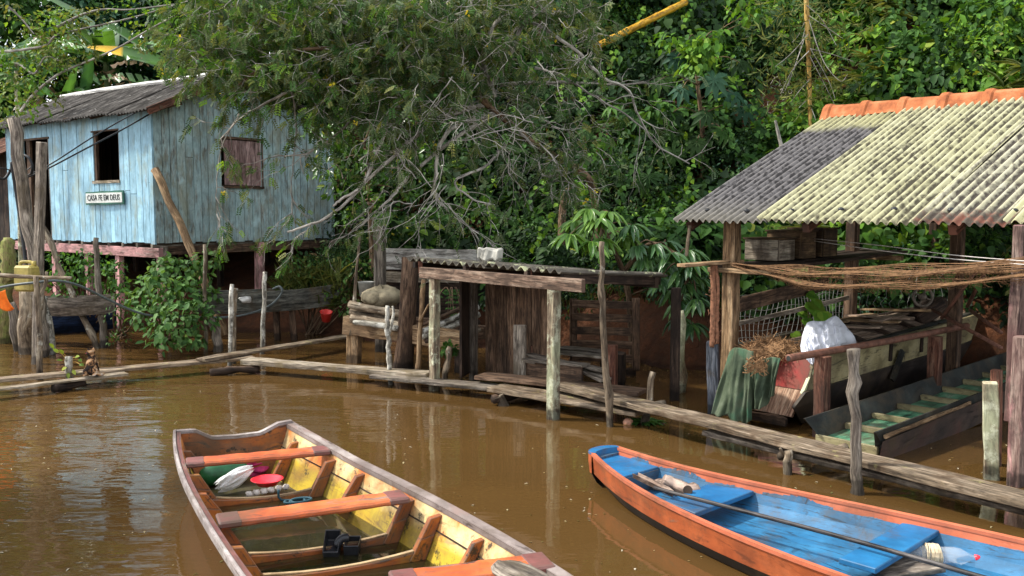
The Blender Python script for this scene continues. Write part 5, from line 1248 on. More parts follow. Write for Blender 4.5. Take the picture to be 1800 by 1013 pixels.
m = MB(); m.grid(lambda i, j: w2(U3[i]*SKL*.96+.02, SKW/2+(SKW*.86)*(j/4-.5)*wd(U3[i]), fz3(U3[i])), N3, 5, lambda i, j: (U3[i]*SKL, j*.14), .5); m.build('floor', M['s_green'], sk)
m = MB(); m.grid(lambda i, j: w2(U3[i]*SKL*.96+.02, SKW/2+(SKW*.86)*(j/4-.5)*wd(U3[i]), -.06+.24*U3[i]), N3, 5, lambda i, j: (U3[i]*SKL, j*.14), .5); m.build('bottom', M['s_out'], sk)
m = MB(); m.beam(w2(.03, .05, .09), w2(.03, SKW-.05, .09), .03, .10, up=(0, 0, 1)); m.build('end_board', M['s_rib'], sk, bevel=.004)
for a_ in np.arange(.52, 4.6, .52):
    k = a_/SKL; m = MB(); m.beam(w2(a_, .07, fz3(k)+.03), w2(a_+.02, SKW-.07, fz3(k)+.03), .05, .06, seg=3, jit=.004); m.build('rib', M['s_rib'], sk, bevel=.005)
m = MB(); m.beam(w2(.02, SKW+.012, gz3(0)-.06), w2(1.75, SKW+.012, gz3(.35)-.055), .02, .03, seg=6, jit=.003); m.build('rubbing_strip', M['tan_wood'], sk)
# outer lower strake, rusty brown
m = MB(); m.grid(lambda i, j: w2(U3[i]*SKL, SKW/2+(SKW/2+[.004, -.02, -.05][j])*wd(U3[i]), [.20+.2*U3[i], .06+.2*U3[i], -.08+.22*U3[i]][j]), N3, 3, lambda i, j: (U3[i]*SKL, j*.15), .4); m.build('outer_strake', M['s_out'], sk)

# ------------------------------------------------------------------ big old boat under the shelter
O4 = V(2.28, 9.80, 0); OBW = 1.0; OBL = 5.6
def w4(a, e_, z): return O4+RWd*a+EE*e_+V(0, 0, z)
M['o_cream'] = boat_paint('o_cream', [(.16, .13, .06), (.34, .29, .15), (.42, .37, .22)], under_=(.06, .05, .03), wear=.72, spots=.6, scale=1.4)
M['o_black'] = boat_paint('o_black', [(.01, .009, .008), (.028, .022, .02), (.07, .055, .05)], under_=(.02, .016, .013), wear=.68)
M['o_red'] = boat_paint('o_red', [(.18, .014, .01), (.32, .025, .02), (.40, .05, .04)], under_=(.10, .02, .018), wear=.74)
M['o_wood'] = wood('o_wood', (.15, .08, .05), (.34, .2, .13), (.46, .32, .22))
M['o_deck'] = wood('o_deck', (.18, .12, .08), (.36, .26, .19), (.5, .38, .29), wet=False, stain=(.03, .02, .015))
ob_ = thing('old_boat', O4+RWd*2.5+EE*.5, 'big decaying old boat with cream and black sides and a red transom under the shelter', 'boat')
def gz4(k): return .715+.20*k
for e_, sg in ((0, -1), (OBW, 1)):
    m = MB(); N4 = 14
    m.grid(lambda i, j: w4(OBL*i/13-(.0 if j else .0)+[.16, .06][j]*(1-i/13)**8, OBW/2+(e_-OBW/2)*(1-.3*max(0, i/13-.6)/.4)*[1, .97][j], [gz4(i/13)-.0, gz4(i/13)-.33][j]), N4, 2, lambda i, j: (OBL*i/13, j*.3), .4)
    m.build('upper_strake', M['o_cream'], ob_, solid=.035)['label'] = 'stained cream upper strake'
    m = MB(); m.grid(lambda i, j: w4(OBL*i/13-.05+[0.05, -.08, .25][j]*(1-i/13)**4, OBW/2+(e_-OBW/2)*(1-.3*max(0, i/13-.6)/.4)*[1.02, .93, .72][j], [gz4(i/13)-.325, gz4(i/13)-.47, .02+.1*i/13][j]), N4, 3, lambda i, j: (OBL*i/13, j*.25), .5)
    m.build('lower_strake', M['o_black'], ob_, solid=.03)
    m = MB(); m.beam(w4(.15, e_, gz4(0)+.01), w4(OBL, OBW/2+(e_-OBW/2)*.7, gz4(1)+.01), .06, .03, seg=6); m.build('gunwale', M['s_dark'], ob_)
m = MB(); m.grid(lambda i, j: w4(.17-.10*j/3, OBW/2+(i/6-.5)*OBW*(1-.02*j), .69-.30*j/3), 7, 4, lambda i, j: (j*.1, i*.15), .4); m.build('transom', M['o_red'], ob_, solid=.03)
m = MB(); m.grid(lambda i, j: w4(.06-.12*j/3, OBW/2+(i/6-.5)*OBW*(.93-.1*j/3), .385-.26*j/3), 7, 4, lambda i, j: (j*.1, i*.15), .7); m.build('lower_transom', M['o_wood'], ob_, solid=.03)['label'] = 'bare tan lower transom board'
m = MB(); m.beam(w4(.02, OBW*.97, .36), w4(.2, OBW*1.005, .66), .03, .035, up=EE); m.build('corner_trim', plain('trim_pale', (.5, .52, .3), .5), ob_)
m = MB(); m.beam(w4(-.13, .15, .08), w4(-.13, OBW-.1, .08), .06, .10, seg=5, jit=.012); m.build('end_sill', M['brown_wood'], ob_, bevel=.01)
m = MB(); m.grid(lambda i, j: w4(.2+(OBL-.4)*i/11, OBW/2+(j/6-.5)*OBW*.96*(1-.3*max(0, i/11-.6)/.4), gz4(i/11)-.05+.10*math.sin(math.pi*j/6)), 12, 7, lambda i, j: (i*.5, j*.16), .5); m.build('deck', M['o_deck'], ob_)
for a_ in (1.35, 1.95, 2.55, 3.1, 3.65):
    k = a_/OBL; m = MB(); P = [w4(a_, OBW/2+(v-.5)*OBW*.94, gz4(k)-.02+.11*math.sin(math.pi*v)) for v in np.linspace(0, 1, 8)]
    for i in range(7): m.beam(P[i], P[i+1], .05, .045, rnd=.3)
    m.build('batten', M['dark_wood'], ob_)
m = Each('side_batten', M['dark_wood'], ob_)
for a_ in (.95, 1.75, 2.5, 3.3): m.beam(w4(a_, OBW+.02, gz4(a_/OBL)-.26), w4(a_, OBW+.025, gz4(a_/OBL)-.02), .05, .02, up=EE)
m = MB(); m.beam(w4(1.75, OBW+.05, .30), w4(1.95, OBW+.06, .62), .08, .03, up=EE); m.build('loose_strap', M['s_dark'], ob_)
for k, (a0, e0, a1, e1) in enumerate(((1.5, .12, 1.75, .9), (1.95, .1, 2.15, .92), (2.35, .15, 2.4, .95), (1.3, .35, 2.7, .3), (2.0, .7, 3.4, .55), (2.75, .12, 3.0, .9))):
    za_ = gz4(a0/OBL)+.09+.012*k; m = MB(); m.beam(w4(a0, e0, za_), w4(a1, e1, za_+.03), .15, .025, seg=5, jit=.006)
    tag(m.build('loose_plank', M['tan_wood' if k % 2 else 'o_deck'], None, bevel=.004, origin=w4(a0, e0, za_)), 'weathered brown plank lying on the deck of the old boat', 'plank', 'planks on the old boat deck')
# pipe rail with two posts
pz = .86; pa = W(1386, 630, 8.45); pb = W(1700, 573, 10.6)
pr__ = thing('pipe_rail', pa, 'long rusty pipe resting on two brown posts beside the old boat', 'rail')
M['rust'] = plain('rust', (.16, .07, .045), .7, .5, 16, bump=.3)
m = MB(); d = (pb-pa).normalized(); m.tube([pa, pa.lerp(pb, .5)+V(0, 0, -.01), pb], .036, 12, cap=False); m.tube([pa+d*.002, pa.lerp(pb, .2)], .027, 12, cap=False)
m.tube([pa, pa+d*.012], .0375, 12); m.build('pipe', M['rust'], pr__, smooth=True)
o_ = m
m = MB(); m.tube([pa-d*.002, pa+d*.02], .024, 10); m.build('bore', M['s_dark'], pr__)
for px, Y in ((1446, 8.75), (1643, 10.0)):
    c_ = W(px, 640, Y); zt = pa.lerp(pb, (Y-pa.y)/(pb.y-pa.y)).z-.03; m = MB(); m.beam(V(c_.x, c_.y, -.4), V(c_.x, c_.y, zt), .125, .11, up=RWd, seg=5, jit=.005); m.build('post', M['red_wood'], pr__, bevel=.008)
# draped green tarpaulin over the stern, heaps and cloths
M['tarp'] = None
t = NT('tarp'); n = t.noise(t.obj(), 4, 5, .6); c = t.ramp(n, [(.38, (.035, .05, .03)), (.5, (.065, .085, .05)), (.62, (.095, .115, .075))]); c = t.mix(t.ramp(t.noise(t.obj(), 2.4, 3), [(.56, 0.0), (.66, .7)]), c, (.02, .10, .055))
w_ = t.n('TexWave', wave_type='BANDS'); t.pbr(c, .85, t.bump(t.noise(t.obj(), 60, 2), .25, .005), .2); M['tarp'] = t.mat
def drape(nm, top, bot, mat, label, cat, n=110, k_=50, fold=.035, nf=5.5, ph=0.0, thick=.006, hemj=.03):
    """cloth hanging from the polyline top to the polyline bot"""
    T = smoothpts(top, 12); Bm = smoothpts(bot, 12)
    def at(Pl, u): x = u*(len(Pl)-1); i = min(int(x), len(Pl)-2); return Pl[i].lerp(Pl[i+1], x-i)
    nrm = V(-.55, -.83, 0)
    def P(i, j):
        u = i/(n-1); v = j/(k_-1); p = at(T, u).lerp(at(Bm, u), v)
        f = math.sin(u*nf*2*math.pi+ph+1.2*math.sin(v*2+u*3))+.5*math.sin(u*nf*4.3*math.pi+2*ph+v*2)+.35*abs(math.sin(u*nf*5+v*3.1+ph))+.22*math.sin(v*17+u*9)*math.sin(u*31)
        return p+nrm*(fold*f*min(1, .25+v*1.3))+V(0, 0, hemj*math.sin(u*23+ph)*v*v*.4-.02*math.sin(u*nf*2*math.pi)*v)
    m = MB(); m.grid(P, n, k_, lambda i, j: (j*.04, i*.03)); return tag(m.build(nm, M[mat], None, smooth=True, solid=thick, origin=T[0]), label, cat)
drape('green_tarpaulin', [W(1283, 619, 9.62), W(1292, 611, 9.4), W(1310, 614, 9.25), W(1324, 618, 9.15)], [W(1254, 726, 9.3), W(1280, 735, 9.1), W(1302, 746, 9.0), W(1322, 738, 8.95)], 'tarp', 'faded green tarpaulin hanging in folds over the boat stern', 'tarpaulin', fold=.045, nf=2.6)
drape('green_tarpaulin', [W(1318, 640, 9.1), W(1335, 634, 9.02), W(1358, 628, 8.95), W(1372, 630, 8.9)], [W(1318, 712, 9.0), W(1332, 722, 8.95), W(1350, 706, 8.92), W(1362, 690, 8.88)], 'tarp', 'smaller bunched green tarpaulin with bright lining beside the red transom', 'tarpaulin', fold=.05, nf=2.2, ph=2.0)
M['straw'] = plain('straw', (.27, .15, .07), .95, .55, 30)
m = MB(); q = W(1358, 610, 9.55); rng = random.Random(4)
for k in range(520):
    a_ = rng.random()*6.28; r_ = rng.random()**.6; h_ = (1-r_*r_)*.17*rng.uniform(.5, 1.05); c_ = q+EE*0+V(math.cos(a_)*r_*.36, math.sin(a_)*r_*.25, h_-.08)
    d_ = V(rng.uniform(-1, 1), rng.uniform(-1, 1), rng.uniform(-.5, .6)).normalized(); l_ = rng.uniform(.05, .13); cv = V(rng.uniform(-1, 1), rng.uniform(-1, 1), rng.uniform(-1, 1))*.035
    m.tube([c_-d_*l_, c_+cv, c_+d_*l_], rng.uniform(.002, .0045), 3, cap=False, rnd=rng.random())
m.blob(q-V(0, 0, .06), (.30, .2, .12), 14, 8, .1)
tag(m.build('net_heap', M['straw'], None, origin=q), 'tangled heap of brown netting on the stern of the old boat', 'heap')
q = W(1326, 645, 9.0); m = MB()
for k in range(60):
    c_ = W(1325+rr(-13, 22), 640+rr(-8, 14), 8.98); d_ = V(rr(-1, 1), rr(-.5, .5), rr(-1, 1))*.06; m.tube([c_-d_, c_+V(rr(-.03, .03), -.02, rr(-.03, .03)), c_+d_], .006, 4, cap=False)
tag(m.build('rope_tangle', M['straw'], None, origin=q), 'knotted brown rope tangle between the two green tarpaulins', 'rope')
M['white_cloth'] = plain('white_cloth', (.66, .68, .74), .85, .08, 8)
q = W(1450, 590, 9.5)
def sheet():
    m = MB(); n, k_ = 110, 80; c_ = W(1452, 606, 9.45)
    T = [W(1408, 614, 9.25), W(1413, 584, 9.3), W(1424, 566, 9.4), W(1448, 566, 9.5), W(1470, 557, 9.6), W(1491, 579, 9.75)]; B_ = [W(1428, 643, 8.95), W(1433, 642, 8.95), W(1438, 628, 9.0), W(1456, 620, 9.1), W(1474, 612, 9.25), W(1489, 603, 9.5)]
    T = smoothpts(T, 24); B_ = smoothpts(B_, 24)
    def rdg(x): x = x % 1.0; return 1-abs(2*x-1)**.7
    def P(i, j):
        u = i/(n-1); v = j/(k_-1); a_ = T[int(u*(len(T)-1))]; b_ = B_[int(u*(len(B_)-1))]; p = a_.lerp(b_, v)
        bul = math.sin(math.pi*v)**.8*.085
        f = .055*rdg(u*4.3+v*.9+.2*math.sin(v*5))+.035*rdg(u*9.1-v*1.7+.25*math.sin(v*7+u*3))+.022*rdg(v*4.2+u*2.2)+.012*rdg(u*17+v*3)
        return p+V(-.5, -.8, .35)*(bul+f*(.3+.7*min(1, v*2.5)))
    m.grid(P, n, k_); return tag(m.build('white_sheet', M['white_cloth'], None, smooth=True, solid=.004, origin=c_), 'crumpled white sheet thrown over a bundle on the old boat', 'cloth')
sheet()
bq = W(1462, 598, 9.72); m = MB(); m.blob(bq, (.26, .17, .17), 14, 10, .08); tag(m.build('bundle', M['white_cloth'], None, smooth=True, origin=bq), 'pale bundle underneath the crumpled white sheet', 'bundle')
# engine with a long tail shaft
q = W(1625, 528, 11.2); en = thing('long_tail_motor', q, 'rusty motor frame with a flywheel and crossed shafts on the old boat', 'motor')
m = MB(); n_ = (V(0, -1, .1)).normalized(); c_ = W(1622, 522, 11.0); a_ = n_.orthogonal().normalized(); b_ = n_.cross(a_)
m.tube([c_+(a_*math.cos(x)+b_*math.sin(x))*.115 for x in np.linspace(0, 2*math.pi, 25)], .018, 6, cap=False); m.tube([c_+n_*.03, c_-n_*.05], .04, 10)
for x in (0.4, 1.97, 3.54, 5.1): m.tube([c_, c_+(a_*math.cos(x)+b_*math.sin(x))*.11], .012, 5)
M['old_metal'] = plain('old_metal', (.16, .13, .10), .6, .4, 20); m.build('flywheel', M['old_metal'], en, smooth=True)
m = MB(); m.beam(q+V(-.1, .05, -.25), q+V(.25, .1, -.05), .25, .18); m.beam(q+V(-.05, .1, -.1), q+V(.3, .1, -.02), .18, .12); m.build('engine_block', M['dark_wood'], en, bevel=.02)
m = MB()
for p_, p2_, Y0, Y1 in (((1655, 560), (1722, 468), 10.6, 10.2), ((1700, 540), (1735, 470), 10.7, 10.4), ((1640, 545), (1760, 612), 10.9, 9.4), ((1705, 545), (1760, 585), 10.9, 10.0)): m.tube([W(*p_, Y0), W(*p2_, Y1)], .022, 7)
m.build('shaft', M['rust'], en, smooth=True)
# ------------------------------------------------------------------ foliage
M['leaf'] = leafmat('leaf', .30, .6, .2); M['leaf_gloss'] = leafmat('leaf_gloss', .22, .32, .45)
def tmpl(rows, droop=.1):
    """leaf outline: rows of (x, half width, edge lift); base and tip are points"""
    vs = [(0, 0, 0)]; fs = []
    for x, h, z in rows: vs += [(x, -h, z-droop*x*x), (x, 0, -droop*x*x), (x, h, z-droop*x*x)]
    vs.append((1, 0, -droop)); n = len(rows); tip = len(vs)-1
    fs += [(0, 1, 2, 2), (0, 2, 3, 3)]
    for k in range(n-1):
        a = 1+3*k; fs += [(a, a+3, a+4, a+1), (a+1, a+4, a+5, a+2)]
    a = 1+3*(n-1); fs += [(a, tip, a+1, a+1), (a+1, tip, a+2, a+2)]
    return np.array(vs, float), fs
T_KITE = tmpl([(.48, .5, .09)], .10)
T_OVAL = tmpl([(.28, .44, .08), (.68, .40, .06)], .16)
T_HEART = tmpl([(.05, .34, .05), (.32, .5, .07), (.7, .27, .03)], .18)
T_LANCE = tmpl([(.2, .38, .08), (.5, .5, .08), (.8, .3, .03)], .30)
def nrmz(a): return a/np.maximum(np.linalg.norm(a, axis=1, keepdims=True), 1e-9)
class Leaves:
    def __init__(s): s.V = []; s.F = []; s.C = []; s.n = 0
    def add(s, T, pos, ax, up, L, Wd, col):
        vs, fs = T; pos = np.asarray(pos, float); N = len(pos)
        if N == 0: return s
        ax = nrmz(np.asarray(ax, float)); side = nrmz(np.cross(ax, np.asarray(up, float))); up = np.cross(side, ax)
        L = np.broadcast_to(np.asarray(L, float), (N,))[:, None, None]; Wd = np.broadcast_to(np.asarray(Wd, float), (N,))[:, None, None]
        P = pos[:, None, :]+ax[:, None, :]*vs[None, :, 0:1]*L+side[:, None, :]*vs[None, :, 1:2]*Wd+up[:, None, :]*vs[None, :, 2:3]*L
        k = len(vs); s.V.append(P.reshape(-1, 3)); f = np.array(fs)[None]+(np.arange(N)*k)[:, None, None]+s.n
        s.F.append(f.reshape(-1, 4)); s.C.append(np.repeat(np.asarray(col, float), k, axis=0)); s.n += N*k
        return s
    def build(s, name, mat, parent=None, origin=(0, 0, 0)):
        V_ = np.concatenate(s.V)-np.array(origin); F_ = np.concatenate(s.F); C_ = np.concatenate(s.C)
        tri = F_[:, 2] == F_[:, 3]; cnt = np.where(tri, 3, 4); me = bpy.data.meshes.new(name)
        me.vertices.add(len(V_)); me.vertices.foreach_set('co', V_.astype(np.float32).ravel())
        keep_ = np.ones(F_.shape, bool); keep_[tri, 3] = False; li = F_[keep_]
        me.loops.add(len(li)); me.loops.foreach_set('vertex_index', li.astype(np.int32))
        me.polygons.add(len(F_)); st = np.concatenate([[0], np.cumsum(cnt)[:-1]]); me.polygons.foreach_set('loop_start', st.astype(np.int32))
        a = me.color_attributes.new('Col', 'FLOAT_COLOR', 'POINT'); a.data.foreach_set('color', np.concatenate([C_, np.ones((len(C_), 1))], 1).astype(np.float32).ravel())
        me.materials.append(M[mat]); me.update(calc_edges=True)
        o = bpy.data.objects.new(name, me); COL.objects.link(o)
        org = Vector(origin)
        if parent is not None: o.parent = parent; o.location = org-Vector(parent.location)
        else: o.location = org
        return o
def U3r(n): return nrmz(NP.normal(size=(n, 3)))
PAL = dict(dark=[(.016, .045, .012), (.026, .065, .016), (.04, .085, .02)], mid=[(.03, .085, .018), (.05, .125, .024), (.07, .155, .03)],
           bright=[(.07, .17, .02), (.11, .24, .025), (.18, .31, .035)], yellow=[(.2, .27, .03), (.28, .32, .05), (.13, .22, .03)],
           grey=[(.045, .088, .034), (.08, .12, .048), (.125, .16, .07)], blue=[(.022, .07, .038), (.035, .10, .055), (.05, .12, .065)],
           shaded=[(.008, .024, .008), (.013, .036, .010), (.02, .05, .014)], brown=[(.12, .07, .03), (.2, .13, .06), (.07, .045, .025)], olive=[(.07, .10, .025), (.12, .15, .04), (.17, .18, .05)])  # the darkest greens carry painted canopy shade for the centre slope
def cols(pal, n, var=.3):
    p = np.array(PAL[pal]) if isinstance(pal, str) else np.array(pal)
    c = p[NP.integers(0, len(p), n)]; return c*(1+NP.uniform(-var, var, (n, 1)))
def clump(LV, c, r, n, T, L, Wd, pal, squash=.8, hang=.5, inner=.55, updown=True, odd=None):
    """leaves on the shell of an uneven ball"""
    d = U3r(n); d[:, 2] = np.where(d[:, 2] < -.55, -d[:, 2], d[:, 2])
    lump = 1+.28*np.sin(d[:, 0]*5+c[0]*7)*np.sin(d[:, 1]*4+c[1]*5)+.18*np.sin(d[:, 2]*7+c[2]*3)
    rad = NP.uniform(inner, 1.0, n)**.6*lump*r
    pos = np.array(c)+d*rad[:, None]*np.array([1, 1, squash])
    ax = nrmz(d*.7+U3r(n)*.75+np.array([0, 0, -hang])); up = nrmz(d*.8+np.array([0, 0, .7])+U3r(n)*.55)
    Lr = L*NP.uniform(.6, 1.25, n); col = cols(pal, n)
    if odd:
        k = NP.random(n) < odd[1]; col[k] = cols(odd[0], int(k.sum()))
    LV.add(T, pos, ax, up, Lr, Lr*Wd/L, col)
    return LV
# --- undergrowth over the hillside (one mass nobody could count)
def bare(x, y):
    q = np.zeros(len(x), bool)
    for (px, py, Y, r) in BARE: q |= (x-W(px, py, Y).x)**2+((y-Y)*.8)**2 < r*r
    return q
def terr_hit(px, py):
    d = ray(px, py); t = 9.0
    while t < 40:
        p = V(0, 0, CAM_H)+d*t
        if p.z < float(hill_z(p.x, p.y)): return p
        t += .1
    return None
BARE = []
for px, py, r in ((1385, 185, .45), (1475, 175, .4), (1060, 215, .35), (1345, 215, .35), (1340, 60, .3)):
    h = terr_hit(px, py)
    if h: BARE.append((px, py, h.y, r))
UG = Leaves()
NCL = 2550
cx = NP.uniform(-19, 15, NCL); cd = NP.random(NCL)**1.15*11+np.where(cx > -1, .65, .95)
cy = shore(cx)+cd
ok = ~bare(cx, cy)
# keep the ground below and before the house and the shelter floor clear
hx = (cx-C0.x)*hu.x+(cy-C0.y)*hu.y; hx2 = (cx-C0.x)*hv.x+(cy-C0.y)*hv.y
ok &= ~((hx > -.4) & (hx < LF+.3) & (hx2 > -.6) & (hx2 < LG+.4))
sx_ = (cx-E0.x)*EE.x+(cy-E0.y)*EE.y; sx2 = (cx-E0.x)*RWd.x+(cy-E0.y)*RWd.y
ok &= ~((sx_ > -.3) & (sx2 < 3.3) & (sx_ < 6))
cz = hill_z(cx, cy)
sp_n = np.sin(cx*.9+1.3)+np.sin(cy*.8+cx*.4)+.9*np.sin(cx*2.3-cy*1.1)+NP.normal(0, .55, NCL)
for i in np.nonzero(ok)[0]:
    d_ = cd[i]; far_ = cx[i] < -8
    r = NP.uniform(.22, .62)*(1+.03*d_); c = (cx[i], cy[i], cz[i]+r*.35); s_ = sp_n[i]
    px_ = 900+F*cx[i]/cy[i]; nn = int(150*(r/.4)**1.8*(1 if d_ < 8 else .45)); big = 1 if d_ < 8 else 1.5
    if px_ > 1330 and d_ > 2.4:    # heart-leaved creeper hillside on the right
        if s_ > .2: clump(UG, c, r, int(nn*.8), T_HEART, .17*big, .15*big, 'bright' if s_ > .6 else 'mid', .7, .7, odd=('yellow', .10))
        else: clump(UG, c, r, int(nn*.9), T_HEART, .14*big, .12*big, 'mid' if s_ > -1.1 else 'dark', .75, .7, odd=('bright', .14))
    elif px_ > 1080:
        if s_ > 1.1: clump(UG, c, r, int(nn*.7), T_OVAL, .15*big, .08*big, 'mid', .8, .8, odd=('bright', .2))
        elif s_ > -.3: clump(UG, c, r, nn, T_OVAL, .105*big, .062*big, 'shaded', .8, .6, odd=('mid', .25))
        else: clump(UG, c, r, int(nn*1.3), T_KITE, .085*big, .04*big, 'dark', .8, .5, odd=('blue', .3))
    elif px_ > 560:  # below the sprawling tree: its shade is put into darker leaf colours
        if s_ > .9: clump(UG, c, r, int(nn*.8), T_OVAL, .13*big, .065*big, 'shaded', .8, .8, odd=('mid', .16))
        elif s_ > -.5: clump(UG, c, r, int(nn*1.2), T_KITE, .09*big, .04*big, 'shaded', .8, .6, odd=('dark', .3))
        else: clump(UG, c, r, int(nn*1.5), T_KITE, .07*big, .026*big, 'dark', .7, .5, odd=('grey', .3))
    else:
        clump(UG, c, r, int(nn*.8), T_OVAL, .13*big, .07*big, 'dark' if s_ < .6 else 'mid', .8, .6, odd=('olive', .1))
# larger mixed bushes standing proud of the creepers
for _ in range(330):
    x_ = NP.uniform(-4, 13); d_ = NP.uniform(1.2, 9.5); y_ = float(shore(x_))+d_
    a_ = (x_-C0.x)*hu.x+(y_-C0.y)*hu.y; b_ = (x_-C0.x)*hv.x+(y_-C0.y)*hv.y; e_ = (x_-E0.x)*EE.x+(y_-E0.y)*EE.y; f_ = (x_-E0.x)*RWd.x+(y_-E0.y)*RWd.y
    if (-.8 < a_ < LF+.6 and -1.2 < b_ < LG+.8) or (-1.0 < e_ < 6 and f_ < 4.6) or bare(np.array([x_]), np.array([y_]))[0]: continue
    z_ = float(hill_z(x_, y_)); r = NP.uniform(.4, .85); px_ = 900+F*x_/y_; kd = random.random(); rt_ = px_ > 1330 or (px_ > 1080 and random.random() < .35)
    pl = random.choice(['mid', 'bright', 'mid', 'dark']) if rt_ else random.choice(['shaded', 'dark', 'dark', 'mid'])
    c = (x_, y_-.1, z_+r*.55); n_ = int(90*(r/.4)**1.8)
    if kd < .3: clump(UG, c, r, n_, T_OVAL, .22, .10, pl, .9, .9, .45, odd=('bright' if rt_ else 'mid', .12))
    elif kd < .5: clump(UG, c, r, int(n_*.8), T_HEART, .2, .18, pl, .85, .9, .5, odd=('yellow', .04))
    elif kd < .7: clump(UG, c, r, n_*2, T_KITE, .10, .05, pl, .9, .5, .4, odd=('olive', .1))
    elif kd < .85:
        for q in range(5):
            cc_ = np.array(c)+U3r(1)[0]*r*.6; m_ = 15; th = NP.uniform(0, 6.28, m_); UG.add(T_LANCE, np.tile(cc_, (m_, 1)), np.stack([np.cos(th), np.sin(th)*.6-.3, NP.uniform(-.3, .8, m_)], 1), np.tile([0, -.3, 1.0], (m_, 1)), NP.uniform(.3, .6, m_), .05, cols('olive' if rt_ else 'dark', m_))
    else:
        for q in range(7):
            cc_ = np.array(c)+U3r(1)[0]*r*.8; m_ = 8; th = np.linspace(0, 6.28, m_, endpoint=False); nr_ = U3r(1)[0]*.5+np.array([0, -.7, .6]); u_ = np.cross(nr_, [0, 0, 1]); u_ /= np.linalg.norm(u_)+1e-6; w_ = np.cross(u_, nr_)
            UG.add(T_LANCE, np.tile(cc_, (m_, 1)), np.cos(th)[:, None]*u_+np.sin(th)[:, None]*w_+np.array([0, 0, -.3]), np.tile(nr_, (m_, 1)), .26, .075, np.tile(cols(pl, 1), (m_, 1)))
# hanging creeper strings
for _ in range(160):
    x_ = NP.uniform(-2.5, 11); y_ = float(shore(x_))+NP.uniform(1.5, 7); z_ = float(hill_z(x_, y_))+NP.uniform(.5, 1.3); e_ = (x_-E0.x)*EE.x+(y_-E0.y)*EE.y; f_ = (x_-E0.x)*RWd.x+(y_-E0.y)*RWd.y
    if -1 < e_ < 6 and f_ < 4.8: continue
    m_ = 26; k_ = np.linspace(0, 1, m_); P_ = np.stack([x_+.12*np.sin(k_*5+x_)+k_*NP.uniform(-.3, .3), y_-.75-.2*k_+0*k_, z_-k_*NP.uniform(.6, 1.3)], 1)+NP.normal(0, .04, (m_, 3)); UG.add(T_HEART, P_, U3r(m_)*.6+np.array([0, -.4, -.7]), U3r(m_)*.3+np.array([0, -1, .4]), NP.uniform(.07, .13, m_), .08, cols(random.choice(['mid', 'bright', 'dark']), m_))
# a low leafy layer right on the soil
n = 60000; lx = NP.uniform(-20, 15, n); ld0 = NP.random(n)**1.1*10+.8; ly = shore(lx)+ld0; k = ~bare(lx, ly)
a_ = (lx-C0.x)*hu.x+(ly-C0.y)*hu.y; b_ = (lx-C0.x)*hv.x+(ly-C0.y)*hv.y; k &= ~((a_ > -.4) & (a_ < LF+.3) & (b_ > -.6) & (b_ < LG+.4))
a_ = (lx-E0.x)*EE.x+(ly-E0.y)*EE.y; b_ = (lx-E0.x)*RWd.x+(ly-E0.y)*RWd.y; k &= ~((a_ > -.3) & (b_ < 3.0) & (a_ < 6))
lx, ly = lx[k], ly[k]; n = len(lx); lz = hill_z(lx, ly)+NP.uniform(.02, .3, n)
pc = np.where((np.sin(lx*1.9+ly)+np.sin(ly*2.3-lx*.7)+(lx/ly < .26)*1.2 > .3)[:, None], cols('shaded', n), cols('dark', n)); br_ = NP.random(n) < .05; pc[br_] = cols('brown', int(br_.sum()))
UG.add(T_OVAL, np.stack([lx, ly, lz], 1), U3r(n)+np.array([0, -.5, -.25]), U3r(n)*.5+np.array([0, -.5, .8]), NP.uniform(.08, .19, n), NP.uniform(.05, .1, n), pc)
# ferns, dead twigs and grass mixed in near the bank
n = 2600; gx = NP.uniform(-4.6, 4.5, n); gy = shore(gx)+NP.uniform(.7, 2.2, n); k = ~((gx < -2.9) & (gy > shore(gx)+1.4)); gx, gy = gx[k], gy[k]; gz = hill_z(gx, gy)
UG.add(T_LANCE, np.stack([gx, gy, gz-.03], 1), U3r(len(gx))*.55+np.array([0, -.25, .8]), U3r(len(gx))+np.array([0, -1, .2]), NP.uniform(.15, .42, len(gx)), .018, cols('olive', len(gx)))
ug = UG.build('undergrowth', 'leaf'); tag(ug, 'dense green undergrowth and creepers covering the steep bank', None, kind='stuff')
# --- helpers for single plants
def limb(mb, pts, r0, r1, n=6, irr=.12, sub=5, kink=.0):
    P = smoothpts(pts, sub)
    if kink: P = [p+V(rr(-kink, kink), rr(-kink, kink), rr(-kink, kink)) if 0 < i < len(P)-1 else p for i, p in enumerate(P)]
    mb.tube(P, [r0+(r1-r0)*i/(len(P)-1) for i in range(len(P))], n, irr, cap=False); return P
def tree(name, base, trunk_pts, r0, clumps, T, L, Wd, pal, label, cat='tree', leaf='leaf', odd=None, group=None, dens=150, hang=.6, bark='brown_branch', squash=.85, inner=.5):
    t = thing(name, base, label, cat, group); m = MB(); P = limb(m, [base]+list(trunk_pts), r0, r0*.45)
    for c, r in clumps:
        q = min(P[len(P)//3:], key=lambda p: (p-Vector(c)).length); limb(m, [q, q.lerp(Vector(c), .5)+V(rr(-.1, .1), rr(-.1, .1), rr(0, .15)), c], r0*.35, .008)
    m.build('trunk', M[bark], t, smooth=True); LV = Leaves()
    for c, r in clumps: clump(LV, c, r, int(dens*(r/.4)**1.9), T, L, Wd, pal, squash, hang, inner, odd=odd)
    LV.build('crown', leaf, t); return t
def ground(px, Y): x = W(px, 400, Y).x; return V(x, Y, float(hill_z(x, Y))-.05)
def cl(px, py, Y, r): return (tuple(W(px, py, Y)), r)
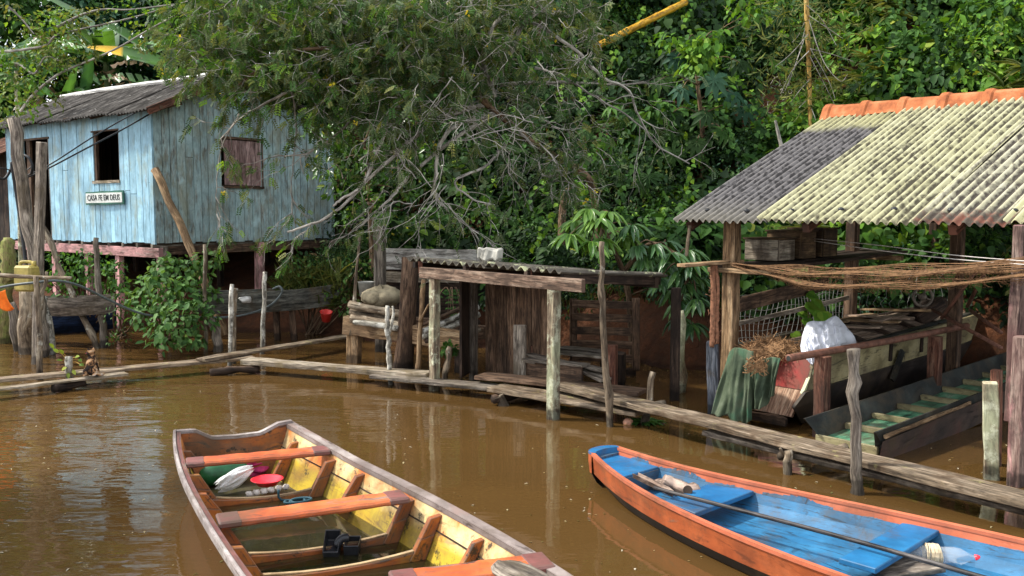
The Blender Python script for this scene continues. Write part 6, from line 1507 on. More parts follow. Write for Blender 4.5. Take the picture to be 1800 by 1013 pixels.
# --- sprawling feathery tree over the middle of the picture
st_ = thing('sprawling_tree', ground(1050, 14.9), 'sprawling tree with bare grey twigs and feathery leaves above the small shed', 'tree')
mb = MB(); mg = MB(); FL = Leaves()
limb(mb, [ground(1062, 14.9), W(1045, 350, 14.8), W(1025, 305, 14.6), W(945, 258, 14.3), W(890, 212, 14.0), W(850, 180, 13.8)], .062, .05, 8)
limb(mb, [W(1005, 330, 15), W(990, 360, 15.1), ground(985, 15.2)], .05, .07, 8)
mains = [([(860, 185, 13.8), (800, 140, 13.5), (710, 105, 13.2), (600, 85, 13), (500, 95, 13), (420, 150, 13.1)], .045, .016, 1.9),
 ([(850, 180, 13.8), (900, 90, 13.6), (930, 40, 13.4), (1020, 95, 13.6), (1055, 132, 13.7), (1105, 160, 13.9), (1120, 197, 14), (1150, 250, 14.1), (1212, 288, 14.2)], .03, .010, .35),
 ([(880, 150, 13.9), (907, 147, 13.7), (960, 145, 13.7), (1005, 145, 13.8), (1080, 148, 14), (1150, 147, 14.1)], .03, .007, .25),
 ([(940, 120, 13.6), (980, 130, 13.7), (1050, 172, 13.8), (1125, 220, 13.9), (1160, 262, 14)], .022, .006, .2),
 ([(760, 120, 13.3), (700, 190, 13.2), (682, 220, 13.1), (640, 320, 13), (600, 350, 13), (585, 362, 13)], .03, .014, .55),
 ([(850, 185, 13.8), (780, 205, 13.5), (742, 230, 13.3), (672, 292, 13.1), (610, 355, 13), (560, 390, 12.9), (505, 408, 12.9)], .034, .012, .6),
 ([(870, 200, 13.9), (800, 222, 13.4), (772, 260, 13.3), (766, 310, 13.3), (765, 345, 13.4), (790, 372, 13.4)], .034, .015, .65),
 ([(860, 205, 13.9), (790, 250, 13.6), (720, 310, 13.4), (690, 345, 13.3), (660, 372, 13.2), (625, 405, 13.2)], .03, .012, .65),
 ([(890, 250, 14), (850, 295, 13.7), (800, 318, 13.5), (830, 350, 13.4), (870, 360, 13.3)], .024, .008, .6),
 ([(905, 225, 14), (940, 262, 13.9), (955, 308, 13.8), (1010, 300, 13.8), (1030, 280, 13.8)], .022, .006, .3),
 ([(700, 105, 13.2), (640, 60, 13), (570, 20, 12.9), (500, -30, 12.8)], .035, .012, 2.2),
 ([(800, 140, 13.5), (790, 70, 13.4), (820, 20, 13.3), (850, -40, 13.2)], .035, .012, 1.6),
 ([(900, 90, 13.6), (900, 57, 13.4), (940, 28, 13.3), (985, -10, 13.2)], .02, .008, .5),
 ([(870, 170, 13.8), (850, 110, 13.6), (870, 40, 13.5), (930, 20, 13.5), (1000, 30, 13.5)], .035, .016, 1.5),
 ([(600, 85, 13), (540, 140, 13), (470, 180, 13.1), (420, 210, 13.2), (385, 250, 13.4)], .022, .008, .95),
 ([(500, 130, 13), (520, 200, 13.3), (515, 290, 13.5), (512, 350, 13.6), (520, 400, 13.6)], .012, .004, .9),
 ([(420, 200, 13.2), (390, 260, 13.5), (380, 330, 13.6), (384, 400, 13.7)], .010, .004, .7),
 ([(640, 180, 13.1), (600, 230, 13.2), (540, 270, 13.3), (480, 275, 13.3), (462, 285, 13.3)], .018, .005, .7)]
leafpts = []
def twig(p, d, L_, r, lev, lp):
    n = max(3, int(L_/.12)); P = [p]; q = p.copy(); dd = d.copy()
    for i in range(n):
        dd = (dd+V(rr(-.42, .42), rr(-.42, .42), rr(-.42, .32))).normalized(); q = q+dd*(L_/n); P.append(q.copy())
        if lev > 0 and random.random() < .55: twig(q.copy(), (dd+V(rr(-.9, .9), rr(-.6, .6), rr(-.9, .6))).normalized(), L_*rr(.35, .6), r*.6, lev-1, lp)
        for _ in range(int(lp*(1.25 if lev == 0 else .5)+random.random())): leafpts.append((q.copy(), (dd+V(rr(-1, 1), rr(-1, 1), rr(-1, .4))).normalized()))
    mg.tube(P, [r*(1-.65*i/n) for i in range(n+1)], 4, .1, cap=False)
for pts, r0, r1, lp in mains:
    P = limb(mb if r0 > .04 else mg, [W(*p) for p in pts], r0*1.12, r1*1.15, 7, .12, 5, .012)
    for i in range(1, len(P)):
        L0 = (P[i]-P[i-1]).length
        for _ in range(int(L0*(6.0 if lp > 1.2 else 2.6)+random.random())):
            d = (P[i]-P[i-1]).normalized(); dv = (d*.6+V(rr(-1, 1), rr(-.7, .5), rr(-1, .8))).normalized(); twig(P[i], dv, rr(.25, .8), .009, 2 if random.random() < .5 else 1, lp)
# feathery canopy of the upper left: sprays through the crown's depth
for _ in range(1050):
    px, py = rr(300, 830), rr(-40, 235)
    e_ = ((px-580)/270)**2+((py-60)/150)**2
    if e_ > 1+.25*math.sin(px*.05)*math.sin(py*.07) or (px < 600 and py > 120+(px-330)*.30+20*math.sin(px*.06)): continue
    q = W(px, py, rr(12.4, 14.6)); twig(q, V(rr(-1, 1), rr(-1, .3), rr(-.8, .5)).normalized(), rr(.25, .55), .007, 1, 1.9)
for _ in range(240):
    px, py = rr(760, 1060), rr(-40, 110)
    q = W(px, py, rr(13.0, 15)); twig(q, V(rr(-1, 1), rr(-1, .3), rr(-.8, .5)).normalized(), rr(.25, .5), .007, 1, 1.0)
for _ in range(170):
    px = rr(830, 1050); py = 150+(px-830)*.62+rr(-85, 95); q = W(px, py, rr(13.2, 14.4)); twig(q, V(rr(-1, 1), rr(-1, .3), rr(-.8, .5)).normalized(), rr(.25, .5), .007, 1, .55)
# bare pale twigs in front of the crown
for _ in range(34):
    px, py = rr(600, 960), rr(60, 370)
    if px > 820 and py > 260: continue
    twig(W(px, py, rr(12.3, 13.0)), V(rr(-1, 1), rr(-.4, .2), rr(-.9, .5)).normalized(), rr(.5, 1.3), .0105, 2, .22)
lp_ = np.array([p for p, d in leafpts]); ld_ = np.array([d for p, d in leafpts])
sp_ = nrmz(np.cross(ld_, U3r(len(ld_)))); upv = np.cross(sp_, ld_); upv = np.where(upv[:, 2:3] < 0, -upv, upv); sp_ = np.cross(ld_, upv)
NPR = 5; Ls_ = NP.uniform(.07, .14, len(lp_))
hue = NP.random(len(lp_)); base_c = np.where(hue[:, None] < .55, cols('grey', len(lp_)), np.where(hue[:, None] < .80, cols('mid', len(lp_)), cols('olive', len(lp_))))
left_ = (lp_[:, 0]/lp_[:, 1]*F+900) < 560
base_c = np.where((left_ & (NP.random(len(lp_)) < .16))[:, None], cols('bright', len(lp_)), base_c)
for k in range(NPR):
    a_ = (k+.7)/NPR
    for sg in (-1, 1):
        FL.add(T_KITE, lp_+ld_*(Ls_*a_)[:, None]+np.array([0, 0, -.25])*(Ls_*a_*a_)[:, None], sp_*sg+ld_*.55, upv, Ls_*.42, Ls_*.20, base_c*NP.uniform(.85, 1.15, (len(lp_), 1)))
# a few yellow flowers
nf = 60; fi = NP.integers(0, len(lp_), nf)
for k in range(4): FL.add(T_KITE, lp_[fi]+U3r(nf)*.02, U3r(nf), U3r(nf), .05, .04, np.tile([(.62, .5, .04)], (nf, 1)))
mb.build('trunk', M['brown_branch'], st_, smooth=True); mg.build('twigs', M['branch'], st_, smooth=False); FL.build('crown', 'leaf', st_)
# --- glossy tree right of the house
tree('glossy_tree', ground(655, 16.6), [W(650, 350, 16.3), W(640, 250, 16)], .07,
     [cl(590, 250, 15.2, .36), cl(575, 300, 15.3, .28), cl(600, 330, 15.2, .34), cl(640, 290, 15.4, .45), cl(620, 220, 15.6, .38), cl(650, 375, 15.3, .35), cl(690, 330, 15.8, .45), cl(700, 250, 16, .5), cl(615, 385, 15.4, .22), cl(560, 240, 15.3, .2), cl(735, 300, 16.2, .5), cl(650, 210, 16, .4)],
     T_OVAL, .13, .062, [(.035, .10, .015), (.06, .15, .02), (.10, .22, .025)], 'glossy leaved green tree at the right corner of the blue house', leaf='leaf_gloss', odd=('yellow', .05), dens=130)
# --- palmate-leaved tree
pt2 = thing('palmate_tree', ground(1232, 16.6), 'young tree with large hand shaped leaves rising from the middle of the slope', 'tree')
mp_ = MB(); PL = Leaves(); tk_ = limb(mp_, [ground(1232, 16.6), W(1236, 250, 16.4), W(1225, 130, 16.2), W(1228, 80, 16.1)], .05, .025, 7)
pal_sp = [(1245, 100, 15.7, 'bright', .42), (1255, 140, 15.5, 'blue', .5), (1190, 100, 16, 'blue', .40), (1175, 95, 16.2, 'dark', .4), (1200, 155, 15.8, 'blue', .45), (1290, 165, 15.8, 'blue', .46), (1240, 200, 15.6, 'dark', .42), (1300, 110, 16.2, 'dark', .4), (1210, 70, 16, 'mid', .36), (1265, 60, 16.1, 'mid', .36), (1180, 200, 16, 'dark', .4), (1310, 190, 16, 'blue', .42), (1225, 250, 15.7, 'dark', .4), (1270, 230, 15.8, 'mid', .36), (1160, 140, 16.3, 'dark', .4), (1330, 30, 16.5, 'mid', .38), (1345, 40, 16.6, 'dark', .38)]
for px, py, Y, pal, L_ in pal_sp:
    c_ = W(px, py, Y); q = min(tk_, key=lambda p: (p-c_).length+.4*max(0, p.z-c_.z)); limb(mp_, [q, q.lerp(c_, .6)+V(0, 0, .12), c_], .012, .006, 5)
    nrm = V(rr(-.4, .4), -.75, rr(.3, .7)).normalized(); a_ = nrm.orthogonal().normalized(); b_ = nrm.cross(a_); n_ = 8; ph = rr(0, 6)
    th = np.linspace(0, 2*math.pi, n_, endpoint=False)+ph; ax = np.array([list(a_*math.cos(x)+b_*math.sin(x)+V(0, 0, -.35)) for x in th])
    PL.add(T_LANCE, np.tile([list(c_)], (n_, 1)), ax, np.tile([list(nrm)], (n_, 1)), L_*NP.uniform(.75, 1.05, n_)*.75, L_*.23, np.tile(cols(pal, 1, .15), (n_, 1)))
for px, py, Y in ((1225, 85, 15.9), (1215, 105, 15.8), (1235, 95, 15.7), (1220, 120, 15.7), (1250, 75, 15.8), (1330, 25, 16), (1300, 15, 16.3), (1175, 80, 16), (1160, 195, 15.8), (1155, 205, 15.8)):
    clump(PL, tuple(W(px, py, Y)), .24, 34, T_OVAL, .17, .10, 'bright' if py < 130 else 'mid', .9, 1.0)
mp_.build('trunk', M['brown_branch'], pt2, smooth=True); PL.build('crown', 'leaf', pt2)
# --- mango tree drooping between the sheds
mg_t = thing('mango_tree', ground(1115, 13.1), 'mango tree with long drooping dark leaves between the small shed and the boat shelter', 'tree')
mm = MB(); ML = Leaves(); tk_ = limb(mm, [ground(1115, 13.1), W(1105, 520, 12.9), W(1080, 440, 12.6), W(1050, 385, 12.4)], .06, .02, 7)
tk2 = limb(mm, [W(1095, 480, 12.8), W(1140, 430, 12.5), W(1185, 445, 12.2), W(1215, 480, 12)], .04, .015, 6); tk_ += tk2
rng = random.Random(8)
ros = [(1035, 368), (1012, 388), (1003, 412), (1030, 400), (1055, 385), (1070, 372), (1085, 400), (1060, 420), (1100, 415), (1120, 432), (1110, 395), (1135, 450), (1150, 430), (1165, 462), (1180, 445), (1195, 475), (1215, 462), (1205, 500), (1228, 490), (1180, 510), (1160, 490), (1225, 525), (1195, 530), (1140, 470), (1040, 425), (1170, 425), (1210, 440), (1190, 560), (1215, 570)]
for px, py in ros:
    c_ = W(px, py, rng.uniform(11.7, 12.7)); q = min(tk_, key=lambda p: (p-c_).length); limb(mm, [q, q.lerp(c_, .5)+V(0, 0, .06), c_], .014, .006, 5)
    n_ = 26; d = U3r(n_); d[:, 2] = np.abs(d[:, 2])*.5-.35; d[:, 0] += .35 if px > 1090 else -.05
    brt = 'mid' if px > 1110 else 'bright'
    c2 = cols([(.04, .105, .035), (.06, .145, .04), (.09, .19, .045)] if px > 1100 else [(.07, .16, .025), (.11, .23, .03), (.16, .30, .045)], n_, .25)
    ML.add(T_LANCE, np.array(c_)+d*.03, d+np.array([0, 0, -.25]), np.tile([0, -.3, 1.0], (n_, 1))+U3r(n_)*.35, NP.uniform(.19, .33, n_), NP.uniform(.05, .075, n_), c2)
mm.build('trunk', M['brown_branch'], mg_t, smooth=True); ML.build('crown', 'leaf_gloss', mg_t)
# --- bushes by the water
def bush(name, base, clumps, T, L, Wd, pal, label, odd=None, dens=150, leaf='leaf', hang=.7, cat='shrub'):
    t = thing(name, base, label, cat); m = MB()
    for c, r in clumps:
        for _ in range(2): limb(m, [base+V(rr(-.1, .1), rr(-.1, .1), 0), base.lerp(Vector(c), .5)+V(rr(-.15, .15), rr(-.1, .1), rr(0, .15)), Vector(c)+V(rr(-.1, .1), rr(-.1, .1), r*.3)], .018, .005, 5)
    m.build('stems', M['brown_branch'], t, smooth=True); LV = Leaves()
    for c, r in clumps: clump(LV, c, r, int(dens*(r/.4)**1.9), T, L, Wd, pal, .85, hang, .5, odd=odd)
    LV.build('foliage', leaf, t); return t
bush('leafy_bush', G(300, 606, -.1), [cl(300, 470, 14.4, .25), cl(275, 510, 14.2, .32), cl(315, 525, 14.1, .36), cl(345, 480, 14.6, .26), cl(365, 460, 14.8, .22), cl(265, 560, 14, .32), cl(310, 575, 13.8, .38), cl(350, 560, 14, .3), cl(290, 600, 13.6, .25), cl(245, 530, 14.3, .2), cl(335, 600, 13.8, .22), cl(368, 520, 14.6, .2), cl(280, 480, 14.5, .2)],
     T_OVAL, .115, .07, [(.07, .15, .045), (.11, .22, .06), (.17, .30, .10)], 'big leafy bush growing out of the water before the house corner', odd=('mid', .3), dens=230)
bush('leafy_bush', G(150, 585, -.1), [cl(110, 470, 15.3, .32), cl(145, 480, 15.2, .34), cl(185, 500, 15.1, .28), cl(125, 510, 15.1, .28), cl(165, 460, 15.4, .25), cl(200, 480, 15, .25), cl(90, 500, 15.2, .2), cl(210, 510, 15, .25)],
     T_OVAL, .085, .05, [(.035, .10, .02), (.06, .15, .03), (.10, .22, .04)], 'rounded small leaved bush beneath the pink floor beam', dens=190)
bush('trailing_vine', G(212, 595, -.1), [cl(212, 530, 14.3, .22), cl(205, 560, 14.2, .2), cl(215, 590, 14.1, .17), cl(225, 545, 14.2, .18), cl(200, 600, 14.2, .13)], T_KITE, .06, .035, 'dark', 'trailing vine hanging to the water left of the big bush', odd=('mid', .35), dens=190, cat='vine')
bush('bank_shrub', ground(540, 16.2), [cl(520, 470, 15.9, .28), cl(560, 480, 16, .3), cl(600, 470, 16.2, .3), cl(590, 510, 15.9, .3), cl(610, 540, 15.6, .28), cl(540, 505, 15.8, .2), cl(630, 480, 15.8, .3)], T_OVAL, .08, .045, 'mid', 'low tangled shrub on the bank right of the house stilts', odd=('olive', .3), dens=170)
# grasses on that bank
GS2 = Leaves(); n = 900; bx_ = NP.uniform(490, 600, n); by_ = NP.uniform(470, 530, n); gp_ = np.array([list(W(a, b, c)) for a, b, c in zip(bx_, by_, NP.uniform(15.7, 16.2, n))])
gp_[:, 2] = np.maximum(gp_[:, 2]-.15, hill_z(gp_[:, 0], gp_[:, 1])-.02)
GS2.add(T_LANCE, gp_, U3r(n)*.6+np.array([.1, -.3, .7]), U3r(n), NP.uniform(.2, .45, n), .014, cols('olive', n)); tag(GS2.build('bank_grass', 'leaf'), 'yellow green grass tufts on the bank right of the house', None, kind='stuff')
# taro in the shelter
tb = V(W(1425, 560, 10.9).x, 10.9, .1); tt = thing('broadleaf_plant', tb, 'broad leaved light green plant growing behind the white sheet', 'plant'); m = MB(); LV = Leaves()
for px, py, L_ in ((1425, 530, .22), (1445, 548, .2), (1412, 560, .16), (1432, 570, .2), (1405, 545, .15), (1450, 565, .16), (1420, 515, .14), (1395, 585, .13)):
    c_ = W(px, py, rr(10.5, 10.8)); limb(m, [tb, tb.lerp(c_, .6)+V(0, 0, .06), c_], .008, .004, 5)
    LV.add(T_HEART, [list(c_)]*2, np.array([[rr(-.8, .8), -.5, -.6]]*2)+[[0, 0, 0], [.5, .1, .2]], [[0, -.6, .8]]*2, L_, L_*.95, cols('bright', 2)*.8)
m.build('stems', M['brown_branch'], tt); LV.build('leaves', 'leaf', tt)
# creeper leaves hanging below the net
hv_ = Leaves()
for px, py, Y, L_ in ((1668, 478, 9, .2), (1625, 488, 9.2, .15), (1575, 505, 9.5, .2), (1597, 508, 9.5, .13), (1640, 490, 9.1, .14), (1535, 500, 9.8, .13), (1525, 512, 9.8, .12), (1565, 460, 10, .13), (1545, 450, 10, .14), (1715, 500, 9, .15), (1740, 440, 9.2, .14)):
    hv_.add(T_HEART, [list(W(px, py-8, Y+1.4))], [[rr(-.5, .5), -.3, -.9]], [[0, -1, .3]], L_*1.1, L_*.75, cols('mid', 1)*1.2)
n = 900; px_ = NP.uniform(1300, 1800, n); py_ = NP.uniform(400, 560, n); q = np.array([list(W(a, b, 12.3+1.2*NP.random())) for a, b in zip(px_, py_)])
hv_.add(T_HEART, q, U3r(n)+np.array([0, -.3, -.6]), U3r(n)*.5+np.array([0, -.8, .5]), NP.uniform(.09, .17, n), .11, cols('mid', n)); tag(hv_.build('creeper', 'leaf'), 'broad leaved creeper hanging behind and below the boat shelter roof', None, kind='stuff')
# leaves and scum drifting on the water
fd = Leaves(); n = 420; gx_ = np.array([list(G(rr(0, 1800), rr(640, 1010), .006)) for _ in range(n)])
fd.add(T_OVAL, gx_, np.stack([NP.normal(size=n), NP.normal(size=n), np.zeros(n)], 1), np.tile([0, 0, 1.0], (n, 1)), NP.uniform(.008, .04, n), NP.uniform(.005, .018, n), cols([(.2, .14, .06), (.35, .3, .18), (.12, .12, .04), (.5, .47, .4)], n))
tag(fd.build('floating_leaves', 'leaf'), 'small fallen leaves and flecks drifting on the brown water', None, kind='stuff')
# sprouts, weeds
sp_t = thing('stake_sprout', W(122, 640, G(124, 680).y), 'bright yellow green shoots sprouting from the whitish stake', 'sprout'); LV = Leaves(); Ys = G(124, 680).y; m = MB()
for px, py in ((95, 612), (103, 620), (112, 622), (110, 634), (117, 645), (132, 628), (138, 632), (140, 640), (120, 655), (128, 650)):
    c_ = W(px, py, Ys-.05); limb(m, [W(122, 640, Ys), W((px+122)/2, (py+640)/2-4, Ys), c_], .005, .003, 4)
    d_ = (c_-W(122, 640, Ys)).normalized(); LV.add(T_OVAL, [list(c_)], [list(d_+V(rr(-.4, .4), -.3, rr(-.5, .3)))], [[0, -.7, .7]], .085, .05, cols('yellow', 1))
m.build('stems', M['bamboo'], sp_t); LV.build('leaves', 'leaf', sp_t)
wd_ = Leaves(); n = 60; q = G(1133, 744); a_ = NP.uniform(0, 6.28, n); r_ = NP.uniform(.03, .2, n); wd_.add(T_LANCE, np.stack([q.x+np.cos(a_)*r_*.6, q.y+np.sin(a_)*r_*.4, np.full(n, .012)], 1), np.stack([np.cos(a_), np.sin(a_), NP.uniform(.05, .5, n)], 1), [[0, 0, 1]]*n, .12, .03, cols('mid', n))
tag(wd_.build('floating_weed', 'leaf'), 'green water weed floating around the tilted stick', None, kind='stuff')
wd_ = Leaves(); clump(wd_, tuple(W(790, 618, 11.9)), .11, 160, T_OVAL, .065, .045, 'mid'); tag(wd_.build('stub_sprout', 'leaf', None, tuple(W(790, 612, 11.9))), 'small leafy sprout on the stub behind the left shed post', 'sprout')
# fern fronds behind the small shed
fn = thing('fern', ground(798, 14.6), 'fern with long hanging fronds behind the small shed', 'fern'); LV = Leaves(); m = MB()
for k in range(9):
    b_ = W(800+rr(-25, 25), 505, 14.2); d_ = V(rr(-.4, .4), -.35, -.9).normalized(); P = [b_+d_*(x*.7)+V(0, -.15*x, .12*x*(1-x)*4) for x in np.linspace(0, 1, 9)]; limb(m, P, .006, .002, 4, sub=1)
    for i in range(1, 9):
        for sg in (-1, 1): LV.add(T_KITE, [list(P[i])], [[sg*.9, -.2, -.5]], [[0, -.8, .5]], .11*(1.1-i/9), .03, cols('mid', 1))
m.build('stems', M['brown_branch'], fn); LV.build('fronds', 'leaf', fn)
# --- bamboo poles
m = MB(); a_ = W(1048, 82, 16.2); b_ = W(1205, 4, 17.4); P = [a_.lerp(b_, k) for k in np.linspace(0, 1, 25)]
m.tube(P, [.062*(1.1 if i % 4 == 0 else 1) for i in range(25)], 10)
for i in range(0, 25, 4): m.tube([P[i].lerp(P[max(i-1, 0)], .06), P[i].lerp(P[min(i+1, 24)], .10)], .07, 10)
tag(m.build('bamboo_pole', M['yellow_bamboo'], None, smooth=True, origin=a_), 'thick bright yellow bamboo pole lying slantwise on the slope', 'bamboo')
bb = W(1424, 225, 15.6); bt_ = thing('standing_bamboo', V(bb.x, bb.y, float(hill_z(bb.x, bb.y))), 'upright yellow bamboo stem with thin drooping side twigs above the shelter', 'bamboo')
m = MB(); P = smoothpts([V(bb.x, bb.y, float(hill_z(bb.x, bb.y))-.1), bb, W(1422, 120, 15.6), W(1418, 20, 15.5), W(1414, -80, 15.5)], 12); m.tube(P, [(.030-.0+.014*i/len(P))*(1.18 if i % 5 == 0 else 1) for i in range(len(P))], 8); m.build('stem', M['bamboo'], bt_, smooth=True)
m = MB()
tw = [[(1420, 25), (1405, 60), (1392, 75)], [(1422, 28), (1455, 50), (1482, 68)], [(1422, 35), (1440, 90), (1455, 120), (1478, 143), (1490, 130)], [(1418, 40), (1400, 110), (1385, 150)], [(1424, 85), (1450, 130), (1462, 155), (1468, 175)], [(1424, 86), (1460, 95), (1500, 108)], [(1420, 50), (1403, 100), (1380, 160)], [(1423, 140), (1405, 160), (1390, 180)], [(1424, 170), (1412, 182), (1404, 190)], [(1424, 185), (1430, 200), (1434, 212)], [(1421, 60), (1390, 95), (1362, 118)], [(1422, 90), (1395, 120), (1372, 165)], [(1424, 100), (1445, 140), (1470, 190)], [(1418, 10), (1445, 35), (1470, 80)]]
for k, pts in enumerate(tw): limb(m, [W(x, y, 15.55-.08*i-.1*(k % 3)) for i, (x, y) in enumerate(pts)], .008, .003, 5)
m.build('twigs', M['branch'], bt_, smooth=True)
LV = Leaves(); n = 900; px_ = NP.normal(1412, 55, n); py_ = NP.uniform(0, 200, n); q = np.array([list(W(a, b, c)) for a, b, c in zip(px_, py_, NP.uniform(15.3, 16.4, n))]); LV.add(T_KITE, q, U3r(n)+np.array([0, -.2, -.25]), U3r(n), NP.uniform(.14, .3, n), .022, cols('olive', n)); LV.build('leaves', 'leaf', bt_)
m = MB(); limb(m, [W(1374, 258, 15.2), W(1368, 235, 15.2), W(1363, 212, 15.2)], .035, .02, 7); tag(m.build('dead_stub', M['branch'], None, smooth=True, origin=W(1374, 258, 15.2)), 'short dead grey stub sticking out left of the shelter roof', 'stub')
# dead dry twigs on the bare earth scars
m = MB()
for _ in range(150):
    px, py = random.choice(((1385, 180), (1470, 165), (1060, 215), (1345, 200), (1410, 130))); h = terr_hit(px+rr(-50, 50), py+rr(-40, 40))
    if h is None: continue
    d_ = V(rr(-1, 1), rr(-.6, .1), rr(-1, .3)).normalized()*rr(.15, .5); h = h+V(0, -.1, .15); m.tube([h, h+d_*.5+V(0, 0, rr(-.05, .05)), h+d_], .006, 4, .2, cap=False)
tag(m.build('dry_twigs', M['branch'], None), 'dry dead twigs scattered over the bare earth of the slope', None, kind='stuff')
# --- bananas and background trees at the left
def banana(x, y, hh, n_, label, seed, pal='mid', special=()):
    rng = random.Random(seed); gz = float(hill_z(x, y)); t = thing('banana_plant', V(x, y, gz), label, 'banana plant', 'banana plants behind the blue house'); m = MB()
    top = V(x+rng.uniform(-.2, .2), y, gz+hh); m.tube([V(x, y, gz-.1), V(x, y, gz+hh*.5), top], [.13, .11, .07], 10, .03); m.build('stem', plain('banana_stem', (.10, .13, .05), .6, .4, 5), t, smooth=True)
    LV = Leaves(); vs = []; fs = []; cs = []
    def leaf(p0, d, L_, wd_, droop, col, col2=None, tatter=.3):
        d = Vector(d).normalized(); sd_ = d.cross(V(0, 0, 1)).normalized(); N = 26; base = len(vs); rnd_ = [rng.uniform(0, 1) for _ in range(N)]
        roll = rng.uniform(.1, .75)*(1 if d.x < 0 else -1)
        for i in range(N):
            k = i/(N-1); c_ = Vector(p0)+d*(L_*k)+V(0, 0, -droop*k*k*L_); w_ = wd_*.5*min(1, (k*7)**.6 if k > 0 else .05)*max(.05, (1-max(0, k-.45)/.56)**.6)
            for sg in (-1, 1): vs.append(c_+sd_*sg*w_*math.cos(roll)+V(0, 0, w_*(.28+sg*math.sin(roll))-(rnd_[i]*.10 if rng.random() < tatter else 0)))
            vs.append(c_); cc_ = col if not col2 or k < .62 else col2
            j_ = rng.uniform(.85, 1.15); cs.extend([[x_*j_ for x_ in cc_]]*2+[[min(1, x_*1.7) for x_ in cc_]])
        for i in range(N-1):
            a = base+i*3
            for sg in (0, 1):
                if rng.random() < tatter*.35: continue
                fs.append((a+sg, a+3+sg, a+5, a+2))
    for k in range(n_):
        th = k*2.4+seed; el = rng.uniform(.25, 1.1); leaf(top, (math.cos(th)*.9, math.sin(th)*.6-.15, el), rng.uniform(1.9, 2.8), rng.uniform(.55, .8), rng.uniform(.3, .7), rng.choice([(.05, .13, .025), (.04, .105, .03), (.07, .16, .03), (.06, .12, .05)]))
    for k in range(3):
        th = k*2.1+seed; leaf(top-V(0, 0, .2), (math.cos(th), math.sin(th)*.6-.3, -.2), rng.uniform(.9, 1.4), .35, .9, (.2, .13, .075), tatter=.9)
    for sp in special: leaf(*sp)
    me = bpy.data.meshes.new('leaves'); me.from_pydata([tuple(v) for v in vs], [], fs); a = me.color_attributes.new('Col', 'FLOAT_COLOR', 'POINT'); a.data.foreach_set('color', [c for q in cs for c in (*q, 1)])
    me.materials.append(M['leaf_gloss']); o = bpy.data.objects.new('leaves', me); COL.objects.link(o); o.parent = t; o.location = -Vector(t.location)
    return t
def bpos(px, Y): return W(px, 300, Y).x
ya = W(152, 86, 21.6); yb = W(310, 122, 22.2)
banana(bpos(330, 23.2), 23.2, 3.6, 8, 'banana plant with one yellow tipped leaf over the house ridge', 3, special=[(yb, (ya-yb).normalized()+V(0, 0, .12), (ya-yb).length*1.02, .5, .10, (.06, .13, .03), (.55, .33, .02), .15)])
def blade(a, b, Y, w_=.62, dr=.10, col=(.055, .125, .028), c2=None, tat=.15):
    p, q = W(*a, Y), W(*b, Y-.5); return (p, (q-p).normalized()+V(0, 0, dr), (q-p).length, w_, dr, col, c2, tat)
BL1 = [blade((100, 82), (2, 8), 22.4, .6), blade((180, 60), (55, -18), 22.6, .6), blade((30, 150), (-25, 70), 22, .5), blade((112, 190), (135, 110), 21.8, .4, .05, (.07, .17, .04)), blade((60, 120), (10, 60), 22, .5), blade((95, 78), (45, 52), 21.9, .35, .6, (.2, .14, .08), None, .9)]
BL2 = [blade((262, 92), (176, 40), 22.4, .6), blade((330, 100), (250, -8), 22.6, .6, .05, (.05, .11, .05)), blade((300, 60), (240, -20), 23, .5, .05, (.045, .10, .05)), blade((345, 70), (410, 5), 22.5, .55), blade((150, 170), (158, 88), 22.2, .42, .0, (.03, .085, .03)), blade((270, 60), (330, 10), 22.8, .5), blade((300, 130), (172, 100), 22.1, .3, .5, (.22, .15, .09), None, .95), blade((235, 150), (175, 122), 22.0, .35, .6, (.2, .14, .085), None, .9), blade((290, 150), (345, 118), 22, .4, .1), blade((100, 170), (150, 160), 21.8, .4, .2)]
banana(bpos(75, 23.4), 23.4, 4.3, 10, 'tall banana plant with tattered brown leaves at the top left corner', 5, special=BL1)
banana(bpos(200, 24.0), 24.0, 4.6, 10, 'tall banana plant with broad pale leaves in the middle of the row', 8, special=BL2)
banana(bpos(140, 23), 23, 2.9, 8, 'short banana plant close behind the roof corner', 12)
banana(bpos(400, 24), 24, 4.2, 8, 'banana plant half hidden by the feathery tree', 15)
banana(bpos(-20, 22.6), 22.6, 3.8, 9, 'banana plant cut by the left picture border', 18)
banana(bpos(255, 22.9), 22.9, 3.0, 8, 'low banana plant with upright young leaves behind the ridge', 21)
# papaya-like sapling at the corner
pb = ground(32, 17.9); pp = thing('papaya_sapling', pb, 'thin stemmed papaya sapling at the left edge above the roof', 'tree'); m = MB(); limb(m, [pb, W(31, 190, 17.6), W(28, 125, 17.5)], .05, .035, 8); LV = Leaves()
for k in range(11):
    th = k*.6+.2; c_ = W(28, 118, 17.5); e_ = c_+V(math.cos(th)*rr(.4, .75), math.sin(th)*.4-.1, rr(-.15, .4)); limb(m, [c_, c_.lerp(e_, .5)+V(0, 0, .12), e_], .012, .006, 5)
    n_ = 7; a_ = np.linspace(0, 6.28, n_, endpoint=False); LV.add(T_LANCE, np.tile([list(e_)], (n_, 1)), np.stack([np.cos(a_), np.sin(a_)*.4-.2, np.sin(a_)*.8-.3], 1), [[0, -.8, .5]]*n_, .26, .09, cols('mid', n_))
m.build('trunk', M['lichen_post'], pp, smooth=True); LV.build('crown', 'leaf', pp)
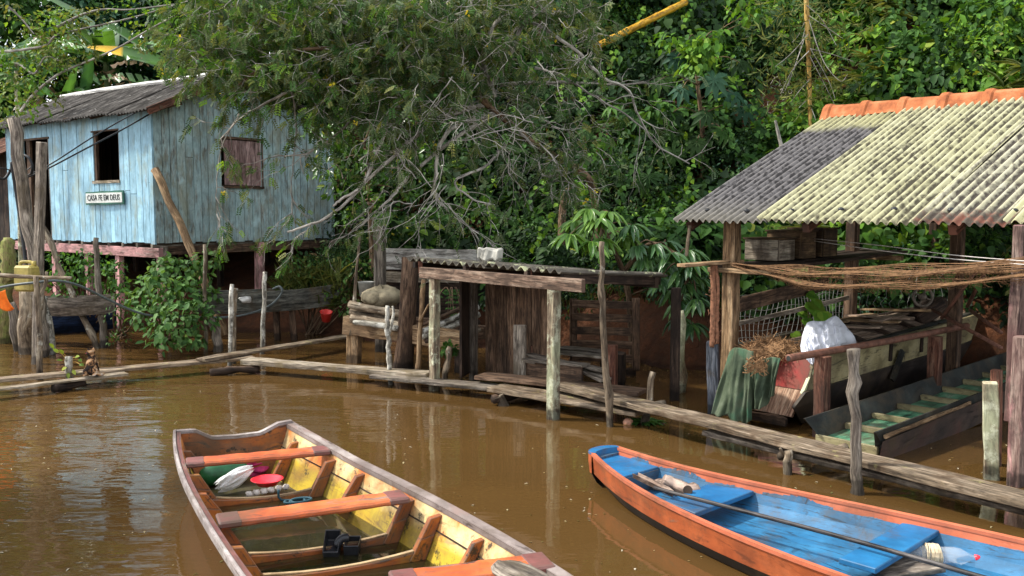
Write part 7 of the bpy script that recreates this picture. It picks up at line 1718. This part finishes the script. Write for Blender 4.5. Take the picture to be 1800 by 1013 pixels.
# small-leaved vine branches reaching over the roof
ln = thing('overhanging_branch', W(60, 160, 14.6), 'long thin bent branches with small light leaves arching over the house roof', 'branch'); m = MB(); LV = Leaves()
for pts in ([(36, 196), (60, 165), (95, 136), (125, 120), (200, 88), (275, 45), (340, 12), (400, -20)], [(0, 92), (75, 82), (100, 62), (140, 52), (230, 32), (330, 2)], [(100, 48), (140, 28), (180, 17), (230, 17), (320, 6)], [(-10, 118), (30, 112), (60, 130), (80, 100), (110, 110)], [(10, 10), (30, 25), (60, 60)]):
    P = limb(m, [W(x, y, 14.9+.1*math.sin(x*.05)) for x, y in pts], .024, .009, 6)
    for p in P:
        if random.random() < .5: clump(LV, tuple(p+V(rr(-.25, .25), rr(-.2, .2), rr(-.25, .1))), rr(.12, .25), 26, T_OVAL, .08, .045, 'bright' if random.random() < .5 else 'olive', .9)
for px, py, r_ in ((95, 45, .32), (60, 75, .25), (120, 35, .25), (85, 100, .3), (100, 110, .25), (25, 165, .3), (10, 185, .3), (40, 150, .2), (70, 145, .2), (45, 205, .15), (250, 60, .2), (290, 70, .22), (270, 85, .2)): clump(LV, tuple(W(px, py, 15.2)), r_, int(100*(r_/.3)**1.8), T_OVAL, .085, .05, [(.06, .14, .025), (.12, .22, .04), (.2, .28, .07)], .8, odd=('olive', .3))
m.build('stems', M['branch'], ln, smooth=True); LV.build('foliage', 'leaf', ln)
# forest trees up the slope and beyond
BG = [(-16.2, 26, 8.0, 'broad dark forest tree outside the left border'), (-13.2, 27, 7.4, 'dense dark forest tree in the top left corner'), (-11.0, 27.5, 6.6, 'dense dark forest tree between the banana plants'), (-8.2, 27, 6.0, 'dense dark forest tree over the house ridge'), (-9.6, 29, 6.0, 'rounded dark forest tree behind the banana plants at the far left'), (-4.4, 25.5, 10.5, 'tall dark forest tree behind the house roof'), (-1.0, 25, 12, 'tall forest tree above the small shed'), (2.2, 24, 12.5, 'tall forest tree above the yellow bamboo pole'), (5.5, 23, 12, 'forest tree high above the shelter ridge'), (9, 22, 12, 'forest tree at the top right of the slope'), (-2.6, 22, 7.5, 'bushy forest tree behind the feathery tree'), (0.6, 21, 7.5, 'leafy forest tree behind the bare twigs'), (-5.6, 26, 6.5, 'low forest tree behind the banana row')]
for k, (x, y, ht, lb) in enumerate(BG):
    gz = float(hill_z(x, y)); b_ = V(x, y, gz-.2); cls = []
    for i in range(22):
        a_ = i*2.4; r_ = math.sqrt((i+.5)/22)*ht*.30; z_ = gz+ht*(.55+.38*math.sin(i*1.7)*.9-.0*r_); cls.append(((x+math.cos(a_)*r_, y+math.sin(a_)*r_*.8, z_), rr(.7, 1.15)*ht/10+.25))
    tree('forest_tree', b_, [V(x, y, gz+ht*.4), V(x+.2, y, gz+ht*.75)], .16, cls, T_OVAL, .24, .12, ['dark', 'mid', 'blue'][k % 3], lb, odd=('mid', .2), group='forest trees on the slope', dens=130 if x < -4 else 75)

# added, unseen tree beyond the left border, shading the lower left water
tree('added_shade_tree', V(-9.6, 6.6, -.3), [V(-9.4, 6.6, 2.5), V(-9, 6.6, 5)], .16, [((-8.95+.8*math.cos(k*2.4)*math.sqrt(k/10)*1.15, 6.5+1.4*math.sin(k*2.4)*math.sqrt(k/10), 6.0+.5*math.sin(k*1.3)), .62) for k in range(14)], T_OVAL, .2, .1, 'mid', 'added leafy tree unseen beyond the left border shading the near water', dens=95)
# ------------------------------------------------------------------ the calico cat, seen from behind, head turned left
ct = G(161, 661, .15); Sc = .36/.36
m = MB()
def ell(c, r, rot=None): m.blob(ct+V(*c), r, 14, 10, 0, rot=rot)
ell((0, .02, .085), (.082, .085, .085)); ell((-.002, .02, .135), (.072, .07, .085)); ell((-.006, .035, .19), (.056, .055, .075)); ell((-.01, .045, .235), (.042, .04, .05))
ell((-.016, .045, .285), (.046, .047, .042)); ell((-.045, .028, .274), (.026, .024, .022)); ell((-.035, .03, .268), (.03, .03, .024))
ell((.055, -.005, .055), (.045, .065, .055)); ell((-.055, -.005, .055), (.045, .065, .055)); ell((.062, -.045, .02), (.024, .045, .02)); ell((-.062, -.045, .02), (.024, .045, .02))
for sx in (-.03, .03): m.tube([ct+V(sx, .075, .16), ct+V(sx, .095, .08), ct+V(sx, .10, .0)], [.03, .022, .018], 8)
for sx, sy in ((-.038, .02), (.014, .052)): m.tube([ct+V(sx-.0, sy+.01, .305), ct+V(sx-.004, sy+.008, .335), ct+V(sx-.006, sy+.006, .358)], [.024, .014, .003], 8)
m.tube(smoothpts([ct+V(.05, -.06, .03), ct+V(.10, -.05, .02), ct+V(.135, .0, .02), ct+V(.13, .06, .025)], 4), [.022]*5+[.02]*5+[.016]*3, 8)
t = NT('calico_fur'); ob = t.obj(); n = t.noise(ob, 11, 3, .6, .6); n2 = t.noise(ob, 9, 4, .6, .4); f = t.noise(ob, 90, 3)
c = t.ramp(n, [(.40, (.014, .011, .01)), (.48, (.03, .02, .015)), (.53, (.34, .17, .075)), (.6, (.48, .32, .19))], 'LINEAR')
c = t.mix(t.ramp(n2, [(.60, 0.0), (.64, .9)]), c, (.62, .54, .45)); c = t.mix(t.math('MULTIPLY', f, .4), c, (.03, .02, .015))
t.pbr(c, .95, t.bump(f, .5, .006), .1); M['fur'] = t.mat
o = m.build('cat', M['fur'], None, smooth=True, origin=ct); tag(o, 'calico cat sitting on the walkway plank with its back turned', 'cat')
r = o.modifiers.new('Remesh', 'REMESH'); r.mode = 'VOXEL'; r.voxel_size = .008; r.use_smooth_shade = True
sm = o.modifiers.new('Smooth', 'SMOOTH'); sm.factor = .5; sm.iterations = 3
m = MB(); m.blob(ct+V(-.055, .012, .292), .006, 8, 6); m.blob(ct+V(-.052, .05, .292), .006, 8, 6); m.build('eyes', M['cable'], o)
m = MB(); m.blob(ct+V(-.07, .027, .279), .006, 8, 6); m.build('nose', M['magenta'], o)
